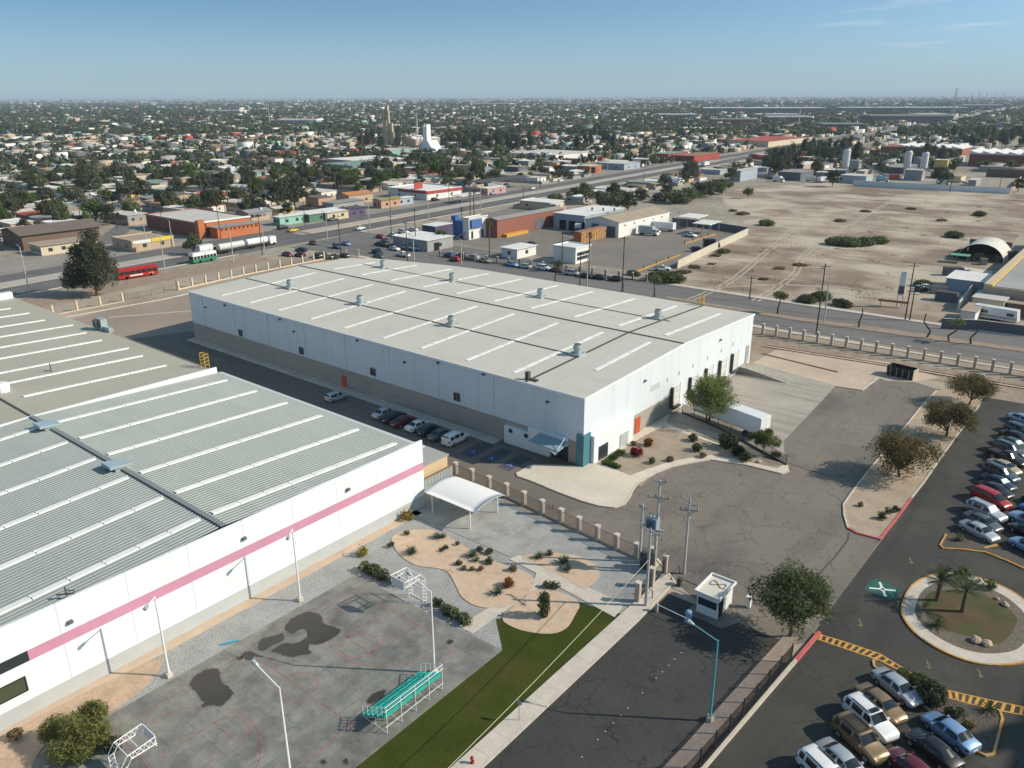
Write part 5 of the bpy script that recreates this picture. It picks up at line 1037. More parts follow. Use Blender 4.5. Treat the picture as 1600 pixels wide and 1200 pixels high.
# palms and spiky plants of the roundabout
def palm_meshes(name, rng, h, tr, nf, fl, droop=.9, mt=None, fan=False):
    t = MB(); t.tube([(0, 0, -.1), (.04, .02, h * .5), (0, .05, h)], [tr * 1.2, tr, tr * .85], 8)
    for i in range(int(h / .35)): t.lathe([(tr * 1.02, .35 * i), (tr * 1.16, .35 * i + .1), (tr * 1.0, .35 * i + .14)], n=8)
    vs_, fs = [], []
    for i in range(nf):
        a = 2.399 * i + rng.uniform(-.2, .2); e = 1.42 - (1.75 if fan else 1.25) * (i / nf) ** .9; q = fl * rng.uniform(.85, 1.1)
        pts = []; p = Vector((0, 0, h)); ee = e
        for k in range(7):
            pts.append(p.copy()); d = Vector((cos(a) * cos(ee), sin(a) * cos(ee), sin(ee))); p += d * q / 6; ee -= droop * .16
        s = Vector((-sin(a), cos(a), 0))
        for k in range(1, 6):
            for half in (0, .5):
                c0 = pts[k].lerp(pts[min(k + 1, 6)], half); w = q * (.30 if not fan else .42) * (1 - abs(k + half - 3) / 4.2); dr = (pts[min(k + 1, 6)] - pts[k - 1]).normalized()
                for sg in (-1, 1):
                    tip = c0 + s * sg * w * .8 + dr * w * .7 + Vector((0, 0, -.12 * w + .1 * w)); b = len(vs_)
                    vs_ += [c0 - dr * .05 * fl / 2, c0 + dr * .06 * fl / 2, tip]; fs.append((b, b + 1, b + 2))
        b = len(vs_)
        for k in range(7): vs_ += [pts[k] - s * .03, pts[k] + s * .03]
        fs += [(b + 2 * k, b + 2 * k + 1, b + 2 * k + 3, b + 2 * k + 2) for k in range(6)]
    return MB().add(vs_, fs).mesh(name + '_fronds', mt or LM['palm']), t.mesh(name + '_trunk', barkp)
pmA = palm_meshes('date_palm', rg, 2.4, .2, 30, 2.0, .7)
x, y = G(1463, 940); plant_tree('date_palm', pmA, 'upright date palm on the roundabout nearest the green ground mark', 'palm', (x, y, .17), 0, 1.0, None, ('fronds', 'trunk'))
x, y = G(1503, 958); plant_tree('date_palm', pmA, 'leaning date palm in the middle of the roundabout grass', 'palm', (x, y, .17), 2.0, 1.0, None, ('fronds', 'trunk'))
succulent('yucca', YU, 'dark spiky yucca at the near rim of the roundabout', 'yucca', G(1463, 981), 1.2, z=.17); succulent('yucca', YU, 'spiky yucca growing by the upright date palm', 'yucca', G(1470, 912), .9, z=.17)
succulent('yucca', YU, 'bluish agave like yucca in the planter by the yellow ladder', 'yucca', G(1545, 1112), 1.0, z=.1)
for (px, py, s, l, mt) in ((1410, 1062, 1.1, 'smallest clipped round shrub near the ladder tip', 'olive'), (1433, 1076, 1.5, 'middle clipped round shrub beside the silver sedan', 'olive'), (1453, 1098, 2.2, 'largest clipped round shrub in the car park planter', 'dark'), (1487, 1122, 1.2, 'low dark shrub in the planter gravel', 'dark'), (1500, 1120, .9, 'tiny green shrub in the planter gravel', 'mid'), (1512, 1138, 1.0, 'dry shrub in the planter gravel', 'dry'), (1400, 800, .9, 'low shrub on the red kerbed island tip', 'dark'), (1378, 812, 1.0, 'dark scrub plant on the island tip', 'dark'), (1345, 792, .7, 'lone small shrub on the island earth', 'dry'), (1388, 803, .9, 'middle scrub plant on the island tip', 'olive'), (1498, 845, .9, 'grey shrub at the planter corner of the car row', 'olive'), (1545, 920, 1.3, 'hedge like shrub behind the palms of the roundabout', 'olive'), (1505, 907, 1.7, 'dark bush behind the palms on the roundabout', 'olive')):
    small_bush('planter_shrub', l, 'shrub', G(px, py), s, LM[mt], 1500 if 'clipped' in l else 420, z=.12, size=.1 if 'clipped' in l else .14, flat=9 if 'clipped' in l else .8)
# ------------------------------------------------------------ site furniture
pillarm = mat('pillar_stone', (0.42, 0.365, 0.30), 0.9, obj=True, n1=(1.5, 0.12)); pillarp = mat('pillar_pale', (0.60, 0.49, 0.36), 0.9, obj=True, n1=(1.5, 0.12))
def fence_run(name, label, pts, sp, ph, pw, pm, bars=True, bar_h=1.7, low=0.25, gap=0.14, cap=True, mesh_m=blackm, z=0.0):
    """Stone pillars with railings between them: each pillar, panel and the low wall a part."""
    o = thing(name, label, 'fence', (pts[0][0], pts[0][1], 0)); ps = [p for p, t in along(pts, sp)] + [pts[-1]]
    for p, q in zip(ps, ps[1:] + [None]):
        a = math.atan2((q or ps[-1])[1] - (p if q else ps[-2])[1], (q or ps[-1])[0] - (p if q else ps[-2])[0])
        m = MB(); m.obox(p[0], p[1], z - .05, pw, pw, ph + .05, a); pl = m.build('pillar', pm, o)
        if cap: MB().obox(p[0], p[1], z + ph, pw + .12, pw + .12, .1, a).build('pillar_cap', kerbc, pl)
        if q is None: continue
        d = math.dist(p, q); c = ((p[0] + q[0]) / 2, (p[1] + q[1]) / 2); u = ((q[0] - p[0]) / d, (q[1] - p[1]) / d)
        if low: MB().obox(c[0], c[1], z - .05, d - pw - .02, .22, low + .05, a).build('low_wall', pm, o)
        if bars:
            m = MB(); n = max(2, int((d - pw) / gap))
            for i in range(n + 1):
                t = -(d - pw) / 2 + (d - pw) * i / n; m.obox(c[0] + u[0] * t, c[1] + u[1] * t, z + low, .022, .022, bar_h - low, a)
            for zz in (low + .06, bar_h - .06): m.obox(c[0], c[1], z + zz, d - pw - .01, .035, .035, a)
            m.build('railing', mesh_m, o)
    return o
railm = mat('railing_brown', (0.10, 0.065, 0.05), 0.6)
fence_run('pillar_fence', 'stone pillar fence with thin railings between the garden and the lane', [(-69.2, 72.5), (-59.6, 72.0), (-50, 71.0), (-38.6, 69.9), (-36.7, 70.2)], 2.95, 2.0, .5, pillarm, True, 1.75, .3, .13, mesh_m=railm)
fence_run('pillar_fence', 'short stone pillar fence running beside the street pavement', [(-34.6, 69.3), (-34.5, 66.2), (-34.3, 62.9)], 3.1, 2.3, .5, pillarm, True, 1.9, .2, .13, mesh_m=blackm)
fence_run('pillar_fence', 'long pillar and mesh fence along the road behind the rails', [(-63.5, 166.0), (-40, 167.4), (-16.3, 169.1), (20, 172)], 2.85, 2.5, .5, pillarm, True, 1.9, .2, .3, mesh_m=mat('mesh_grey', (0.22, 0.21, 0.2), 0.7))
fence_run('pillar_fence', 'pale pillar fence along the avenue behind the grey factory', [(-204.8, 69), (-205.0, 92)], 5.4, 2.4, .45, pillarp, True, 1.6, .2, .5, mesh_m=mat('mesh_grey', (0.22, 0.21, 0.2), 0.7))
fence_run('pillar_fence', 'pale pillar fence past the wire gate, up to the corner thicket', [(-206, 108), (-208.5, 130), (-209.7, 165), (-204, 170.5)], 4.2, 2.4, .45, pillarp, True, 1.4, .35, .5, mesh_m=mat('mesh_grey', (0.22, 0.21, 0.2), 0.7))
o = thing('wire_gate', 'rusty wire gate between the two pale pillar fences behind the pepper tree', 'gate', (-205.5, 93, 0))
m = MB()
for i in range(5): m.tube([(-205.1 - i * .2, 92.6 + i * 3.7, 0), (-205.1 - i * .2, 92.6 + i * 3.7, 3.0 if i in (0, 4) else 1.7)], .06, 6)
m.build('gate_frame', railm, o); m = MB()
for i in range(32): m.tube([(-205.1 - i * .025, 92.8 + i * .46, .1), (-205.12 - i * .025, 93.1 + i * .46, 1.6)], .02, 4)
m.tube([(-205.1, 92.6, 1.62), (-205.9, 107.4, 1.62)], .03, 4); m.build('wire_mesh', railm, o)
fence_run('black_fence', 'black metal fence on a kerb between the street and the car park', [(-21.4, 15), (-19.1, 46.7), (-18.2, 63.5)], 2.4, 2.0, .1, blackm, True, 1.9, .12, .1, cap=False, z=.25)
fence_run('black_fence', 'low black fence round the tip of the entrance bed by the trailer', [(-55.5, 113.2), (-48, 110.9), (-40, 107.2), (-34.4, 104.4)], 2.6, 1.6, .07, blackm, True, 1.5, .1, .12, cap=False, z=.14)
fence_run('thin_post_fence', 'line of thin posts and wire before the rails', [(-62, 158.8), (-35, 162.0), (10, 165.2)], 4.6, 1.6, .07, greym, False, 0, 0, 1, cap=False)
R_ = thing('railway_spur', 'pair of rusty rails running below the pillar fence to the dumpster', 'railway', (-36, 160, 0)); rust = mat('rust_rail', (0.26, 0.135, 0.075), 0.8, n1=(2, 0.25))
for dx in (0, 1.2):
    m = MB(); strip(m, [(-60, 157.4 + dx), (-35.4, 160.2 + dx), (-13, 162.0 + dx), (25, 165 + dx)], .16, .0, .16); m.build('rail', rust, R_)
m = MB(); strip(m, [(-60, 158.0), (-35.4, 160.8), (-13, 162.6), (25, 165.6)], .7, -.02, .06); m.build('rail_bed', kerbc, R_)
ground('rail_earth', [(-63, 151.5), (-35, 156), (-12, 158), (25, 161), (25, 170), (-12, 166.6), (-63, 164)], .01, redsoil, px=False)
# dumpster
x, y = G(1408, 588); D = thing('dumpster', 'open black steel dumpster at the end of the yard', 'dumpster', (x, y, 0), rad(-7))
m = MB(); m.add([(-2.3, -1.1, .12), (2.3, -1.1, .12), (2.3, 1.1, .12), (-2.3, 1.1, .12), (-2.4, -1.25, 1.9), (2.4, -1.25, 1.9), (2.4, 1.25, 1.9), (-2.4, 1.25, 1.9), (-2.3, -1.15, 1.9), (2.3, -1.15, 1.9), (2.3, 1.15, 1.9), (-2.3, 1.15, 1.9), (-2.2, -1, .6), (2.2, -1, .6), (2.2, 1, .6), (-2.2, 1, .6)], [(3, 2, 1, 0), (0, 1, 5, 4), (1, 2, 6, 5), (2, 3, 7, 6), (3, 0, 4, 7), (4, 5, 9, 8), (5, 6, 10, 9), (6, 7, 11, 10), (7, 4, 8, 11), (8, 9, 13, 12), (9, 10, 14, 13), (10, 11, 15, 14), (11, 8, 12, 15), (12, 13, 14, 15)])
m.build('bin_body', mat('dumpster_black', (0.018, 0.02, 0.024), 0.6, obj=True, n1=(1, .3)), D, world=False); m = MB()
for q in (-1.6, -.5, .6, 1.7): m.box(q - .06, -1.33, .2, q + .06, -1.26, 1.8)
m.box(2.41, -1.2, .1, 2.5, 1.2, 1.95); m.build('bin_rib', mat('dumpster_edge', (0.42, 0.36, 0.28), 0.8), D, world=False)
# trailer at the dock
T = thing('box_trailer', 'white box semi trailer backed up near the docks behind the trees', 'trailer', (-46.5, 112.5, 0), math.atan2(-1.1, 3.2) * .0 + rad(-14))
tw = mat('trailer_white', (0.74, 0.76, 0.77), 0.4, obj=True, n1=(.8, .04)); m = MB(); m.box(-6.8, -1.25, 1.25, 6.2, 1.25, 3.9); m.build('box_body', tw, T, world=False)
m = MB(); m.box(6.21, -1.2, 1.3, 6.26, -.03, 3.82); m.build('rear_door', tw, T, world=False); m = MB(); m.box(6.21, .03, 1.3, 6.26, 1.2, 3.82); m.build('rear_door', tw, T, world=False)
m = MB(); m.box(-6.8, -1.27, 1.17, 6.2, 1.27, 1.24); m.build('lower_rail', galv, T, world=False); m = MB(); m.box(6.2, -1.0, .5, 6.3, 1.0, .65); m.box(6.15, -.7, .65, 6.24, -.6, 1.2); m.box(6.15, .6, .65, 6.24, .7, 1.2); m.build('rear_guard', trim, T, world=False)
for xx in (3.4, 4.7):
    for s in (1, -1):
        w = part('wheel', CAR_MESH['suv']['wheel'], T); w.location = (xx, s * .95, .5); w.scale = (1.3, 2.4, 1.3)
for s in (1, -1): m = MB(); m.box(-4.4, s * .8 - .08, 0, -4.24, s * .8 + .08, 1.2); m.build('landing_leg', trim, T, world=False)
# canopy
K = thing('shade_canopy', 'white vaulted shade canopy on four posts over the concrete pad', 'canopy', (-61, 65.4, 0)); m = MB(); n = 10; vs_ = []
for i in range(n + 1):
    for j in range(n + 1):
        u, v = i / n, j / n; xx = -65.5 + 8.7 * u; pin = .25 * sin(pi * u); yy = 62.6 + 5.8 * v
        vs_.append((xx, yy, 2.75 + .6 * sin(pi * v) ** .8 + .06 * sin(pi * u)))
fs = [(i * (n + 1) + j, (i + 1) * (n + 1) + j, (i + 1) * (n + 1) + j + 1, i * (n + 1) + j + 1) for i in range(n) for j in range(n)]
m.add(vs_, fs); b0 = len(vs_); m.add([(a, b, c - .07) for a, b, c in vs_], [f[::-1] for f in fs]); e = [i * (n + 1) for i in range(n + 1)]
for rowi in ([i * (n + 1) for i in range(n + 1)], [i * (n + 1) + n for i in range(n + 1)], list(range(n + 1)), list(range(n * (n + 1), (n + 1) ** 2))):
    for a, b in zip(rowi, rowi[1:]): m.f.append((a, b, b + b0, a + b0)); m.m.append(0)
m.build('canopy_roof', mat('canopy_white', (0.80, 0.80, 0.78), 0.6, n1=(.3, .02)), K, smooth=True)
for xx in (-64.3, -57.9):
    for yy in (62.9, 68.1): MB().tube([(xx, yy, .05), (xx, yy, 2.86)], .09, 10).build('post', whitem, K)
m = MB(); m.tube([(-65.3, 62.8, 2.76), (-57.0, 62.8, 2.76)], .07, 6); m.tube([(-65.3, 68.2, 2.76), (-57.0, 68.2, 2.76)], .07, 6); m.build('edge_beam', whitem, K)
# guard booth, barrier, tank
gx = thing('guard_booth', 'white flat roofed guard booth in the middle of the entry street', 'guard booth', (-27.0, 66.0, 0), 0)
gb = mat('booth_white', (0.77, 0.78, 0.77), 0.6, n1=(.6, .03)); X0, X1, Y0_, Y1_ = -28.75, -26.45, 65.2, 68.7
m = MB(); m.box(X0, Y0_, 0, X1, Y1_, 1.0); m.box(X0, Y0_, 1.9, X1, Y1_, 2.4)
for a, b in ((X0, Y0_), (X1 - .12, Y0_), (X0, Y1_ - .12), (X1 - .12, Y1_ - .12), (X1 - .12, 66.6)): m.box(a, b, 1.0, a + .12, b + .12, 1.9)
m.box(X1 - .1, 66.75, 1.0, X1 - .0, Y1_ - .12, 1.9); m.build('wall', gb, gx)
m = MB(); m.box(X0 + .05, Y0_ + .05, 1.0, X1 - .13, Y1_ - .05, 1.9); m.build('window', glass, gx)
m = MB(); m.box(X1 + .0, Y0_ + .25, .05, X1 + .04, Y0_ + 1.2, 1.88); m.build('doorway', mat('dark_opening', (0.01, 0.01, 0.012), .9), gx)
m = MB(); m.box(X0 - .25, Y0_ - .25, 2.4, X1 + .25, Y1_ + .25, 2.48); rf_ = m.build('roof', mat('booth_roof', (0.62, 0.59, 0.5), .8, n1=(.8, .06)), gx)
m = MB()
for a in ((X0 - .25, Y0_ - .25, X1 + .25, Y0_ - .1), (X0 - .25, Y1_ + .1, X1 + .25, Y1_ + .25), (X0 - .25, Y0_ - .1, X0 - .1, Y1_ + .1), (X1 + .1, Y0_ - .1, X1 + .25, Y1_ + .1)): m.box(a[0], a[1], 2.48, a[2], a[3], 2.68)
m.build('roof_edge', gb, rf_); m = MB(); pts = [(-27.6 + .8 * cos(t), 67.5 + .45 * sin(2 * t), 2.52) for t in [i * .35 for i in range(19)]]; m.tube(pts, .03, 5); m.build('loose_cable', darkline, rf_)
slab('booth_island', [(-29.6, 64.2), (-25.4, 64.2), (-24.6, 66), (-24.8, 70.2), (-28.9, 70.2)], .06, asph, px=False)
bx = thing('boom_barrier', 'red and black striped boom barrier between pavement and guard booth', 'barrier', (-32.2, 68.3, 0)); m = MB(); m.box(-32.45, 68.0, 0, -32.0, 68.5, 1.0); m.build('post', darkline, bx)
m = MB()
for i in range(8): m.obox(-31.9 + .4 * i + .2, 68.2 - .02 * i, .92, .4, .07, .09, 0, i % 2)
m.build('boom', [mat('boom_red', (0.35, 0.08, 0.06), .6), blackm], bx)
ex = thing('exit_pole', 'thin white exit pole lying level across the street shade', 'barrier', (-32, 62.8, 0)); m = MB(); m.tube([(-31.8, 62.6, .9), (-28.4, 62.4, .9)], .04, 6); m.build('arm', whitem, ex); m = MB(); m.box(-32.0, 62.45, 0, -31.75, 62.75, 1.0); m.build('post', greym, ex)
wt = thing('water_tank', 'pale blue plastic water drum standing beside the guard booth', 'tank', (-28.6, 63.2, 0)); MB().lathe([(.3, .1), (.33, .2), (.33, 1.15), (.28, 1.25), (.12, 1.3)], (-28.6, 63.2, 0), 14).build('drum', mat('drum_blue', (0.22, 0.36, 0.55), .4), wt, smooth=True); MB().box(-28.95, 62.8, 0, -28.25, 63.5, .1).build('stand', greym, wt)
bl_ = thing('card_post', 'short white ticket post by the guard booth', 'ticket post', (-24.7, 69.2, .1)); m = MB(); m.box(-25.0, 69.0, .1, -24.6, 69.4, 1.25); m.build('housing', gb, bl_); m = MB(); m.box(-25.1, 68.95, 1.25, -24.55, 69.45, 1.35); m.build('cap', whitem, bl_)
# studs down the street
sd = MB().lathe([(.055, 0), (.05, .025), (.025, .035)], n=8).mesh('road_stud', whitep)
for k, (px, py) in enumerate(((1054, 1030), (1045, 1040), (1035, 1050), (1025, 1060), (1004, 1083), (981, 1107), (970, 1118), (958, 1130), (946, 1143), (934, 1156), (909, 1183), (1064, 1020))):
    x, y = G(px, py); q = bpy.data.objects.new('road_stud', sd); COL.objects.link(q); q.location = (x, y, .02); tag(q, 'small white road stud in the row down the cracked street', 'road stud', 'white road studs of the entry street')
# hydrant, post sign, pipe, floodlight poles
hx, hy = G(738, 1194); o = thing('fire_hydrant', 'small red fire hydrant on the street pavement', 'hydrant', (hx, hy, .13)); hr = mat('hydrant_red', (.4, .03, .03), .5)
MB().lathe([(.17, 0), (.17, .06), (.11, .08), (.11, .5), (.15, .52), (.13, .6), (.05, .68)], (hx, hy, .13), 12).build('barrel', hr, o); m = MB(); m.tube([(hx - .2, hy, .45), (hx + .2, hy, .45)], .06, 8); m.build('nozzle', hr, o)
sx, sy = G(811, 1127); o = thing('sign_post', 'slim post with small sign on the street pavement edge of the lawn', 'sign post', (sx, sy, 0)); MB().tube([(sx, sy, 0), (sx, sy, 2.0)], .035, 8).build('post', greym, o); MB().obox(sx, sy + .03, 1.75, .5, .03, .4, 0).build('sign_plate', greym, o)
px_, py_ = G(358, 1007); o = tag(MB().tube([(px_ - .5, py_ - .55, .12), (px_ + .3, py_ + .9, .12)], .1, 8).build('plastic_pipe', mat('pipe_blue', (.06, .35, .5), .4)), 'light blue plastic pipe lying on the gravel beside the court', 'pipe')
x, y = G(855, 818); o = thing('inspection_post', 'short dark marker post on the lane asphalt by the fence', 'post', (-53.0, 73.4, 0)); MB().tube([(-53, 73.4, 0), (-53, 73.4, .5)], .06, 8).build('post', darkline, o); MB().tube([(-53, 73.4, .5), (-53, 73.4, .58)], .11, 8).build('marker_cap', darkline, o)
whitep2 = mat('pole_white', (.76, .77, .76), .45, obj=True); tealp = mat('pole_teal', (.10, .34, .36), .45, obj=True)
def lamp_post(name, label, base, h, arm, mt, group=None, drop=-.55, z=0.0):
    o = thing(name, label, 'lamp post', (base[0], base[1], z), 0, group); b = (base[0], base[1], z)
    MB().obox(base[0], base[1], z, .5, .5, .45).build('footing', kerbc, o)
    MB().tube([(b[0], b[1], z + .4), (b[0], b[1], z + h)], [.12, .07], 10).build('pole', mt, o)
    e = (b[0] + arm[0], b[1] + arm[1], z + h - drop); MB().tube([(b[0], b[1], z + h - .1), e], .05, 8).build('arm', mt, o)
    q = Vector((arm[0], arm[1], -drop)).normalized(); m = MB(); a = Vector(e); m.tube([a, a + q * .25, a + q * .62, a + q * .7], [.07, .16, .18, .06], 10); m.build('lamp_head', galv, o)
    return o
LP = 'lamp posts round the court'
lamp_post('lamp_post', 'tall white lamp post on gravel nearest the stripe window, arm to the wall', (-61.8, 26.0), 8.7, (.6, -.9), whitep2, LP, .1); lamp_post('lamp_post', 'white lamp post on gravel in the middle of the pink striped wall', (-62.0, 40.7), 8.7, (.7, -.9), whitep2, LP, .1)
lamp_post('lamp_post', 'white lamp post rising behind the teal bleachers', (-43.2, 41.6), 8.9, (-2.0, -.3), whitep2, LP, -.9); lamp_post('lamp_post', 'white lamp post at the frame bottom with bent arm over the court', (-43.4, 25.9), 8.9, (-2.0, -.3), whitep2, LP, -1.0)
lamp_post('lamp_post', 'teal lamp post beside the black fence with arm over the street', (-20.8, 52.0), 8.2, (-2.0, -.35), tealp, None, -.75, .1)
# basketball hoops
wht = mat('hoop_white', (.80, .80, .79), .5); bdm = mat('backboard', (.62, .66, .70), .6)
def hoop(y0, d, label):
    """d = +1: the court lies toward +y. Trussed stand with two arms carrying the board."""
    o = thing('basketball_hoop', label, 'basketball hoop', (-52.5, y0, .05)); r = .045; f = lambda a: y0 + d * a
    for s in (-1, 1):
        cx_ = -52.5 + s * 1.05; m = MB()
        A_ = [(cx_, f(-.25), .05), (cx_, f(-.2), 3.0), (cx_, f(.35), 3.75), (cx_, f(2.6), 3.95)]; B_ = [(cx_, f(.25), .05), (cx_, f(.2), 2.75), (cx_, f(.6), 3.3), (cx_, f(2.6), 3.3)]
        m.tube(A_, r, 6); m.tube(B_, r, 6)
        for i in range(7): z0, z1 = .3 + i * .4, .5 + i * .4; m.tube([(cx_, f(-.22), z0), (cx_, f(.22), z1)], r * .6, 5)
        for i in range(5): a = .5 + i * .42; m.tube([(cx_, f(a), 3.78 + a * .06), (cx_, f(a + .21), 3.3)], r * .6, 5); m.tube([(cx_, f(a + .21), 3.3), (cx_, f(a + .42), 3.78 + .06 * (a + .42))], r * .6, 5)
        m.build('truss_arm', wht, o)
    m = MB()
    for a, z in ((-.2, .1), (-.2, 1.6), (-.2, 3.0), (.4, 3.75), (1.5, 3.3)): m.tube([(-53.55, f(a), z), (-51.45, f(a), z)], r, 6)
    m.build('cross_bar', wht, o)
    b = MB().box(-53.4, f(2.6) - .03, 2.9, -51.6, f(2.6) + .03, 4.0); bo = b.build('backboard', bdm, o); m = MB(); yb = f(2.6) + d * .035
    for x0_, z0_, x1_, z1_ in ((-53.4, 2.9, -53.3, 4.0), (-51.7, 2.9, -51.6, 4.0), (-53.3, 2.9, -51.7, 3.0), (-53.3, 3.9, -51.7, 4.0)): m.box(x0_, min(yb, yb + d * .02), z0_, x1_, max(yb, yb + d * .02), z1_)
    m.build('board_frame', wht, bo); m = MB(); pts = [(-52.5 + .23 * cos(t), f(2.92) + .23 * sin(t), 3.05) for t in [i * pi / 8 for i in range(17)]]; m.tube(pts, .015, 5); m.build('rim', mat('rim_orange', (.5, .12, .03), .5), bo)
hoop(48.6, -1, 'white trussed basketball stand at the garden end of the court'); hoop(17.2, 1, 'white trussed basketball stand at the frame bottom by the feathery bush')
# bleachers
BL = thing('bleachers', 'teal bench bleachers on white frames at the lawn side of the court', 'bleachers', (-42.3, 37, .05)); tb = mat('bleacher_teal', (.035, .40, .32), .5, n1=(1.2, .06)); ya, yb = 33.7, 40.6
for k in range(5):
    xx = -44.0 + .62 * k; z = .45 + .3 * k
    MB().box(xx, ya, z, xx + .3, yb, z + .06).build('bench', tb, BL)
    if k: MB().box(xx - .3, ya, z - .3, xx - .02, yb, z - .25).build('footboard', tb, BL)
MB().box(-41.2, ya, 1.55, -41.15, yb, 1.95).build('back_panel', tb, BL)
for i in range(5):
    yy = ya + .15 + (yb - ya - .3) * i / 4; m = MB(); m.tube([(-44.0, yy, .05), (-41.1, yy, 1.6)], .035, 6); m.tube([(-41.05, yy, .05), (-41.05, yy, 2.75)], .035, 6); m.tube([(-44, yy, .05), (-41.05, yy, .05)], .03, 6); m.tube([(-42.5, yy, .05), (-42.5, yy, .8)], .03, 6); m.tube([(-42.5, yy, .05), (-41.05, yy, 1.2)], .025, 6); m.build('support_frame', wht, BL)
m = MB()
for z in (2.75, 2.3): m.tube([(-41.05, ya, z), (-41.05, yb, z)], .03, 6)
m.tube([(-41.05, ya, .75), (-41.05, yb, .75)], .025, 6)
for yy in (ya, yb):
    for k in range(5): xx = -43.9 + .62 * k; m.tube([(xx, yy, .4 + .3 * k), (xx, yy, 1.35 + .34 * k)], .028, 6)
    m.tube([(-43.9, yy, 1.35), (-41.05, yy, 2.75)], .03, 6); m.tube([(-43.9, yy, .95), (-41.05, yy, 2.3)], .022, 6)
m.build('guard_rail', wht, BL)
# service poles by the street corner
conp = mat('pole_concrete', (.46, .45, .42), .85, obj=True, n1=(1, .08)); ins = mat('insulator', (.30, .28, .26), .4)
def service_pole(name, label, base, h, arms, extra=None, group=None):
    o = thing(name, label, 'utility pole', (base[0], base[1], 0), 0, group); MB().tube([(base[0], base[1], 0), (base[0], base[1], h)], [.19, .12], 8).build('pole', conp, o)
    for z, a, ln, n in arms:
        c, s = cos(a), sin(a); m = MB(); m.obox(base[0], base[1], z, ln, .11, .11, a); ar = m.build('crossarm', greym, o)
        for i in range(n):
            t = -ln / 2 + .1 + (ln - .2) * i / max(1, n - 1); q = MB(); q.lathe([(.05, 0), (.11, .06), (.06, .14), (.11, .2), (.05, .32)], (base[0] + c * t, base[1] + s * t, z + .11), 8); q.build('insulator', ins, ar)
        m = MB(); m.bar((base[0], base[1], z - .5), (base[0] + c * ln * .35, base[1] + s * ln * .35, z), .05); m.build('brace', greym, o)
    if extra: extra(o, base)
    return o
def transformer(o, b):
    x_, y_ = -37.0, 69.2
    m = MB(); m.obox((b[0] + x_) / 2, (b[1] + y_) / 2, 5.1, 2.6, .5, .15, math.atan2(y_ - b[1], x_ - b[0])); m.build('platform', greym, o)
    m = MB(); m.obox((b[0] + x_) / 2, (b[1] + y_) / 2, 5.25, 1.3, .95, 1.25, math.atan2(y_ - b[1], x_ - b[0])); t = m.build('transformer', mat('transformer_blue', (.24, .33, .38), .5), o)
    m = MB()
    for i in range(6): m.obox((b[0] + x_) / 2 - .35 + i * .14, (b[1] + y_) / 2 - .62, 5.35, .04, .25, .95)
    m.build('cooling_fin', mat('fin_blue', (.12, .19, .26), .5), t); m = MB()
    for i in (-.4, 0, .4): m.lathe([(.07, 0), (.1, .1), (.06, .2), (.1, .3), (.05, .5)], ((b[0] + x_) / 2 + i, (b[1] + y_) / 2, 6.5), 8)
    m.build('bushing', ins, t)
service_pole('transformer_pole', 'tall concrete pole with blue grey transformer behind the street corner fence', (-35.9, 69.2), 11.2, [(9.0, rad(25), 2.4, 4), (11.0, rad(25), 1.6, 2)], transformer)
service_pole('utility_pole', 'second leg of the transformer pair, slightly shorter concrete pole', (-38.0, 69.6), 7.4, [(7.0, rad(25), .8, 1)])
service_pole('utility_pole', 'concrete pole at the street pavement edge with one low crossarm', (-33.2, 62.7), 9.2, [(8.9, rad(-10), 2.6, 3)])
service_pole('utility_pole', 'concrete pole with crossarm and guy wire standing at the yard corner', (-32.95, 70.6), 9.3, [(9.0, rad(-20), 2.6, 3), (7.9, rad(30), 2.0, 4), (6.9, rad(60), 1.0, 1)], lambda o, b: MB().tube([(b[0], b[1], 6.2), (-37.2, 68.0, 1.2)], .02, 5).build('guy_wire', mat('wire_yellow', (.42, .36, .24), .7), o))
MB_ = MB(); eb = thing('meter_cabinet', 'dark electrical cabinet between fence pillars under the transformer', 'cabinet', (-36.6, 69.0, 0)); MB_.box(-37.4, 68.6, 0, -36.0, 69.2, 2.0); MB_.build('cabinet_body', mat('cabinet_dark', (.05, .055, .065), .6), eb); MB().box(-37.3, 69.22, .2, -36.1, 69.25, 1.8).build('cabinet_door', mat('cabinet_red', (.35, .1, .05), .6), eb)
for bb in (((-34.2, 64.7), (-33.3, 64.2)), ((-33.4, 68.6), (-33.3, 70.2))):
    o = thing('pipe_guard', 'black pipe guard rail on the pavement ' + ('before the short fence' if bb[0][1] < 66 else 'by the yard corner pole'), 'guard rail', (*bb[0], 0)); m = MB(); m.tube([(*bb[0], .1), (*bb[0], 1.0), (*bb[1], 1.0), (*bb[1], .1)], .05, 6); m.build('rail', blackm, o); MB().obox(bb[0][0], bb[0][1], .1, .2, .2, .05).build('foot', blackm, o)
p = Vector((-33.2, 62.7, 5.6)); q = Vector((*G(690, 1205, 5.4), 5.4)); q = p + (q - p) * 1.25; o = thing('overhead_cable', 'pale cable sagging from the pavement pole across the lawn', 'cable', (p.x, p.y, p.z)); m = MB(); m.tube([p + (q - p) * (i / 12) - Vector((0, 0, .5 * sin(pi * i / 12))) for i in range(13)], .03, 5); m.build('cable_run', mat('cable_pale', (.46, .44, .3), .7), o); MB().tube([p, p + Vector((0, -.3, 0))], .06, 6).build('clamp', greym, o)
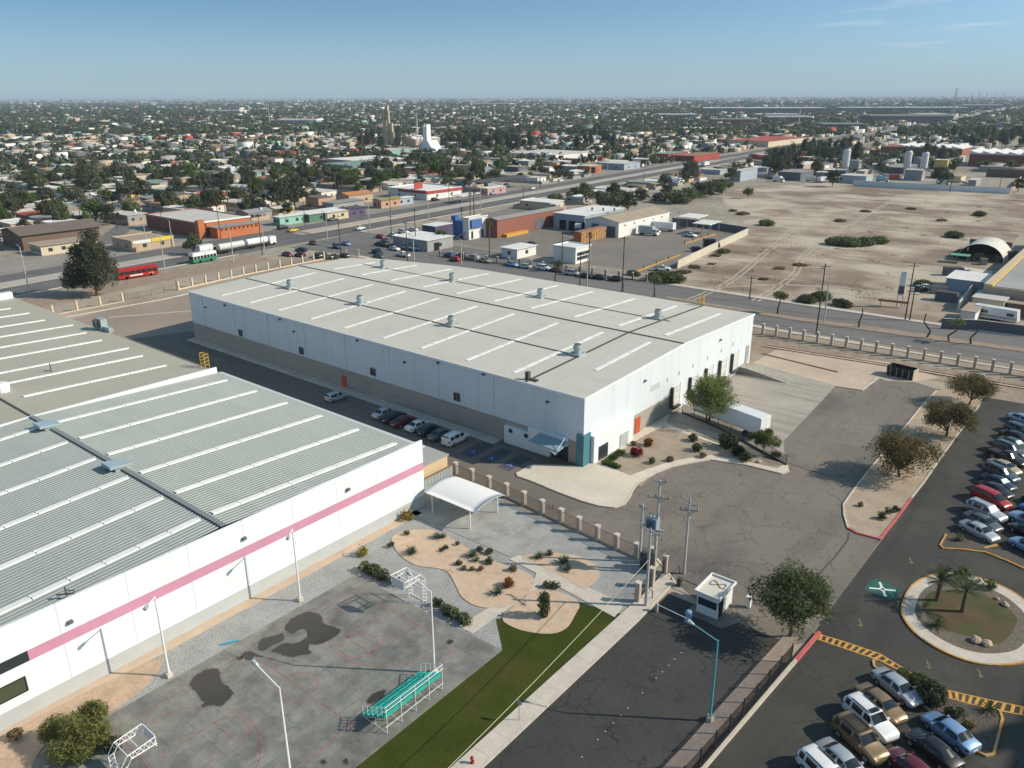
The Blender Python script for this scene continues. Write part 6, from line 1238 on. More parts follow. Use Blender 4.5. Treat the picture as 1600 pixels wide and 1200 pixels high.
# ------------------------------------------------------------ buildings beyond the fence
CM = {k: mat('wall_' + k, c, .85, obj=True, n1=(.4, .10), n2=(2.2, .06)) for k, c in (('white', (.70, .69, .66)), ('cream', (.56, .48, .36)), ('tan', (.44, .34, .25)), ('grey', (.30, .30, .30)), ('slate', (.12, .13, .15)), ('pink', (.46, .30, .28)), ('salmon', (.46, .28, .2)), ('orange', (.46, .145, .06)), ('yellow', (.60, .42, .14)), ('mint', (.25, .46, .38)), ('turquoise', (.05, .38, .33)), ('blue', (.06, .14, .34)), ('skyblue', (.33, .39, .45)), ('green', (.09, .19, .13)), ('brick', (.25, .10, .07)), ('brown', (.16, .11, .08)), ('red', (.36, .06, .05)), ('purple', (.10, .08, .16)))}
RM = {k: mat('roofing_' + k, c, .85, obj=True, n1=(.25, .12), n2=(1.5, .08)) for k, c in (('white', (.70, .69, .66)), ('pale', (.53, .505, .46)), ('grey', (.27, .265, .255)), ('tan', (.36, .29, .215)), ('rust', (.29, .16, .09)), ('red', (.36, .08, .05)), ('brown', (.155, .125, .10)), ('green', (.21, .29, .25)), ('dark', (.08, .08, .085)), ('orange', (.44, .20, .08)), ('olive', (.24, .24, .08)))}
dopen = mat('dark_opening', (.01, .01, .012), .9)
FOOT = []   # footprints that the town's houses keep off
LAND = []   # (words, x, y) landmarks for the labels
def bld(name, label, cat, pl, pc, pr, h, wall, roof, gable=None, over=.25, par=.0, wins=0, doors=0, land=None, minw=3.0, group=None):
    """Box building from three photo points of its base: end of the shaded face, near corner, end of the sunlit face."""
    (x1, y0) = G(*pc); x0 = min(G(*pl)[0], x1 - minw); y1 = max(G(*pr)[1], y0 + minw)
    o = thing(name, label, cat, ((x0 + x1) / 2, (y0 + y1) / 2, 0), 0, group); FOOT.append((x0 - 2, y0 - 2, x1 + 2, y1 + 2))
    if land: LAND.append((land, (x0 + x1) / 2, (y0 + y1) / 2))
    wm_, rm_ = CM[wall], RM[roof]; m = MB(); z = h
    if gable == 'y':   # ridge along y
        xm, rz = (x0 + x1) / 2, h + (x1 - x0) * .1
        m.add([(x0, y0, 0), (x1, y0, 0), (x1, y1, 0), (x0, y1, 0), (x0, y0, h), (x1, y0, h), (x1, y1, h), (x0, y1, h), (xm, y0, rz), (xm, y1, rz)], [(0, 1, 5, 8, 4), (1, 2, 6, 5), (2, 3, 7, 9, 6), (3, 0, 4, 7)]); m.build('wall', wm_, o)
        m = MB(); e = over
        for s, xa in ((0, x0 - e), (1, x1 + e)):
            zz = h - e * .2 + .02; q = [(xa, y0 - e, zz), (xm, y0 - e, rz + .02), (xm, y1 + e, rz + .02), (xa, y1 + e, zz)]; q2 = [(a, b, c + .12) for a, b, c in q]
            m.hexa(q + q2 if s else q[::-1] + q2[::-1])
        m.build('roof', rm_, o)
    elif gable == 'x':
        ym, rz = (y0 + y1) / 2, h + (y1 - y0) * .1
        m.add([(x0, y0, 0), (x1, y0, 0), (x1, y1, 0), (x0, y1, 0), (x0, y0, h), (x1, y0, h), (x1, y1, h), (x0, y1, h), (x0, ym, rz), (x1, ym, rz)], [(0, 1, 5, 4), (1, 2, 6, 9, 5), (2, 3, 7, 6), (3, 0, 4, 8, 7)]); m.build('wall', wm_, o)
        m = MB(); e = over
        for s, ya_ in ((0, y0 - e), (1, y1 + e)):
            zz = h - e * .2 + .02; q = [(x0 - e, ya_, zz), (x1 + e, ya_, zz), (x1 + e, ym, rz + .02), (x0 - e, ym, rz + .02)]; q2 = [(a, b, c + .12) for a, b, c in q]
            m.hexa(q[::-1] + q2[::-1] if s else q + q2)
        m.build('roof', rm_, o)
    else:
        m.box(x0, y0, 0, x1, y1, h); m.build('wall', wm_, o); m = MB()
        m.box(x0 - over, y0 - over, h, x1 + over, y1 + over, h + .15); r = m.build('roof', rm_, o)
        if par:
            m = MB(); e = over
            for q in ((x0 - e, y0 - e, x1 + e, y0 - e + .2), (x0 - e, y1 + e - .2, x1 + e, y1 + e), (x0 - e, y0 - e + .2, x0 - e + .2, y1 + e - .2), (x1 + e - .2, y0 - e + .2, x1 + e, y1 + e - .2)): m.box(q[0], q[1], h + .15, q[2], q[3], h + .15 + par)
            m.build('parapet', wm_, r)
    for i in range(wins):
        yy = y0 + (y1 - y0) * (i + .7) / (wins + .4); m = MB(); m.box(x1, yy - .7, 1.1, x1 + .05, yy + .7, 2.3); m.build('window', glass, o)
        xx = x1 - (x1 - x0) * (i + .7) / (wins + .4); m = MB(); m.box(xx - .6, y0 - .05, 1.1, xx + .6, y0, 2.3); m.build('window', glass, o)
    for i in range(doors):
        yy = y0 + (y1 - y0) * (i + .35) / doors; m = MB(); m.box(x1, yy - 1.3, 0, x1 + .06, yy + 1.3, min(3.2, h * .7)); m.build('door', dopen, o)
    return o, (x0, y0, x1, y1)
# the compound behind the warehouse
o, r = bld('office_building', 'white two storey office with bright blue corner boxes and outside stair', 'office', (712, 376), (733, 375), (752, 368), 7.6, 'white', 'pale', par=.3, land='blue cornered office')
MB().box(r[2] - .2, r[1] + .8, 4.2, r[2] + .8, r[1] + 6.5, 7.2).build('blue_panel', CM['blue'], o); MB().box(r[0] - 6, r[1] + 1, 0, r[0] - .05, r[3] - 1, 6.4).build('stair_wing', CM['blue'], o); MB().box(r[0] - 6.4, r[1] + .6, 6.4, r[0] - 4.2, r[1] + 3, 8).build('blue_fin', CM['blue'], o)
m = MB(); 
for i in range(9): m.box(r[0] - 3 + i * .5, r[1] - 1.1, .3 * i, r[0] - 2.5 + i * .5, r[1] - .05, .3 * i + .25)
m.build('stair', CM['skyblue'], o); MB().box(r[2], r[3] - 3.4, .2, r[2] + .05, r[3] - 2.2, 3).build('door', glass, o); MB().box(r[2], r[1] + 1.2, .2, r[2] + .05, r[1] + 2.3, 3).build('door', glass, o)
bld('store_hall', 'low grey hall with white roof beside the parked cars', 'hall', (622, 384), (668, 394), (690, 383), 3.8, 'grey', 'white', wins=1, doors=1, over=.4, land='low grey hall')
bld('gate_lodge', 'small dark blue lodge with white roof behind the grey hall', 'lodge', (661, 366), (680, 369), (697, 362), 3.6, 'purple', 'white', land='dark blue lodge')
o, r = bld('brick_warehouse', 'red brick warehouse with grey roof beside the blue cornered office', 'warehouse', (752, 371), (777, 372), (856, 348), 6.6, 'brick', 'grey', gable='y', land='red brick warehouse')
MB().box(r[2], r[1] + (r[3] - r[1]) * .55, .4, r[2] + .08, r[1] + (r[3] - r[1]) * .68, 4.4).build('roller_door', CM['slate'], o); MB().box(r[2] + .02, r[1] + 3, 0, r[2] + 2.2, r[1] + 16, 1.1).build('loading_ledge', mat('ledge_yellow', (.58, .32, .06), .8, n1=(1, .15)), o)
o, r = bld('blue_shed_hall', 'pale blue clad hall with white low roof in the compound', 'hall', (861, 357), (913, 362), (955, 346), 6.0, 'skyblue', 'white', land='pale blue clad hall')
for i in range(3): MB().box(r[0] + 3 + i * 4.4, r[1] - .08, 0, r[0] + 6.2 + i * 4.4, r[1], 3.6).build('dock_opening', dopen, o)
for i in range(3): MB().lathe([(.3, 0), (.3, .8), (.5, .9), (.3, 1.2)], (r[0] + 9 + i * 4, r[1] + 14 + i * 2, 6.15), 10).build('roof_vent', darkline, o)
o, r = bld('white_shed_hall', 'white gabled hall with rusty tan roof at the compound end', 'hall', (912, 366), (966, 372), (1024, 350), 5.6, 'white', 'tan', gable='y', over=.3, land='white gabled hall')
MB().box(r[2] - 5, r[1] - .08, 0, r[2] - 1.4, r[1], 4).build('roller_door', CM['slate'], o); MB().box(r[0] + 3, r[1] - .08, 0, r[0] + 6.4, r[1], 4.4).build('roller_door', CM['slate'], o)
for i in range(7): MB().box(r[2], r[1] + 4 + i * 7, 3.9, r[2] + .06, r[1] + 4.8 + i * 7, 4.5).build('window', glass, o)
o, r = bld('timber_stack', 'tall orange brown wall of stacked pallets in the compound', 'pallet stack', (899, 379), (907, 381), (943, 371), 4.0, 'orange', 'rust', over=0)
for i in range(10):
    MB().box(r[2] + .02, r[1] + (r[3] - r[1]) * i / 10 + .1, .1, r[2] + .25, r[1] + (r[3] - r[1]) * (i + 1) / 10 - .1, 3.9).build('pallet', mat('pallet_wood', (.36, .20, .09), .9, n1=(1.5, .35)), o)
o, r = bld('boxy_office', 'box shaped white office standing alone near the road fence', 'office', (856, 410), (899, 413), (917, 406), 4.8, 'white', 'white', par=.3, wins=0, land='boxy white office')
for z in (1.0, 2.4): MB().box(r[2], r[1] + .8, z, r[2] + .05, r[3] - .8, z + 1.1).build('window', glass, o)
o, r = bld('white_kiosk', 'small white kiosk with sloping roof inside the pillar fence', 'kiosk', (776, 403), (808, 405), (832, 397), 3.1, 'white', 'white', over=.5, wins=1)
def carport(name, label, pl, pc, pr, h, roof, land=None):
    (x1, y0) = G(*pc); x0 = G(*pl)[0]; y1 = max(G(*pr)[1], y0 + 3); o = thing(name, label, 'carport', ((x0 + x1) / 2, (y0 + y1) / 2, 0)); FOOT.append((x0 - 1, y0 - 1, x1 + 1, y1 + 1))
    if land: LAND.append((land, (x0 + x1) / 2, (y0 + y1) / 2))
    MB().hexa([(x0, y0, h), (x1, y0, h), (x1, y1, h + .3), (x0, y1, h + .3), (x0, y0, h + .25), (x1, y0, h + .25), (x1, y1, h + .55), (x0, y1, h + .55)]).build('roof', RM[roof], o)
    for a in (x0 + .5, (x0 + x1) / 2, x1 - .5):
        for b in (y0 + .5, y1 - .5): MB().tube([(a, b, 0), (a, b, h + .02)], .12, 6).build('post', greym, o)
    return o
carport('yard_carport', 'open carport with white roof at the compound back wall, farther one', (1052, 357), (1088, 359), (1094, 353), 4.2, 'white'); carport('yard_carport', 'open carport with white roof on posts beside the white pickup', (1080, 366), (1108, 369), (1116, 363), 4.0, 'white')
carport('petrol_canopy', 'wide dark roofed fuel station canopy beside the avenue', (705, 303), (753, 302), (786, 288), 5.4, 'dark', land='fuel station canopy')
def wall_run(name, label, pts, h, wm_, px=True, w=.25):
    p = gp(pts) if px else pts; o = thing(name, label, 'wall', (*p[0], 0)); m = MB(); strip(m, p, w, -.05, h); m.build('wall_panel', wm_, o); m = MB(); strip(m, p, w + .12, h, h + .1); m.build('coping', kerbc, o); return o
wall_run('compound_wall', 'pale block wall between the compound and the vacant lot', [(1058, 420), (1110, 394), (1168, 367)], 2.4, mat('wall_pale', (.50, .46, .38), .9, n1=(.4, .08))); wall_run('compound_wall', 'dark back wall closing the compound behind the carports', [(1168, 366), (1112, 357), (1050, 350)], 2.6, CM['slate'])
fence_run('pillar_fence', 'dark pillar fence between compound and back road', [G(688, 402), G(760, 410), G(830, 418), G(905, 428), G(1010, 440)], 4.2, 2.2, .5, mat('pillar_dark', (.20, .17, .15), .9), True, 1.6, .3, .5)
for (a, b) in (((985, 428), (1062, 399)), ((1070, 381), (1118, 366))):
    p, q = G(*a), G(*b); m = MB(); strip(m, [p, q], .5, 0, .25); tag(m.build('yellow_kerb', yellowp), kind='structure')
    for t in (0, .25, .5, .75):
        x, y = p[0] + (q[0] - p[0]) * t, p[1] + (q[1] - p[1]) * t; o = thing('bollard', 'dark bollard on the yellow kerb of the compound yard', 'bollard', (x, y, .25), 0, 'bollards on the yellow kerbs of the compound'); MB().lathe([(.18, 0), (.18, .8), (.1, .9)], (x, y, .25), 8).build('post', darkline, o); MB().lathe([(.19, .6), (.19, .7)], (x, y, .25), 8).build('band', yellowp, o)
# trucks and buses
def vehicle_wheels(o, xs, w, r=.48):
    for x in xs:
        for s in (1, -1): q = part('wheel', CAR_MESH['suv']['wheel'], o); q.location = (x, s * (w - .12), r); q.scale = (r / .38, 1.5, r / .38)
def box_truck(label, p, yaw, boxm, cabm, L_=6.0, name='box_truck'):
    o = thing(name, label, 'truck', (*p, .02), yaw); MB().box(-L_ / 2, -1.2, .9, L_ / 2 - .1, 1.2, 3.4).build('cargo_box', boxm, o, world=False); m = MB(); a = L_ / 2
    m.hexa([(a, -1.1, .5), (a + 1.9, -1.1, .5), (a + 1.9, 1.1, .5), (a, 1.1, .5), (a, -1.1, 2.5), (a + 1.2, -1.0, 2.5), (a + 1.2, 1.0, 2.5), (a, 1.1, 2.5)]); cb = m.build('cab', cabm, o, world=False)
    MB().hexa([(a + 1.70, -.95, 1.35), (a + 1.72, -.95, 1.35), (a + 1.72, .95, 1.35), (a + 1.70, .95, 1.35), (a + 1.27, -.9, 2.35), (a + 1.30, -.9, 2.35), (a + 1.30, .9, 2.35), (a + 1.27, .9, 2.35)]).build('windscreen', cglass, cb, world=False)
    for s in (1, -1): MB().box(a + .3, s * 1.09, 1.4, a + 1.0, s * 1.11, 2.2).build('side_window', cglass, cb, world=False)
    MB().box(-L_ / 2, -.5, .5, a, .5, .88).build('chassis', trim, o, world=False); vehicle_wheels(o, (-L_ / 2 + 1.4, a + .7), 1.15); return o
box_truck('blue sided white cab box truck parked beside the white gabled hall', G(1010, 367), rad(5), CM['skyblue'], PAINT['white']); box_truck('blue truck backed into the pale blue clad hall', G(903, 364), rad(-60), PAINT['white'], PAINT['sky'], 4.5)
box_truck('long white box trailer truck behind the blue sided truck', G(1034, 360), rad(178), PAINT['white'], PAINT['white'], 11); box_truck('white lorry on the avenue near the red roofed stall', G(1102, 260), rad(94), PAINT['white'], PAINT['white'], 9)
box_truck('black tank like truck against the compound wall', G(1107, 388), rad(40), PAINT['black'], PAINT['black'], 4); box_truck('yellow cab truck hidden behind the green and white bus', G(321, 398), rad(92), PAINT['white'], PAINT['yellow'], 5)
def bus(label, p, yaw, top, low, L_=11.0, stripe=None):
    o = thing('bus', label, 'bus', (*p, .03), yaw); h = 3.1; m = MB(); m.box(-L_ / 2, -1.25, .35, L_ / 2, 1.25, 1.35); m.build('lower_body', low, o, world=False); m = MB(); m.box(-L_ / 2, -1.25, 2.3, L_ / 2, 1.25, h); m.box(-L_ / 2 + .3, -.9, h, L_ / 2 - .5, .9, h + .18); m.build('roof', top, o, world=False)
    MB().box(-L_ / 2 + .04, -1.21, 1.35, L_ / 2 - .04, 1.21, 2.3).build('window', cglass, o, world=False)
    m = MB()
    for i in range(8): m.box(-L_ / 2 + .1 + i * L_ / 7.2, -1.24, 1.35, -L_ / 2 + .25 + i * L_ / 7.2, 1.24, 2.3)
    m.build('window_frame', low if stripe is None else stripe, o, world=False); MB().box(L_ / 2, -1.0, 1.0, L_ / 2 + .03, 1.0, 2.4).build('windscreen', cglass, o, world=False)
    for s in (1, -1): MB().box(L_ / 2, s * .75 - .2, .55, L_ / 2 + .04, s * .75 + .2, .8).build('headlight', lampw, o, world=False)
    vehicle_wheels(o, (-L_ / 2 + 2.4, L_ / 2 - 2.2), 1.25); return o
o = bus('red city bus with white lettering passing behind the pepper tree', (G(215, 433)), rad(85), PAINT['red'], PAINT['red'], 11.5)
m = MB(); m.box(-2.5, -1.265, .75, 1.2, -1.252, 1.1); m.box(-2.5, 1.252, .75, 1.2, 1.265, 1.1)
m.build('side_lettering', whitep, o, world=False); m = MB(); m.box(3.0, -1.265, .5, 4.4, -1.252, 1.2); m.box(3.0, 1.252, .5, 4.4, 1.265, 1.2); m.build('side_swirl', mat('swirl_orange', (.6, .22, .06), .5), o, world=False)
bus('white bus with green skirt waiting at the crossing', G(318, 409), rad(93), PAINT['white'], mat('bus_green', (.02, .20, .11), .4), 8.5, PAINT['white'])
o = thing('tanker_truck', 'white tanker lorry with two grey white tank trailers beside the red bus', 'tanker', (*ave(158, 6), .03), rad(94)); cyl = mat('tank_grey', (.52, .53, .50), .45)
for x0_, x1_, mt in ((-14, -3.5, cyl), (-2.6, 6.4, PAINT['white'])):
    m = MB(); m.tube([(x0_, 0, 2.15), (x0_ + .3, 0, 2.15), (x1_ - .3, 0, 2.15), (x1_, 0, 2.15)], [.7, 1.15, 1.15, .7], 16); m.build('tank', mt, o, world=False, smooth=False)
m = MB(); m.box(7.0, -1.2, .6, 9.6, 1.2, 3.0); cb = m.build('cab', PAINT['white'], o, world=False); MB().box(9.6, -1.0, 1.8, 9.63, 1.0, 2.8).build('windscreen', cglass, cb, world=False); MB().box(-14, -.45, .6, 7, .45, 1.0).build('chassis', trim, o, world=False); vehicle_wheels(o, (-12.5, -11.2, -1.5, -.2, 5.2, 8.6), 1.2)
# shops west of the avenue
bld('brown_roof_hall', 'wide open hall with brown sheet roof in the far corner of the crossing', 'hall', (-30, 388), (38, 392), (146, 373), 5.4, 'brown', 'brown', gable='y', over=1.0, land='brown roofed hall')
o, r = bld('long_annex', 'long cream annex with grey roof before the brown roofed hall', 'annex', (42, 396), (66, 400), (152, 387), 3.3, 'cream', 'tan', over=.7, wins=4, land='long cream annex')
o, r = bld('corner_shop', 'low tan shop with yellow signboard beside the crossing', 'shop', (168, 388), (208, 394), (243, 378), 3.2, 'tan', 'tan', par=.5, over=.1, wins=2, land='yellow sign shop'); MB().box(r[2] + .1, r[1] + 7, 2.6, r[2] + .25, r[3] - .5, 3.9).build('signboard', mat('sign_yellow', (.66, .48, .06), .6), o); MB().box(r[2] + .1, r[1] + .3, 2.6, r[2] + .22, r[1] + 6.8, 3.6).build('signboard', CM['white'], o)
for i, (px, py, hh) in enumerate(((214, 394, 1.6), (224, 391, 1.8), (236, 388, 1.6), (247, 385, 1.9), (258, 383, 1.6), (266, 381, 1.9))):
    x, y = G(px, py); o = thing('painted_post', 'terracotta post in the row before the yellow sign shop', 'post', (x, y, 0), 0, 'terracotta posts before the yellow sign shop'); MB().obox(x, y, 0, .8, .8, hh).build('shaft', CM['salmon'], o); MB().obox(x, y, hh, 1, 1, .15).build('cap', CM['tan'], o)
o, r = bld('restaurant', 'long dark red and orange restaurant with flat pale roof at the crossing', 'restaurant', (187, 362), (312, 372), (366, 356), 5.2, 'brick', 'pale', par=.35, land='orange restaurant')
MB().box(r[2] - .6, r[1] - .8, 0, r[2] + 1.6, r[1] + 1.8, 6.6).build('entrance_tower', CM['orange'], o); MB().box(r[2] + .06, r[1] + 3, 4.0, r[2] + .5, r[3], 5.2).build('upper_band', CM['orange'], o); MB().box(r[2] + .4, r[1] + 2, 5.4, r[2] + .9, r[3], 6.0).build('fascia', CM['white'], o)
o, r = bld('restaurant_annex', 'lower orange wing with grey roof and small eave windows', 'restaurant', (319, 372), (341, 373), (408, 363), 3.9, 'orange', 'grey', over=.5)
for i in range(9): yy = r[1] + 1.5 + i * (r[3] - r[1] - 2) / 9; MB().box(r[2], yy, 2.7, r[2] + .05, yy + .8, 3.3).build('window', dopen, o)
B3 = [('mint_house', 'mint green corner house with white awning roof', 'house', (423, 352), (438, 353), (452, 344), 3.4, 'mint', 'white', 'mint corner house'), ('green_house', 'dark green fronted house with wide white roof', 'house', (452, 346), (484, 348), (522, 336), 3.4, 'green', 'white', 'dark green fronted house'), ('porch_house', 'cream house with pillared porch beside the dark green front', 'house', (490, 343), (512, 345), (522, 337), 3.2, 'cream', 'pale', 'cream porch house'),
      ('purple_shed', 'dark purple shed beside the avenue pavement', 'shed', (530, 338), (546, 340), (556, 334), 3.6, 'purple', 'dark', 'dark purple shed'), ('grey_shop', 'long grey shop with dark sheet roof along the avenue', 'shop', (502, 330), (522, 332), (574, 326), 4.0, 'grey', 'grey', 'long grey shop'), ('tile_roof_shop', 'shop with orange tiled roof behind the long grey shop', 'shop', (522, 318), (546, 320), (574, 314), 4.4, 'tan', 'orange', 'orange tiled shop'), ('olive_roof_shop', 'small salmon shop under an olive green roof', 'shop', (586, 324), (596, 326), (611, 320), 3.8, 'salmon', 'olive', 'olive roofed shop'), ('blue_kiosk', 'blue and white kiosk next to the olive roofed shop', 'kiosk', (612, 321), (620, 322), (634, 317), 3.4, 'skyblue', 'white', 'blue white kiosk')]
for nm, lb, ct, a, b, c_, h, w_, r_, ld in B3: bld(nm, lb, ct, a, b, c_, h, w_, r_, wins=2, over=.5, land=ld, gable='y' if 'tile' in nm or 'olive' in nm else None)
o, r = bld('convenience_store', 'white store with red fascia band beside the avenue', 'store', (612, 306), (667, 313), (696, 303), 4.2, 'white', 'white', par=.5, wins=2, land='red banded store'); MB().box(r[2] + .25, r[1] - .2, 3.1, r[2] + .45, r[3] + .3, 4.5).build('red_fascia', CM['red'], o); MB().box(r[0] + 8, r[1] - .4, 3.2, r[2] + .2, r[1] - .26, 4.4).build('red_fascia', CM['red'], o)
MB().box(r[2] - 12, r[1] + 3, 4.4, r[2] - 11.7, r[1] + 9, 7.6).build('roof_sign', CM['red'], o)
B4 = [('stall_pavilion', 'white and red stall at the avenue side of the fuel canopy', 'stall', (750, 304), (762, 305), (770, 299), 3.4, 'pink', 'white', 'white red stall'), ('turquoise_house', 'house with bright turquoise gable among the trees', 'house', (222, 306), (254, 308), (268, 303), 3.6, 'turquoise', 'pale', 'turquoise gabled house'), ('pale_shed', 'long pale green roofed shed, nearer of two in the town', 'shed', (472, 269), (552, 270), (582, 262), 4.6, 'grey', 'green', 'nearer long pale shed'), ('pale_shed', 'long white roofed shed just beyond the pale green one', 'shed', (474, 262), (550, 262), (586, 254), 5.0, 'grey', 'white', 'farther long white shed'), ('red_store', 'red roofed store amid the town beyond the playground', 'store', (420, 245), (430, 246), (440, 242), 4.2, 'red', 'red', 'red roofed store'), ('red_tile_house', 'white house with red tiled roof behind the orange restaurant', 'house', (304, 316), (322, 319), (336, 312), 3.6, 'white', 'red', 'red tiled white house'), ('yellow_house', 'pale yellow house with square parapet behind the parked cars of the side street', 'house', (172, 312), (196, 314), (206, 309), 3.8, 'yellow', 'tan', 'pale yellow house'),
      ('long_pale_store', 'long pale store with red awning beyond the fuel canopy', 'store', (790, 248), (868, 252), (884, 244), 4.8, 'white', 'pale', 'red awning store'), ('blue_front_shop', 'shop with deep blue painted front by the avenue', 'shop', (945, 262), (975, 266), (988, 262), 4.2, 'skyblue', 'pale', 'blue front shop'), ('orange_gate_shop', 'small orange fronted shop left of the blue front', 'shop', (915, 268), (922, 271), (929, 268), 4.6, 'orange', 'pale', 'orange fronted shop'), ('green_roof_stall', 'red stall with pale green roof by the avenue bend', 'stall', (1022, 248), (1044, 249), (1050, 244), 4.2, 'red', 'green', 'green roofed stall'), ('red_diner', 'dark red diner beside the green roofed stall', 'diner', (1062, 250), (1084, 253), (1092, 246), 4.4, 'red', 'rust', 'dark red diner'), ('grey_box_shed', 'pale grey shed at the vacant lot edge by the avenue', 'shed', (1150, 282), (1156, 284), (1168, 278), 6.4, 'skyblue', 'pale', 'pale grey shed'), ('long_red_store', 'long low store with blue shutters beyond the avenue bend', 'store', (1150, 226), (1200, 230), (1245, 222), 5.5, 'cream', 'red', 'blue shuttered store'), ('green_hall', 'green painted hall below the two church towers', 'hall', (572, 244), (604, 246), (616, 240), 5.4, 'mint', 'pale', 'green painted hall'), ('tan_hall', 'pale gabled hall between the two church towers', 'hall', (636, 228), (650, 229), (660, 225), 7, 'tan', 'white', 'gabled church hall')]
for nm, lb, ct, a, b, c_, h, w_, r_, ld in B4: bld(nm, lb, ct, a, b, c_, h, w_, r_, wins=2 if h < 5 else 0, over=.4, land=ld, gable='y' if 'tile' in nm or nm == 'tan_hall' else None)
carport('white_carport', 'white roofed carport over the dealer yard behind the low shops', (700, 318), (722, 319), (736, 313), 3.6, 'white')
# the two church towers
x, y = G(607, 231); T1 = thing('stepped_tower', 'tall tan stepped church tower of clustered slabs', 'church tower', (x, y, 0)); LAND.append(('stepped church tower', x, y)); stn = mat('tower_stone', (.46, .38, .26), .9, obj=True, n1=(.3, .25)); FOOT.append((x - 14, y - 10, x + 14, y + 10))
for i, (dx, dy, w, h) in enumerate(((-4, 0, 2.6, 31), (-.6, 1.2, 3.0, 41), (2.4, -.6, 2.6, 36), (5.4, .6, 2.8, 24), (8, 0, 2.4, 16), (-6.6, .5, 2.4, 20), (1, -2.6, 2.4, 27))): MB().obox(x + dx, y + dy, 0, w, w, h, .3).build('tower_slab', stn, T1)
for z in (12, 18, 24): MB().obox(x + .6, y, z, 11 - z * .25, 3.4, .9, 0).build('tie_band', stn, T1)
x, y = G(667, 241); T2 = thing('white_chapel', 'white modern chapel with tall twin fins and sloping wings', 'church', (x, y, 0)); LAND.append(('white chapel', x, y)); FOOT.append((x - 20, y - 12, x + 20, y + 12))
MB().obox(x - .8, y, 0, 1.8, 5, 25).build('fin', plainw, T2); MB().obox(x + 3.4, y - 1, 0, 1.8, 5, 26).build('fin', plainw, T2)
for s, a, b, h0, h1 in ((-1, -1.8, -6.5, 12, 8), (1, 4.4, 10, 12, 5)): MB().hexa([(x + min(a, b), y - 3, 0), (x + max(a, b), y - 3, 0), (x + max(a, b), y + 9, 0), (x + min(a, b), y + 9, 0)] + [(x + min(a, b), y - 3, h1 if a > b else h0), (x + max(a, b), y - 3, h0 if a > b else h1), (x + max(a, b), y + 9, h0 if a > b else h1), (x + min(a, b), y + 9, h1 if a > b else h0)]).build('wing', plainw, T2)
for i in range(3): MB().obox(x - 4 - i * 2.4, y - 3.1, 1, .8, .1, 14 - i * 4).build('window', glass, T2)
x, y = G(653, 232); mt_ = thing('radio_mast', 'thin white lattice radio mast beside the white chapel', 'mast', (x, y, 0)); 
for a in range(3): MB().tube([(x + 1.2 * cos(a * 2.1), y + 1.2 * sin(a * 2.1), 0), (x + .3 * cos(a * 2.1), y + .3 * sin(a * 2.1), 34)], .14, 5).build('leg', whitem, mt_)
for i in range(8): MB().obox(x, y, 2 + i * 4, 2.0 - i * .18, .16, .16, i).build('brace', whitem, mt_)
# concrete plant, low wall and factory beyond the vacant lot
for (px, py, h, rr, l) in ((1319, 272, 15.5, 2.4, 'white cement silo tied to a grey batching tower'), (1415, 273, 14.5, 2.2, 'left cement silo of the pair by the conveyor'), (1441, 274, 14, 2.2, 'right cement silo of the pair by the conveyor')):
    x, y = G(px, py); o = thing('cement_silo', l, 'silo', (x, y, 0)); m = MB(); m.lathe([(rr * .3, 3), (rr, 5), (rr, h), (rr * .6, h + .8)], (x, y, 0), 18); m.build('drum', mat('silo_steel', (.58, .60, .60), .5, obj=True, n1=(.2, .1)), o, smooth=False); MB().lathe([(rr * .62, h + .8), (rr * .62, h + 1.6)], (x, y, 0), 8).build('roof_filter', darkline, o)
    for a in range(4): q = a * pi / 2 + .5; MB().tube([(x + rr * .9 * cos(q), y + rr * .9 * sin(q), 0), (x + rr * .9 * cos(q), y + rr * .9 * sin(q), 5)], .2, 6).build('leg', greym, o)
    FOOT.append((x - 6, y - 6, x + 6, y + 6)); LAND.append(('cement silos', x, y))
x, y = G(1334, 275); o = thing('batching_tower', 'grey batching tower with hopper beside the first silo', 'tower', (x, y, 0)); MB().box(x - 3, y - 3, 5, x + 3, y + 3, 10).build('hopper_house', CM['grey'], o); 
for a in (-2.6, 2.6):
    for b in (-2.5, 2.5): MB().box(x + a - .25, y + b - .25, 0, x + a + .25, y + b + .25, 5).build('leg', greym, o)
MB().tube([(x + 3, y, 9), (x + 24, y - 10, 1)], .7, 4).build('conveyor', CM['tan'], o)
x, y = G(1428, 281); o = thing('grey_mixer_house', 'pale grey mixing house under the paired silos', 'shed', (x, y, 0)); MB().box(x - 5, y - 4, 0, x + 5, y + 4, 6).build('wall', CM['grey'], o); MB().box(x - 5.4, y - 4.4, 6, x + 5.4, y + 4.4, 6.3).build('roof', RM['pale'], o); MB().tube([(x + 5, y, 6.5), (x + 32, y - 14, 1)], .6, 4).build('conveyor', CM['cream'], o)
wall_run('low_white_wall', 'low white wall along the far edge of the vacant lot', [(1332, 290), (1400, 294), (1480, 298), (1578, 303)], 3.0, plainw); wall_run('low_white_wall', 'short pale wall bending back from the low white wall', [(1578, 303), (1594, 284)], 3.0, CM['tan']); wall_run('dark_yard_wall', 'dark brown wall right of the concrete plant', [(1540, 276), (1610, 279)], 5, CM['brown'])
o, r = bld('plant_office', 'blue roofed workshop among scrap left of the silos', 'workshop', (1218, 280), (1250, 283), (1262, 278), 5, 'slate', 'grey', land='scrap yard'); bld('plant_store', 'pale shed with white sheet roof in the scrap yard', 'shed', (1236, 268), (1254, 270), (1272, 264), 5, 'tan', 'white'); bld('plant_shed', 'low blue grey shed along the white wall of the plant', 'shed', (1318, 284), (1352, 288), (1362, 285), 4.5, 'skyblue', 'pale'); bld('plant_depot', 'grey depot behind the concrete plant sheds', 'depot', (1378, 270), (1412, 272), (1424, 266), 4, 'slate', 'grey')
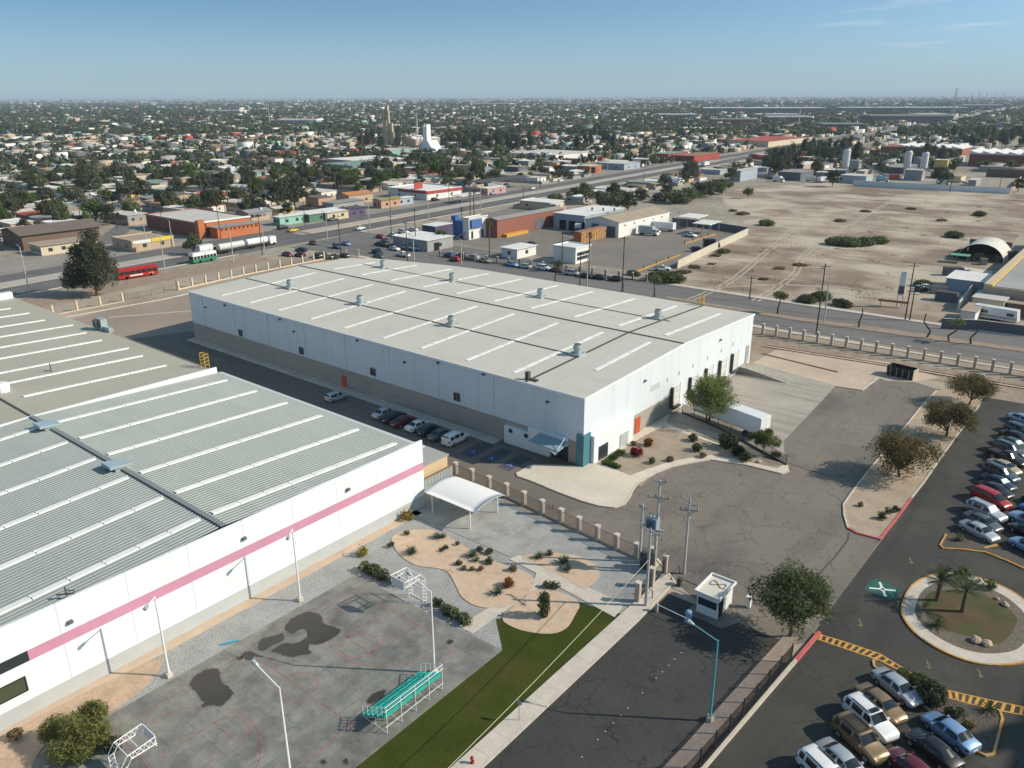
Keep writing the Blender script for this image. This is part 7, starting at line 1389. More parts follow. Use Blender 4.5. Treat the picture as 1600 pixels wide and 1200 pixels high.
x0, y0 = G(1512, 259); o = thing('sawtooth_factory', 'brick factory with pale sawtooth roof beyond the concrete plant', 'factory', (x0, y0, 0)); LAND.append(('sawtooth factory', x0 + 30, y0 + 30)); FOOT.append((x0 - 10, y0 - 10, x0 + 60, y0 + 90))
MB().box(x0, y0, 0, x0 + 42, y0 + 42, 8.5).build('wall', CM['brick'], o)
for k in range(5): a = x0 + k * 8.4; MB().hexa([(a, y0 - 1, 8.5), (a + 8.3, y0 - 1, 8.5), (a + 8.3, y0 + 43, 8.5), (a, y0 + 43, 8.5), (a, y0 - 1, 11), (a + 8.3, y0 - 1, 8.8), (a + 8.3, y0 + 43, 8.8), (a, y0 + 43, 11)]).build('roof_tooth', RM['white'], o)
x0, y0 = G(1432, 245); o = thing('sawtooth_factory', 'second brick factory with grey white roof, half hidden by trees', 'factory', (x0, y0, 0)); MB().box(x0 - 30, y0, 0, x0 + 34, y0 + 40, 7.5).build('wall', CM['brick'], o); FOOT.append((x0 - 40, y0 - 10, x0 + 50, y0 + 90))
for k in range(6): a = x0 - 14 + k * 8; MB().hexa([(a, y0 - 1, 7.5), (a + 7.9, y0 - 1, 7.5), (a + 7.9, y0 + 41, 7.5), (a, y0 + 41, 7.5), (a, y0 - 1, 9.6), (a + 7.9, y0 - 1, 7.8), (a + 7.9, y0 + 41, 7.8), (a, y0 + 41, 9.6)]).build('roof_tooth', RM['white'], o)
# the yards right of the vacant lot
o = thing('arched_shed', 'white arched quonset shed open at the front', 'shed', (*G(1530, 408), 0)); x, y = G(1530, 408); LAND.append(('arched shed', x, y)); m = MB(); n = 14; vs_ = []
for k, yy in enumerate((y, y + 16)):
    for rr in (6.7, 6.55): vs_ += [(x + rr * cos(pi * i / n), yy, rr * .82 * sin(pi * i / n)) for i in range(n + 1)]
q = n + 1; m.add(vs_, [(i, i + 1, 2 * q + i + 1, 2 * q + i) for i in range(n)] + [(q + i, 3 * q + i, 3 * q + i + 1, q + i + 1) for i in range(n)] + [(i, q + i, q + i + 1, i + 1) for i in range(n)] + [(2 * q + i, 2 * q + i + 1, 3 * q + i + 1, 3 * q + i) for i in range(n)]); m.build('arched_roof', mat('arch_white', (.62, .60, .54), .7, n1=(.4, .08)), o); MB().box(x - 6.2, y + 15.4, 0, x + 6.2, y + 15.8, 4.4).build('back_wall', CM['brown'], o)
for i, (dx, dy, mt, nm) in enumerate(((-3, 3, 'tan', 'crate'), (1.5, 2, 'brown', 'crate'), (4, 5, 'salmon', 'crate'), (-1, 6, 'cream', 'crate'), (-4.6, -6, 'mint', 'stall_roof'), (2, -5, 'grey', 'crate'))):
    o = thing('storage_crate' if nm == 'crate' else 'green_awning', {0: 'tan crate inside the arched shed', 1: 'brown crate at the mouth of the arched shed', 2: 'reddish crate by the right side of the arched shed', 3: 'cream crate deep in the arched shed', 4: 'green striped awning before the arched shed', 5: 'grey crate on the pale yard before the arched shed'}[i], 'crate' if nm == 'crate' else 'awning', (x + dx, y + dy, 0))
    if nm == 'crate': MB().obox(x + dx, y + dy, 0, 2.6, 1.8, 1.7, i).build('box_body', CM[mt], o); MB().obox(x + dx, y + dy, 1.7, 2.7, 1.9, .12, i).build('lid', CM['brown'], o)
    else:
        MB().obox(x + dx, y + dy, 2.3, 5.5, 4, .15, .1).build('awning_sheet', mat('awning_green', (.12, .36, .24), .7), o)
        for a, b in ((-2.4, -1.7), (2.4, -1.7), (2.4, 1.7), (-2.4, 1.7)): MB().tube([(x + dx + a, y + dy + b, 0), (x + dx + a, y + dy + b, 2.3)], .06, 6).build('post', greym, o)
ground('pale_yard', gp([(1478, 444), (1500, 416), (1552, 424), (1534, 446)]), .02, conc, px=False)
cz = 6.0; c0, c1, c2 = G(1538, 443, cz), G(1600, 364, cz), G(1640, 450, cz); o = thing('tan_parapet_building', 'flat roofed building with tan parapet and yellow edge at the frame edge', 'building', (c0[0] + 8, c0[1] + 40, 0)); 
MB().box(c0[0], c0[1], 0, c0[0] + 34, c0[1] + 110, cz - .6).build('wall', CM['tan'], o); rr = MB().box(c0[0] + 2.2, c0[1] + .6, cz - .6, c0[0] + 33.5, c0[1] + 109, cz - .45).build('roof', mat('roof_stained', (.33, .33, .31), .8, n1=(.12, .2), n2=(.8, .1)), o); MB().box(c0[0], c0[1], cz - .6, c0[0] + 1.5, c0[1] + 110, cz).build('parapet', mat('parapet_tan', (.55, .45, .31), .9, n1=(.3, .1)), o); MB().box(c0[0] + 1.52, c0[1], cz - .58, c0[0] + 1.9, c0[1] + 110, cz - .1).build('yellow_edge', mat('edge_ochre', (.60, .42, .14), .8), o)
wx, wy = G(1492, 449); bld('yard_shed', 'long blue grey sided shed along the front of the tan parapet building', 'shed', (1478, 452), (1600, 470), (1640, 460), 3.4, 'skyblue', 'white', over=.4)
bld('beige_yard_store', 'beige flat roof store beside the parked camper', 'store', (1516, 487), (1565, 494), (1580, 483), 3.6, 'cream', 'pale', over=.3); bld('orange_roof_store', 'low brown store with sandy roof at the frame edge', 'store', (1570, 492), (1640, 502), (1650, 480), 3.0, 'brown', 'tan', over=.3); bld('small_yard_hut', 'small white hut with sandy roof before the camper', 'hut', (1502, 503), (1521, 507), (1531, 494), 2.8, 'white', 'tan', over=.25)
x, y = G(1556, 500); o = thing('camper_trailer', 'white camper trailer with small windows between hut and beige store', 'camper', (x, y, 0), rad(-6)); MB().hexa([(-4.5, -1.2, .5), (4.6, -1.2, .5), (4.6, 1.2, .5), (-4.5, 1.2, .5), (-4.8, -1.2, 3.1), (4.2, -1.2, 3.1), (4.2, 1.2, 3.1), (-4.8, 1.2, 3.1)]).build('body', PAINT['white'], o, world=False)
for a in (-3.2, 2.2): MB().box(a, -1.24, 1.6, a + 1.5, -1.2, 2.3).build('window', glass, o, world=False)
MB().box(-4.4, -1.23, .9, 4.4, -1.2, 1.3).build('stripe', CM['skyblue'], o, world=False); vehicle_wheels(o, (-.6, .6), 1.1, .4)
wall_run('yard_front_wall', 'blue grey front wall of the yards right of the vacant lot', [(1470, 513), (1530, 516), (1640, 530)], 2.3, CM['slate']); wall_run('yard_side_wall', 'slim pale wall running back from the road beside the salvage yard', [(1496, 487), (1512, 466), (1524, 450)], 2.4, plainw)
sx, sy = G(1404, 480); o = thing('advert_post', 'tall narrow white advertising panel on two posts by the road', 'sign', (sx, sy, 0)); MB().box(sx - .7, sy - .1, 3.0, sx + .7, sy + .1, 9.0).build('panel', plainw, o); MB().box(sx - .72, sy - .14, 3.4, sx + .72, sy - .11, 5.4).build('printed_mark', CM['slate'], o)
for s in (-.6, .6): MB().tube([(sx + s, sy + .3, 0), (sx + s, sy + .3, 9)], .1, 6).build('post', greym, o)
m = MB(); p, q = G(1371, 477), G(1417, 482); strip(m, [p, q], .5, 1.2, 1.7); o = thing('fallen_board', 'rusty long board raised behind the road pavement', 'board', (*p, 0)); m.build('board', rust, o)
for t in (.1, .9): x, y = p[0] + (q[0] - p[0]) * t, p[1] + (q[1] - p[1]) * t; MB().tube([(x, y, 0), (x, y, 1.2)], .08, 6).build('leg', rust, o)
for i, (px, py, w, h, c_, l) in enumerate(((1478, 470, 5, 2.2, 'slate', 'dark scrap container at the salvage yard gate'), (1500, 452, 6, 2.4, 'brown', 'brown scrap container below the pale yard'), (1466, 458, 4, 1.6, 'grey', 'grey scrap bin beside the parked cars'), (1488, 430, 5, 2.2, 'slate', 'dark container behind the pale yard cars'), (1575, 404, 5, 2.2, 'slate', 'dark container right of the arched shed'))):
    x, y = G(px, py); o = thing('scrap_container', l, 'container', (x, y, 0)); MB().obox(x, y, .1, w, 2.4, h, .2 * i).build('box_body', CM[c_], o); MB().obox(x, y, .1 + h, w + .1, 2.5, .1, .2 * i).build('rim', darkline, o)
# bent street trees on the median and dark posts
def bent_trunk(label, p, h, bend, r=.22, tuft=False):
    o = thing('bent_tree', label, 'tree', (*p, .1), 0, None); pts = [(p[0], p[1], 0), (p[0] + bend * .15, p[1], h * .3), (p[0] - bend * .35, p[1], h * .65), (p[0] - bend * .3, p[1], h)]
    MB().tube(smooth3(pts), [r * (1 - .5 * i / 12) for i in range(13)], 7).build('trunk', mat('trunk_dark', (.055, .045, .038), .95), o)
    if tuft:
        P, u = crown_points(rg, [(p[0] - bend * .3, p[1], h + .4, 1.6, 1.6, .9), (p[0] + .8, p[1], h, 1.2, 1.2, .7)], 420); q = bpy.data.objects.new('crown', leaf_mesh('bent_crown', P - np.array([p[0], p[1], .1]), .35, LM['olive'], rg)); COL.objects.link(q); q.parent = o
def smooth3(p):
    P = [Vector(a) for a in p]; out = []
    for i in range(13):
        t = i / 12 * (len(P) - 1); k = min(int(t), len(P) - 2); f = t - k; f = f * f * (3 - 2 * f); out.append(P[k].lerp(P[k + 1], f))
    return out
for (px, py, h, b, tf, l) in ((1342, 512, 4.6, -.8, False, 'straight dark stump trunk on the road median'), (1448, 528, 5.4, 3.2, False, 'bare leaning trunk on the road median, most bent'), (1483, 534, 4.2, -3.0, True, 'curved trunk with thin olive tuft on the median'), (1517, 538, 4.6, -2.2, False, 'bare curved trunk nearest the camper yard'), (1215, 490, 4.2, -.6, True, 'thin bare tree on the median near the warehouse corner'), (868, 440, 5.0, -2.0, True, 'bent dark tree peeping over the warehouse roof'), (1022, 464, 4.6, .4, True, 'small dark tree peeping over the roof near the yellow ladder'), (973, 455, 4.4, .3, False, 'dark trunk beside the tall pole behind the roof')):
    bent_trunk(l, G(px, py), h, b, tuft=tf)
# vacant lot scrub
SH = [tree_meshes('scrub', rg, 4, 1.8, .1, 6, 2600, .22, LM[k], 3.4, [(0, 0, .7, 1.7, 1.5, .8), (1.2, .7, .6, 1.2, 1.1, .7), (-1.2, -.5, .6, 1.2, 1.1, .7), (.3, -1.2, .5, 1.1, 1.0, .6), (-.5, 1.2, .55, 1.1, 1.0, .6)], .05) for k in ('olive', 'dry', 'mid')]
for i, (px, py, s, k, l) in enumerate(((1306, 382, 1.9, 0, 'left part of the large green thicket in the vacant lot'), (1326, 384, 2.1, 0, 'middle of the large green thicket in the vacant lot'), (1350, 383, 2.0, 2, 'right part of the large green thicket in the vacant lot'), (1372, 380, 1.7, 0, 'thin outlier at the end of the large thicket'), (1312, 346, 1.4, 1, 'dry scrub patch behind the large thicket'), (1352, 331, 1.3, 1, 'brown scrub far out in the vacant lot'), (1424, 327, 1.3, 1, 'flat dark scrub toward the white wall'), (1471, 345, 1.2, 1, 'brown scrub in the bare right half of the lot'), (1490, 371, 1.6, 2, 'dark green scrub near the right edge track'), (1530, 337, 1.4, 2, 'green shrub alone by the right boundary'), (1198, 352, 1.6, 0, 'round olive scrub by the compound back wall'), (1160, 335, 1.7, 1, 'brown scrub behind the compound back wall'), (1145, 330, 1.2, 1, 'pale weeds behind the white gabled hall'), (1130, 395, 1.0, 0, 'shrub outside the pale block wall, upper'), (1118, 400, 1.0, 1, 'dry shrub outside the pale block wall, middle'), (1086, 418, 1.1, 1, 'dry shrub outside the pale block wall near its end'), (1068, 426, 1.2, 1, 'pale dry bush at the end of the pale block wall'), (1112, 413, .7, 1, 'small tuft in the sand by the block wall'), (1193, 437, .8, 1, 'dark tuft near the lone wooden post'), (1218, 420, 1.0, 1, 'straw coloured shrub in the near vacant lot'), (1250, 415, 1.1, 1, 'flat brown weeds right of the straw coloured shrub'), (1260, 472, 1.3, 2, 'green shrub behind the road pavement, left of pair'), (1282, 468, 1.5, 2, 'taller green shrub behind the tall wooden pole'), (1316, 478, 1.2, 2, 'low green shrub right of the tall wooden pole'), (1048, 440, 2.0, 0, 'dense olive thicket at the corner of compound and road'), (1030, 436, 1.6, 2, 'dark shrub in the compound corner thicket'), (990, 430, 1.0, 2, 'green bush inside the fence near the parked pickup'), (1504, 402, 1.8, 2, 'dark bush beside the arched shed'), (1442, 447, 1.2, 0, 'shrub at the salvage yard gate'), (500, 402, 1.2, 0, 'thicket behind the fence corner, left'), (520, 404, 1.0, 0, 'thicket behind the fence corner, right'))):
    x, y = G(px, py); plant_tree('scrub_bush', SH[k], l, 'bush', (x, y, 0), RN.uniform(0, 6), s * (.8 if k == 1 else .95), None, ('foliage', 'stem'), s * (.45 if k == 1 else .9))
# trees that stand out along the vacant lot and the compound
TB = [tree_meshes('city_tree', rg, 7.5, 6, 1.6, 9, 2300, .4, LM[k], 1.8, tr=.2) for k in ('dark', 'mid', 'olive', 'bluegreen', 'bright', 'pale')]
TT = [tree_meshes('tall_tree', rg, 6, 14, 3, 9, 3000, .45, LM[k], 1.9, [(0, 0, 9, 2.4, 2.4, 6.2), (1.3, .5, 6.5, 2, 2, 3), (-1.3, -.6, 8, 2, 2, 3.4), (.4, -1.1, 11.5, 1.7, 1.7, 3), (-.6, 1, 5.4, 1.8, 1.8, 2.4)], .3) for k in ('dark', 'bluegreen')]
fpm = palm_meshes('fan_palm', rg, 11, .2, 24, 1.7, 1.5, LM['palm'], True); spm = palm_meshes('short_palm', rg, 5, .26, 26, 2.2, 1.2, LM['palm'], True)
TREES = []
for (px, py, s, k, l) in ((690, 383, .8, 4, 'round bright green tree beside the dark blue lodge'), (962, 334, 1.4, 1, 'big green tree behind the pale blue clad hall'), (980, 333, 1.3, 0, 'dark tree left of the white gabled hall roof'), (940, 330, 1.2, 1, 'wide tree before the avenue behind the blue hall'), (900, 312, 1.3, 0, 'spreading tree on the avenue verge'), (868, 316, 1.0, 2, 'low olive tree on the avenue verge'), (1002, 312, 1.1, 0, 'tree with thin trunk at the avenue verge'), (1043, 302, 1.0, 0, 'dark tree near the bend of the avenue verge'), (1028, 316, .9, 0, 'small tree by the rubble before the thicket row'), (1055, 318, 1.5, 2, 'first tree of the thicket row at the lot edge'), (1075, 315, 1.6, 2, 'second tree of the thicket row, wide and olive'), (1095, 308, 1.6, 0, 'third tree of the thicket row at the lot edge'), (1112, 302, 1.6, 2, 'fourth tree of the thicket row beside the lot'), (1128, 296, 1.4, 2, 'last tree of the thicket row near the grey shed'), (1142, 285, 1.2, 0, 'dark tree against the pale grey shed'), (1168, 310, .8, 2, 'single bush like tree on the lot by the shed'), (1468, 292, 1.7, 3, 'tall dark tree standing at the low white wall'), (1300, 292, 1.3, 0, 'dark round tree at the left end of the white wall'), (1374, 275, 1.3, 3, 'tall narrow tree behind the batching tower'), (150, 352, 1.5, 4, 'clipped green trees behind the brown roofed hall'), (170, 352, 1.2, 0, 'dark green tree beside the white car of the side street'), (392, 335, 1.2, 0, 'dark tree left of the mint corner house'), (436, 330, 1.9, 0, 'large dense tree behind the mint corner house'), (462, 326, 2.0, 0, 'largest dense tree behind the dark green fronted house'), (550, 298, 1.1, 4, 'bright green tree behind the orange tiled shop'), (303, 398, .9, 1, 'thin tree between tanker and green bus'), (1590, 300, 1.0, 0, 'small tree at the right end of the white wall')):
    x, y = G(px, py); th = 'thicket' in l or 'verge' in l; plant_tree('broad_tree', TB[k], l, 'tree', (x, y, -1.5 * s if th else 0), RN.uniform(0, 6), s * (1.25 if th else 1), None, sz=s * (.85 if th else 1)); TREES.append((x, y))
for (px, py, s, k, l) in ((735, 344, 1.0, 0, 'left palm of the tall pair beside the avenue'), (741, 343, 1.05, 0, 'right palm of the tall pair beside the avenue'), (765, 398, .95, 0, 'shaggy palm before the brick warehouse'), (920, 425, 1.0, 0, 'leaning tall palm beside the boxy white office'), (298, 345, 1.1, 1, 'fat short palm behind the orange restaurant'), (358, 330, 1.1, 0, 'tall shaggy palm left of the playground'), (108, 322, 1.0, 0, 'slim palm in the town behind the brown roofed hall'), (160, 330, 1.0, 0, 'slim palm beyond the clipped green trees'), (722, 362, .8, 0, 'thin palm by the avenue kerb before the blue cornered office')):
    x, y = G(px, py); plant_tree('fan_palm', (fpm, spm)[k], l, 'palm', (x, y, 0), RN.uniform(0, 6), s, None, ('fronds', 'trunk'))
# poles
woodp = mat('pole_wood', (.055, .045, .038), .9)
def wood_pole(label, px, py, h, lamp=False, group=None, metal=False, name='utility_pole'):
    x, y = G(px, py); o = thing(name, label, 'utility pole' if not metal else 'lamp post', (x, y, 0), 0, group); MB().tube([(x, y, 0), (x, y, h)], [.17, .11], 6).build('pole', conp if metal else woodp, o)
    if not metal: MB().obox(x, y, h - .7, 2.2, .12, .12, .4).build('crossarm', woodp, o)
    else: MB().tube([(x, y, h), (x - 1.6, y, h + .5)], .06, 5).build('arm', conp, o); MB().obox(x - 1.8, y, h + .45, .8, .3, .15).build('lamp_head', galvd, o)
for (px, py, h, l) in ((410, 399, 14, 'dark wooden pole at the crossing corner before the orange wing'), (533, 402, 14, 'dark wooden pole rising behind the warehouse ridge end'), (612, 374, 9, 'short dark pole beside the bright red parked car'), (637, 410, 13, 'dark pole behind the white pickup at the roof edge'), (650, 387, 13.5, 'dark pole behind the white roofed grey hall'), (878, 417, 11, 'dark pole beside the box shaped white office'), (906, 446, 9.5, 'thick dark pole peeping over the warehouse roof'), (972, 456, 15, 'tall dark pole behind the roof before the compound yard'), (1171, 468, 6.2, 'lone wooden post at the lot fence'), (1275, 524, 16, 'tall wooden pole with top crossarm by the pillar fence'), (1414, 500, 13.5, 'dark leaning pole beside the advertising panel'), (1421, 501, 7, 'short dark post next to the dark leaning pole'), (1484, 300, 12, 'pole behind the low white wall, right half'), (1560, 302, 12, 'pole near the right end of the low white wall'), (128, 352, 13, 'pole standing in front of the clipped green trees'), (140, 345, 13, 'pole behind the brown roofed hall corner'), (90, 340, 11, 'pole behind the ridge of the brown roofed hall'), (183, 358, 11, 'pole at the side street by the orange restaurant'), (256, 366, 10, 'pole before the long dark red wall'), (345, 374, 15, 'dark pole before the lower orange wing'), (4, 392, 10, 'dark pole at the frame edge beside the brown roofed hall'), (477, 352, 10, 'pole before the dark green fronted house'), (610, 330, 9, 'pole between olive shop and blue kiosk'), (702, 322, 12, 'pole beside the fuel station canopy'), (844, 292, 10, 'pole at the avenue kerb below the red awning store'), (818, 322, 9, 'pole at the avenue verge before the brick warehouse'), (1094, 280, 11, 'pole at the avenue bend, right of pair'), (1080, 282, 9, 'pole at the avenue bend, left of pair')): wood_pole(l, px, py, h)
for (px, py, h, l) in ((47, 462, 13, 'slim grey lamp post leaning over the near avenue kerb at the frame edge'), (258, 422, 11, 'grey lamp post beside the white tanker'), (365, 410, 11, 'grey lamp post at the crossing corner before the buses'), (578, 364, 11, 'grey lamp post on the avenue kerb near the white moving car'), (512, 376, 10, 'grey lamp post among signal poles of the crossing'), (670, 346, 11, 'grey lamp post on the avenue median'), (751, 328, 10, 'grey lamp post on the median before the tall palms'), (840, 313, 10, 'grey lamp post on the median near the spreading tree'), (906, 262, 10, 'grey lamp post by the blue front shop'), (949, 272, 10, 'grey lamp post at the corner of the blue front shop'), (917, 449, 9, 'white lamp post peeping over the warehouse roof'), (647, 408, 8, 'white post at the roof edge near the white pickup'), (721, 414, 8, 'white post at the roof edge by the silver off-roader'), (1287, 504, 12, 'pale lamp post on the road median beside the tall wooden pole'), (270, 385, 9, 'slim lamp post before the terracotta posts'), (414, 398, 9, 'grey signal post at the crossing with slanting arm'), (230, 388, 9, 'lamp post behind the terracotta post row')): wood_pole(l, px, py, h, metal=True, name='street_lamp')
# dry weeds and wheel tracks of the vacant lot
wp = []
for i in range(210):
    px = RN.uniform(1060, 1590); py = RN.uniform(292, 470); x, y = G(px, py)
    if not (-118 < x < -30 and 200 < y < 500): continue
    k = RN.randint(4, 40); sp = RN.uniform(.5, 2.6); wp += [(x + RN.gauss(0, sp), y + RN.gauss(0, sp * .8), RN.uniform(.03, .35)) for _ in range(k)]
tag(bpy.data.objects.new('dry_weeds', leaf_mesh('dry_weeds', wp, .22, leafmat('weed_straw', (.38, .31, .2), (.3, .24, .15)), rg, 2.5)), 'straw weeds and litter scattered over the vacant lot', 'weeds', kind='stuff'); COL.objects.link(bpy.data.objects['dry_weeds'])
tk = MB()
for pts in (((1075, 470), (1140, 440), (1190, 400), (1225, 370), (1250, 340), (1210, 310)), ((1180, 470), (1240, 430), (1260, 395), (1330, 350), (1400, 310)), ((1100, 450), (1220, 445), (1330, 452), (1420, 470))):
    p = smooth_loop(gp(pts), 6, False)
    for o_ in (-.8, .8): strip(tk, [(a + o_, b) for a, b in p], .55, .008, .012)
tag(tk.build('wheel_tracks', mat('track_sand', (.43, .37, .295), .95, n1=(.3, .2))), kind='structure')
for i, (px, py, a, c_, l) in enumerate(((1188, 277, 10, 'white', 'white lorry first in the scrap yard line'), (1204, 279, 80, 'grey', 'grey lorry second in the scrap yard line'), (1214, 284, -10, 'white', 'white tipper before the slate workshop'), (1266, 284, 15, 'ivory', 'ivory lorry between slate workshop and dark bush'), (1284, 285, 70, 'white', 'white mixer lorry before the first silo'), (1296, 279, 0, 'slate', 'slate lorry behind the white mixer'), (1376, 284, 5, 'sky', 'pale blue lorry inside the white wall'), (1396, 281, 40, 'red', 'red lorry under the paired silos'), (1470, 288, 0, 'white', 'white lorry in the plant yard right of the silos'))):
    box_truck(l, G(px, py), rad(a), PAINT[c_], PAINT['white' if i % 2 else 'ivory'], 5.5)
for i, (px, py, c_, l) in enumerate(((1196, 268, 'tan', 'tan store shed at the back of the scrap yard'), (1176, 271, 'grey', 'grey lean-to at the corner of the scrap yard'), (1282, 268, 'white', 'white cabin behind the scrap lorries'), (1350, 277, 'tan', 'tan hopper shed by the batching tower'), (1466, 279, 'brown', 'brown store behind the plant wall'), (1500, 286, 'cream', 'cream block store inside the white wall'), (1524, 292, 'grey', 'grey pen shed at the end of the plant yard'))):
    bld('yard_store', l, 'store', (px - 12, py - 1), (px, py), (px + 9, py - 3), 3.6, c_, ('pale', 'grey', 'tan')[i % 3], over=.3)
# ------------------------------------------------------------ the town
HV = []
def house_variant(w, d, h, porch, gable):
    """One house form: meshes for wall, roof, openings (unit scale, centred)."""
    m = MB(); m.box(-w / 2, -d / 2, 0, w / 2, d / 2, h); D = {'wall': m.mesh('house_wall', CM['cream'])}
    m = MB(); e = .35
    if gable:
        q = h + w * .12
        m.hexa([(-w / 2 - e, -d / 2 - e, h), (0, -d / 2 - e, q), (0, d / 2 + e, q), (-w / 2 - e, d / 2 + e, h), (-w / 2 - e, -d / 2 - e, h + .14), (0, -d / 2 - e, q + .14), (0, d / 2 + e, q + .14), (-w / 2 - e, d / 2 + e, h + .14)]); m.hexa([(0, -d / 2 - e, q), (w / 2 + e, -d / 2 - e, h), (w / 2 + e, d / 2 + e, h), (0, d / 2 + e, q), (0, -d / 2 - e, q + .14), (w / 2 + e, -d / 2 - e, h + .14), (w / 2 + e, d / 2 + e, h + .14), (0, d / 2 + e, q + .14)])
        m.add([(-w / 2, -d / 2, h), (w / 2, -d / 2, h), (0, -d / 2, q)], [(0, 1, 2)])
    else:
        m.box(-w / 2 - e, -d / 2 - e, h, w / 2 + e, d / 2 + e, h + .18); m.box(-w / 2 + .4, -d / 2 + .3, h + .18, -w / 2 + .6, d / 2 - .3, h + .4)
    D['roof'] = m.mesh('house_roof', RM['pale']); D['window'] = [MB().box(w / 2, -d * .3, 1.0, w / 2 + .05, -d * .3 + 1.3, 2.2).mesh('house_window', glass), MB().box(-w * .3, -d / 2 - .05, 1.0, -w * .3 + 1.3, -d / 2, 2.2).mesh('house_window', glass)]; D['door'] = MB().box(w / 2, d * .12, 0, w / 2 + .06, d * .12 + 1.0, 2.1).mesh('house_door', CM['brown'])
    if porch: D['porch'] = MB().box(w / 2 + .4, -d / 2, h - .5, w / 2 + 3.4, d * .1, h - .36).mesh('house_porch', RM['pale']); D['post'] = [MB().box(w / 2 + 3.1, y_, 0, w / 2 + 3.3, y_ + .2, h - .5).mesh('house_post', CM['white']) for y_ in (-d / 2 + .1, d * .1 - .4)]
    m = MB()
    for q in ((-w / 2 - 2, -d / 2 - 2.5, w / 2 + 4, -d / 2 - 2.35), (w / 2 + 3.85, -d / 2 - 2.3, w / 2 + 4, d * .1), (-w / 2 - 2, -d / 2 - 2.3, -w / 2 - 1.85, d / 2 + 2)): m.box(q[0], q[1], 0, q[2], q[3], 1.7)
    D['yard'] = m.mesh('yard_wall', CM['grey']); D['tank'] = MB().lathe([(.5, 0), (.6, .2), (.6, 1.0), (.3, 1.3)], (w * .2, d * .2, h + .18), 10).mesh('roof_tank', darkline); return D
for a in ((9, 11, 3.0, 1, 0), (12, 9, 3.2, 0, 0), (8, 13, 3.0, 1, 1), (14, 10, 3.4, 0, 0), (9, 9, 5.8, 0, 0), (16, 11, 3.4, 1, 0), (7, 9, 2.8, 0, 1)): HV.append(house_variant(*a))
WCOL = ['white'] * 8 + ['cream'] * 8 + ['tan'] * 7 + ['grey'] * 8 + ['slate', 'slate', 'pink', 'salmon', 'salmon', 'yellow', 'mint', 'skyblue', 'blue', 'brown', 'brown', 'brown', 'orange']
RCOL = ['white'] * 7 + ['pale'] * 8 + ['grey'] * 5 + ['tan'] * 5 + ['rust'] * 2 + ['red', 'brown', 'brown', 'green', 'dark']
rh = random.Random(23)
def blocked(x, y, g=0):
    return any(a - g < x < c + g and b - g < y < d + g for a, b, c, d in FOOT)
def side(x, y):
    a = ave(y, 0)[0]
    if x < a - 33: return 1
    if x > a + 18 and y > 300: return 2
    return 0
def in_lot(x, y):   # vacant lot, compound, plant and yards keep their own things
    return (-205 < x < 60 and y < 508) or (-165 < x < -45 and y < 640) or (x > -60 and y < 560)
cand = []
for j in range(0, 96):
    y = -20 + j * 13.0
    if j % 8 == 7: continue
    for i in range(-2, 130):
        xx = ave(y, 0)[0] + 250 - i * 17.5
        if i % 7 == 5: continue
        x = xx + rh.uniform(-2.5, 2.5); yy = y + rh.uniform(-2, 2)
        s = side(x, yy)
        if not s or (s == 2 and in_lot(x, yy)) or blocked(x, yy, 5): continue
        if s == 1 and x > ave(yy, 0)[0] - 58 and yy < 345: continue
        px, py = PX(x, yy, 3)
        if not (-25 < px < 1625 and 140 < py < 700): continue
        if rh.random() < .10: continue
        cand.append((math.hypot(x, yy), x, yy, px, py))
cand.sort(); NEAR = cand[:285]; FARH = cand[285:]
used = set(); HOUSES = []
RELS = ('just behind', 'behind', 'well behind', 'far behind')
def where(x, y, cap=16):
    d0 = math.hypot(x, y); best = None
    for w, lx, ly in LAND:
        q = math.hypot(x - lx, y - ly); dl = math.hypot(lx, ly)
        if best is None or q < best[0]: best = (q, w, dl, PX(lx, ly)[0])
    q, w, dl, lpx = best; dd = d0 - dl; px = PX(x, y)[0]
    rel = 'close-behind' if 0 <= dd < 25 else 'behind' if 25 <= dd < 60 else 'well-behind' if 60 <= dd < 110 else 'far-behind' if dd >= 110 else 'before'
    sd = '' if abs(px - lpx) < 20 else ('left of ' if px < lpx else 'right of ')
    return f'{rel} {sd}the {w}'
ADJ = {0: 'small porched', 1: 'low wide', 2: 'gabled porched', 3: 'long low', 4: 'two storey', 5: 'broad porched', 6: 'tiny gabled'}
for d, x, y, px, py in NEAR:
    wh = where(x, y)
    for t in range(400):
        v = rh.choice((0, 0, 1, 1, 2, 3, 3, 4, 5, 6)); wc, rc_ = rh.choice(WCOL), rh.choice(RCOL); tk = rh.random() < .3
        if t > 60: wc = rh.choice(list(CM)); rc_ = rh.choice(list(RM))
        lb = f'{ADJ[v]} {wc} house with {"tank-topped " if tk else ""}{rc_} roof {wh}'
        if lb not in used: break
    used.add(lb); D = HV[v]; nm = 'house'; o = thing(nm, lb, 'house', (x, y, 0), rad(4 + rh.uniform(-3, 3)) + rh.choice((0, pi / 2 * 0)), 'houses of the town beyond the avenue'); s = rh.uniform(.85, 1.15); o.scale = (s * rh.uniform(.9, 1.15), s, rh.uniform(.9, 1.1))
    part('wall', D['wall'], o, CM[wc]); part('roof', D['roof'], o, RM[rc_])
    if d < 520:
        for w_ in D['window']: part('window', w_, o)
        part('door', D['door'], o)
    if d < 560: part('yard_wall', D['yard'], o, CM[rh.choice(('grey', 'white', 'tan', 'cream'))])
    if 'porch' in D:
        pq = part('porch', D['porch'], o, RM[rc_])
        if d < 420:
            for w_ in D['post']: part('porch_post', w_, pq)
    if tk: part('roof_tank', D['tank'], o, darkline if rh.random() < .6 else plainw)
    HOUSES.append((x, y, f'{wc} {rc_}-roofed house', wh))
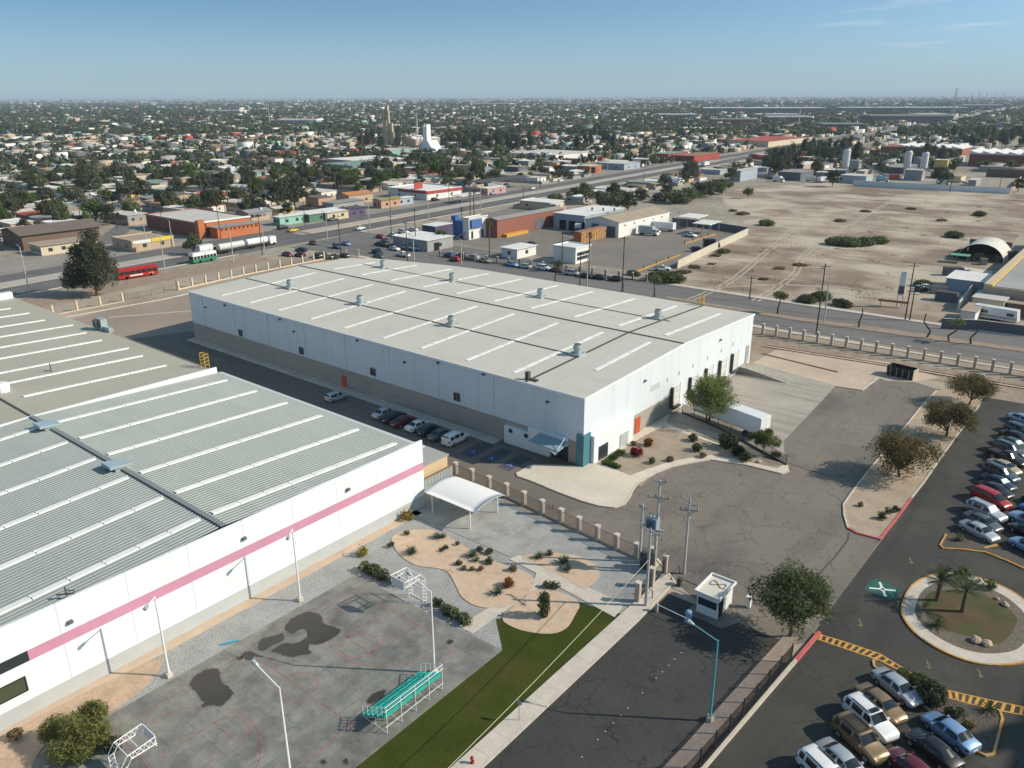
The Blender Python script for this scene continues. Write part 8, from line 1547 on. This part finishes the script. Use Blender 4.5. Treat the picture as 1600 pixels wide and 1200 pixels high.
# trees between the houses
TK = [('dark-green', 0), ('mid-green', 1), ('olive', 2), ('blue-green', 3), ('bright-green', 4), ('pale-green', 5)]
SZ = [('small', .62), ('medium', .85), ('large', 1.1), ('huge', 1.35)]
tcand = []
for d, x, y, px, py in cand[:520]:
    for k in range(2 if rh.random() < .55 else 1):
        tx, ty = x + rh.choice((-1, 1)) * rh.uniform(6.5, 9), y + rh.uniform(-6, 6)
        if blocked(tx, ty, 1) or side(tx, ty) == 0: continue
        tcand.append((math.hypot(tx, ty), tx, ty))
tcand.sort(); usedt = set(); NT = tcand[:235]; FT = tcand[235:]
for d, x, y in NT:
    hx, hy, hs, hw = min(HOUSES, key=lambda h: (h[0] - x) ** 2 + (h[1] - y) ** 2); bes = 'behind' if d > math.hypot(hx, hy) + 2 else 'before' if d < math.hypot(hx, hy) - 2 else 'beside'
    for t in range(300):
        tn, ti = rh.choice(TK); sn, sv = rh.choice(SZ); lb = f'{sn} {tn} tree {bes} the {hs} {hw}'
        if lb not in usedt: break
    usedt.add(lb); plant_tree('town_tree', TB[ti], lb, 'tree', (x, y, 0), rh.uniform(0, 6), sv, 'trees among the houses of the town', sz=sv * rh.uniform(.85, 1.3))
for i in range(26):
    d, x, y = tcand[rh.randrange(len(NT))]; x += 4; y -= 5
    if blocked(x, y): continue
    hx, hy, hs, hw = min(HOUSES, key=lambda h: (h[0] - x) ** 2 + (h[1] - y) ** 2); lb = f'slim fan palm by the {hs} {hw}'
    if lb in usedt: continue
    usedt.add(lb); plant_tree('fan_palm', fpm, lb, 'palm', (x, y, 0), rh.uniform(0, 6), rh.uniform(.7, 1.0), None, ('fronds', 'trunk'))
for i in range(30):
    d, x, y = tcand[rh.randrange(len(NT))]; x -= 6; y -= 6.5
    if blocked(x, y): continue
    hx, hy, hs, hw = min(HOUSES, key=lambda h: (h[0] - x) ** 2 + (h[1] - y) ** 2); lb = f'dark street pole by the {hs} {hw}'
    if lb in usedt: continue
    usedt.add(lb); px, py = PX(x, y, 0); wood_pole(lb, px, py, rh.uniform(8, 11))
for i in range(34):
    hx, hy, hs, hw = HOUSES[rh.randrange(150)]; k, p = rh.choice(('sedan', 'hatch', 'suv', 'van', 'pickup')), rh.choice(('white', 'white', 'silver', 'grey', 'red', 'navy', 'tan')); lb = f'{p} {dict(hatch="hatchback", suv="wagon").get(k, k)} parked by the {hs} {hw}'
    if lb not in usedt and not blocked(hx, hy - 10): usedt.add(lb); car(k, p, lb, (hx + 8.6, hy - 4), rad(rh.choice((0, 90, 270))), 'cars parked in the town', False)
# tall groves
for gname, x0, x1, p0, p1, n, k0 in (('grove behind the church towers', 560, 625, 226, 236, 9, 1), ('grove between chapel and fuel canopy', 690, 830, 222, 238, 18, 1), ('grove at the back of the sawtooth factory', 1488, 1610, 215, 240, 20, 0), ('trees before the sawtooth factory', 1440, 1500, 246, 262, 7, 0), ('tree row left of the silos', 1255, 1345, 238, 262, 16, 0), ('trees behind the scrap yard', 1180, 1250, 262, 276, 8, 0), ('grove amid the far shops', 900, 960, 215, 238, 9, 0)):
    for i in range(n):
        px = x0 + (x1 - x0) * (i + .5) / n + rh.uniform(-3, 3); py = rh.uniform(p0, p1); x, y = G(px, py)
        if blocked(x, y): continue
        lb = f'{["slender", "thick", "leaning", "dense"][i % 4]} tall dark tree in the {gname}'
        plant_tree('tall_tree', TT[(i + k0) % 2], lb, 'tree', (x, y, 0), rh.uniform(0, 6), rh.uniform(.95, 1.3) * (1.15 if 'church' in gname or 'chapel' in gname else 1), 'tall trees of the ' + gname, sz=rh.uniform(.9, 1.2))
# far town: past the nearest three hundred it reads as one carpet
def far_mesh(name, boxes, mats):
    n = len(boxes); v = np.zeros((n, 8, 3), np.float32); B = np.array([b[:7] for b in boxes], np.float32)
    c, s = np.cos(B[:, 6]), np.sin(B[:, 6])
    for k, (a, b, t) in enumerate(((-1, -1, 0), (1, -1, 0), (1, 1, 0), (-1, 1, 0), (-1, -1, 1), (1, -1, 1), (1, 1, 1), (-1, 1, 1))):
        u, w = a * B[:, 2] / 2, b * B[:, 3] / 2
        v[:, k, 0] = B[:, 0] + u * c - w * s; v[:, k, 1] = B[:, 1] + u * s + w * c; v[:, k, 2] = B[:, 4] * t
    F_ = np.array([(4, 5, 6, 7), (0, 1, 5, 4), (1, 2, 6, 5), (2, 3, 7, 6), (3, 0, 4, 7)], np.int32); f = (np.arange(n, dtype=np.int32)[:, None, None] * 8 + F_[None]).reshape(-1)
    me = bpy.data.meshes.new(name); me.vertices.add(n * 8); me.vertices.foreach_set('co', v.ravel()); me.loops.add(n * 20); me.loops.foreach_set('vertex_index', f); me.polygons.add(n * 5); me.polygons.foreach_set('loop_start', np.arange(0, n * 20, 4, dtype=np.int32))
    mi = np.zeros((n, 5), np.int32); mi[:, 0] = [b[8] for b in boxes]; mi[:, 1:] = np.array([b[7] for b in boxes])[:, None]
    for m_ in mats: me.materials.append(m_)
    me.polygons.foreach_set('material_index', mi.ravel()); me.update(calc_edges=True); return me
FW = ['white', 'cream', 'tan', 'grey', 'salmon', 'skyblue', 'brown', 'slate', 'mint', 'red']; FR = ['white', 'pale', 'grey', 'tan', 'brown', 'rust']
fm = [CM[k] for k in FW] + [RM[k] for k in FR]
def pick_w(): return rh.choice((0, 0, 0, 0, 1, 1, 1, 2, 2, 2, 3, 3, 3, 4, 5, 6, 6, 7, 7, 8, 9))
def pick_r(): return 10 + rh.choice((0, 0, 0, 1, 1, 1, 2, 2, 3, 3, 4, 4, 5))
boxes = [(x, y, rh.uniform(7, 13), rh.uniform(8, 13), rh.uniform(2.8, 4.2) * (1.7 if rh.random() < .1 else 1), 0, rad(4), pick_w(), pick_r()) for d, x, y, px, py in FARH]
tpts = []
def far_ok(x, y): return not (in_lot(x, y) and side(x, y) != 1) and not blocked(x, y, 3) and side(x, y) != 0
dmin = FARH[-1][0] if FARH else 900
for i in range(15000):
    py = 151.5 + (150 + 50 * FPX / 1100 - 151.5) * 0 + rh.random() ** 1.5 * 58; dist = CAMH * FPX / (py - 149.2)
    px = rh.uniform(-20, 1620); x, y = G(px, py)
    if math.hypot(x, y) < 700 or not far_ok(x, y): continue
    if (-690 < y * 0 + x < 0 and math.hypot(x, y) < 1250 and x < ave(y, 0)[0] - 33 and y < 1220): pass
    big = 1 + (dist > 2500) * .6
    boxes.append((x, y, rh.uniform(9, 20) * big, rh.uniform(8, 14) * big, rh.uniform(2.8, 5.0) * (1.8 if rh.random() < .08 else 1), 0, rad(rh.uniform(-4, 12)), pick_w(), pick_r()))
o = bpy.data.objects.new('far_town', far_mesh('far_town', boxes, fm)); COL.objects.link(o); tag(o, 'carpet of small pale houses reaching to the horizon', 'town', kind='stuff')
def far_trees(name, pts, mt, q=26):
    n = len(pts); P = np.array(pts, np.float32); u = rg.normal(size=(n, q, 3)); u /= np.linalg.norm(u, axis=2)[..., None]; r = rg.uniform(.35, 1.05, (n, q, 1)); c = P[:, None, :2]
    w = P[:, 2][:, None]; h = P[:, 3][:, None]
    X = np.concatenate([c[..., 0:1] + u[..., 0:1] * r * w[..., None] * .5, c[..., 1:2] + u[..., 1:2] * r * w[..., None] * .5, np.maximum(.2, h[..., None] * .56 + u[..., 2:3] * r * h[..., None] * .46)], 2).reshape(-1, 3)
    sz = np.repeat(P[:, 2] * .34, q); d = u.reshape(-1, 3) * .8 + rg.normal(size=(n * q, 3)) * .6; d /= np.linalg.norm(d, axis=1)[:, None]
    a = np.cross(d, rg.normal(size=(n * q, 3))); a /= np.linalg.norm(a, axis=1)[:, None] + 1e-9; b = np.cross(d, a); s = (sz * rg.uniform(.6, 1.4, n * q))[:, None]
    v = np.stack([X - a * s * .6, X - b * s * .5, X + a * s * .6, X + b * s * .5], 1).reshape(-1, 3).astype(np.float32); k = len(X)
    me = bpy.data.meshes.new(name); me.vertices.add(4 * k); me.vertices.foreach_set('co', v.ravel()); me.loops.add(4 * k); me.loops.foreach_set('vertex_index', np.arange(4 * k, dtype=np.int32)); me.polygons.add(k); me.polygons.foreach_set('loop_start', np.arange(0, 4 * k, 4, dtype=np.int32)); me.materials.append(mt); me.update(calc_edges=True)
    o = bpy.data.objects.new(name, me); COL.objects.link(o); return o
sets = {0: [], 1: [], 2: []}
for d, x, y in FT: sets[rh.randrange(3)].append((x, y, rh.uniform(5, 9), rh.uniform(5, 9)))
for d, x, y, px, py in cand[300:]:
    if rh.random() < .75: sets[rh.randrange(3)].append((x + rh.uniform(-9, 9), y + 7 + rh.uniform(-2, 2), rh.uniform(4.5, 9), rh.uniform(4.5, 9)))
for i in range(14500):
    py = 151 + rh.random() ** 1.4 * 62; px = rh.uniform(-20, 1620); x, y = G(px, py); dist = math.hypot(x, y)
    if dist < 640 or not far_ok(x, y): continue
    b = 1 + (dist > 2200) * .5 + (dist > 4000) * .6; sets[rh.randrange(3)].append((x, y, rh.uniform(6, 12) * b, rh.uniform(5, 10) * (1 + (b - 1) * .3) * (1.5 if rh.random() < .1 else 1)))
for k, mk_, l in ((0, 'dark', 'dark green far off trees thick between the distant roofs'), (1, 'mid', 'mid green far off trees spread between the distant roofs'), (2, 'bluegreen', 'blue green far off trees out toward the horizon')):
    tag(far_trees('far_trees', sets[k], LM[mk_]), l, 'trees', kind='stuff')
# big pale sheds that stand out near the horizon
FS = ((1098, 1284, 178, 15, 'white', 'longest white roofed factory shed below the horizon'), (1310, 1502, 175, 12, 'white', 'long thin white roof right of the longest shed'), (1352, 1475, 192, 12, 'grey', 'wide slate grey warehouse below the pylons'), (1426, 1473, 191, 14, 'cream', 'cream block building at the end of the slate warehouse'), (1196, 1263, 194, 12, 'white', 'pale low warehouse left of the slate one'), (857, 968, 165, 11, 'white', 'white shed row beyond the far shops'), (972, 1062, 163, 13, 'cream', 'cream and white shed right of the white row'), (1066, 1102, 159, 12, 'white', 'small bright roof near the horizon haze'), (742, 800, 166, 12, 'white', 'bright white shed right of the chapel grove'), (696, 752, 156, 10, 'white', 'low white roof on the horizon over the chapel'), (568, 610, 158, 10, 'cream', 'white shed near the horizon beyond the stepped tower'), (256, 404, 164, 8, 'white', 'long white wall line far over the town'), (110, 240, 163, 8, 'white', 'white line of roofs beyond the western town'), (1280, 1345, 205, 9, 'grey', 'low depot with long grey roof beyond the avenue end'), (1110, 1180, 197, 10, 'brick', 'long red brick shed beyond the blue shuttered store'), (1500, 1560, 170, 12, 'white', 'pale shed under the pylon line'), (960, 1030, 175, 9, 'grey', 'grey workshop roofs amid far trees'), (440, 500, 196, 9, 'skyblue', 'pale blue roofed market shed in the town'), (1030, 1085, 186, 9, 'white', 'white roofed depot before the longest shed'), (330, 380, 178, 9, 'cream', 'cream school block far out in the town'), (1180, 1245, 186, 9, 'white', 'flat white store under the longest shed'))
for x0, x1, py, h, c_, l in FS:
    a, b = G(x0, py), G(x1, py); d = math.dist(a, b); yaw = math.atan2(b[1] - a[1], b[0] - a[0]); cx_, cy_ = (a[0] + b[0]) / 2, (a[1] + b[1]) / 2; dep = min(90, max(40, d * .5)); cx_ -= sin(yaw) * dep / 2 * -0 ; o = thing('distant_shed', l, 'industrial shed', (cx_, cy_, 0)); MB().obox(cx_, cy_, 0, d, dep, h, yaw).build('wall', CM['slate'] if c_ in ('white', 'grey') else CM[c_], o); MB().obox(cx_, cy_, h, d + 2, dep + 2, 2.0, yaw).build('roof', RM['white'] if c_ in ('white', 'cream', 'skyblue') else RM['grey'], o)
# pylons and masts
for i, (px, py, h, l) in enumerate(((1487, 185, 62, 'tallest tilted lattice pylon at the head of the line'), (1515, 172, 46, 'slim pylon second in the line'), (1527, 166, 60, 'pylon third in the line, beside a slim twin'), (1539, 164, 55, 'pylon in the middle of the far line'), (1552, 161, 58, 'pylon right of the middle one'), (1564, 160, 62, 'far pylon of the right hand pair'), (1568, 158, 66, 'farthest pylon near the frame edge'))):
    x, y = G(px, py); o = thing('pylon', l, 'pylon', (x, y, 0)); w = 2.6
    for a, b in ((-1, -1), (1, -1), (1, 1), (-1, 1)): MB().tube([(x + a * w, y + b * w, 0), (x + a * .5, y + b * .5, h)], [.55, .35], 4).build('leg', greym, o)
    for k in range(1, 6): MB().obox(x, y, h * k / 6, 2 * w * (1 - k / 7), .4, .4, k).build('brace', greym, o)
    for z in (.78, .88, .97): MB().obox(x, y, h * z, 13, .6, .6, .7).build('crossarm', greym, o)
for (px, py, h, l) in ((422, 195, 34, 'white mast over the western town'), (448, 176, 30, 'thin red white mast near the pale blue market'), (773, 194, 30, 'thin mast right of the chapel grove'), (1247, 203, 30, 'floodlight mast beyond the avenue end')):
    x, y = G(px, py); o = thing('radio_mast', l, 'mast', (x, y, 0)); MB().tube([(x, y, 0), (x, y, h)], [.5, .25], 6).build('shaft', whitem, o); MB().obox(x, y, h, 2, .5, .5).build('antenna', greym, o)
# playground roofs by the palm
x, y = G(380, 305); o = thing('play_structure', 'orange play frame with blue roof beside the tall shaggy palm', 'playground', (x, y, 0)); MB().box(x - 6, y - 3, 0, x - 2, y + 3, 3.2).build('frame', CM['orange'], o); MB().box(x + 2, y - 3, 0, x + 9, y + 3, 2.4).build('slide', CM['orange'], o); MB().lathe([(2.4, 3.2), (.2, 5.4)], (x, y, 0), 6).build('roof', CM['blue'], o)
# ------------------------------------------------------------ the block whose shade crosses the car park corner
p, q = Vector(G(1602, 1080)), Vector(G(1570, 1205)); HB = 48.0; t_ = HB / math.tan(SUN_EL); sh = Vector((cos(SUN_AZ), sin(SUN_AZ))) * t_; u = (q - p).normalized(); n_ = Vector((-u.y, u.x))
if n_.x < 0: n_ = -n_
a, b = p + sh - u * 24, p + sh + u * 26; o = thing('tower_block', 'tall grey block whose shade falls across the car park corner', 'tower block', (*((a + b) / 2 + n_ * 9), 0)); MB().prism([tuple(a), tuple(b), tuple(b + n_ * 18), tuple(a + n_ * 18)], 0, HB).build('wall', CM['grey'], o)
for k in range(12): MB().prism([tuple(a - n_ * .04 + u * 1), tuple(b - n_ * .04 - u * 1), tuple(b - n_ * .01 - u * 1), tuple(a - n_ * .01 + u * 1)], 2 + k * 3.8, 3.6 + k * 3.8, bottom=True).build('window_band', glass, o)
c = Vector(G(1545, 1152)) + sh; MB().obox(c.x, c.y, HB - 1.2, 6, 1.6, 1.2, SUN_AZ + .4).build('roof_beam', CM['grey'], o)
# ------------------------------------------------------------ the air
hz = bpy.data.materials.new('haze_air'); hz.use_nodes = True; t = hz.node_tree; t.nodes.clear(); v = t.nodes.new('ShaderNodeVolumePrincipled'); v.inputs['Color'].default_value = (.68, .84, 1.0, 1); v.inputs['Density'].default_value = 8e-5; v.inputs['Anisotropy'].default_value = .0
q = t.nodes.new('ShaderNodeOutputMaterial'); t.links.new(v.outputs[0], q.inputs['Volume'])
tag(MB().box(-S - 500, -4500, -1, S + 500, S + 500, 75).build('haze', hz), kind='stuff')
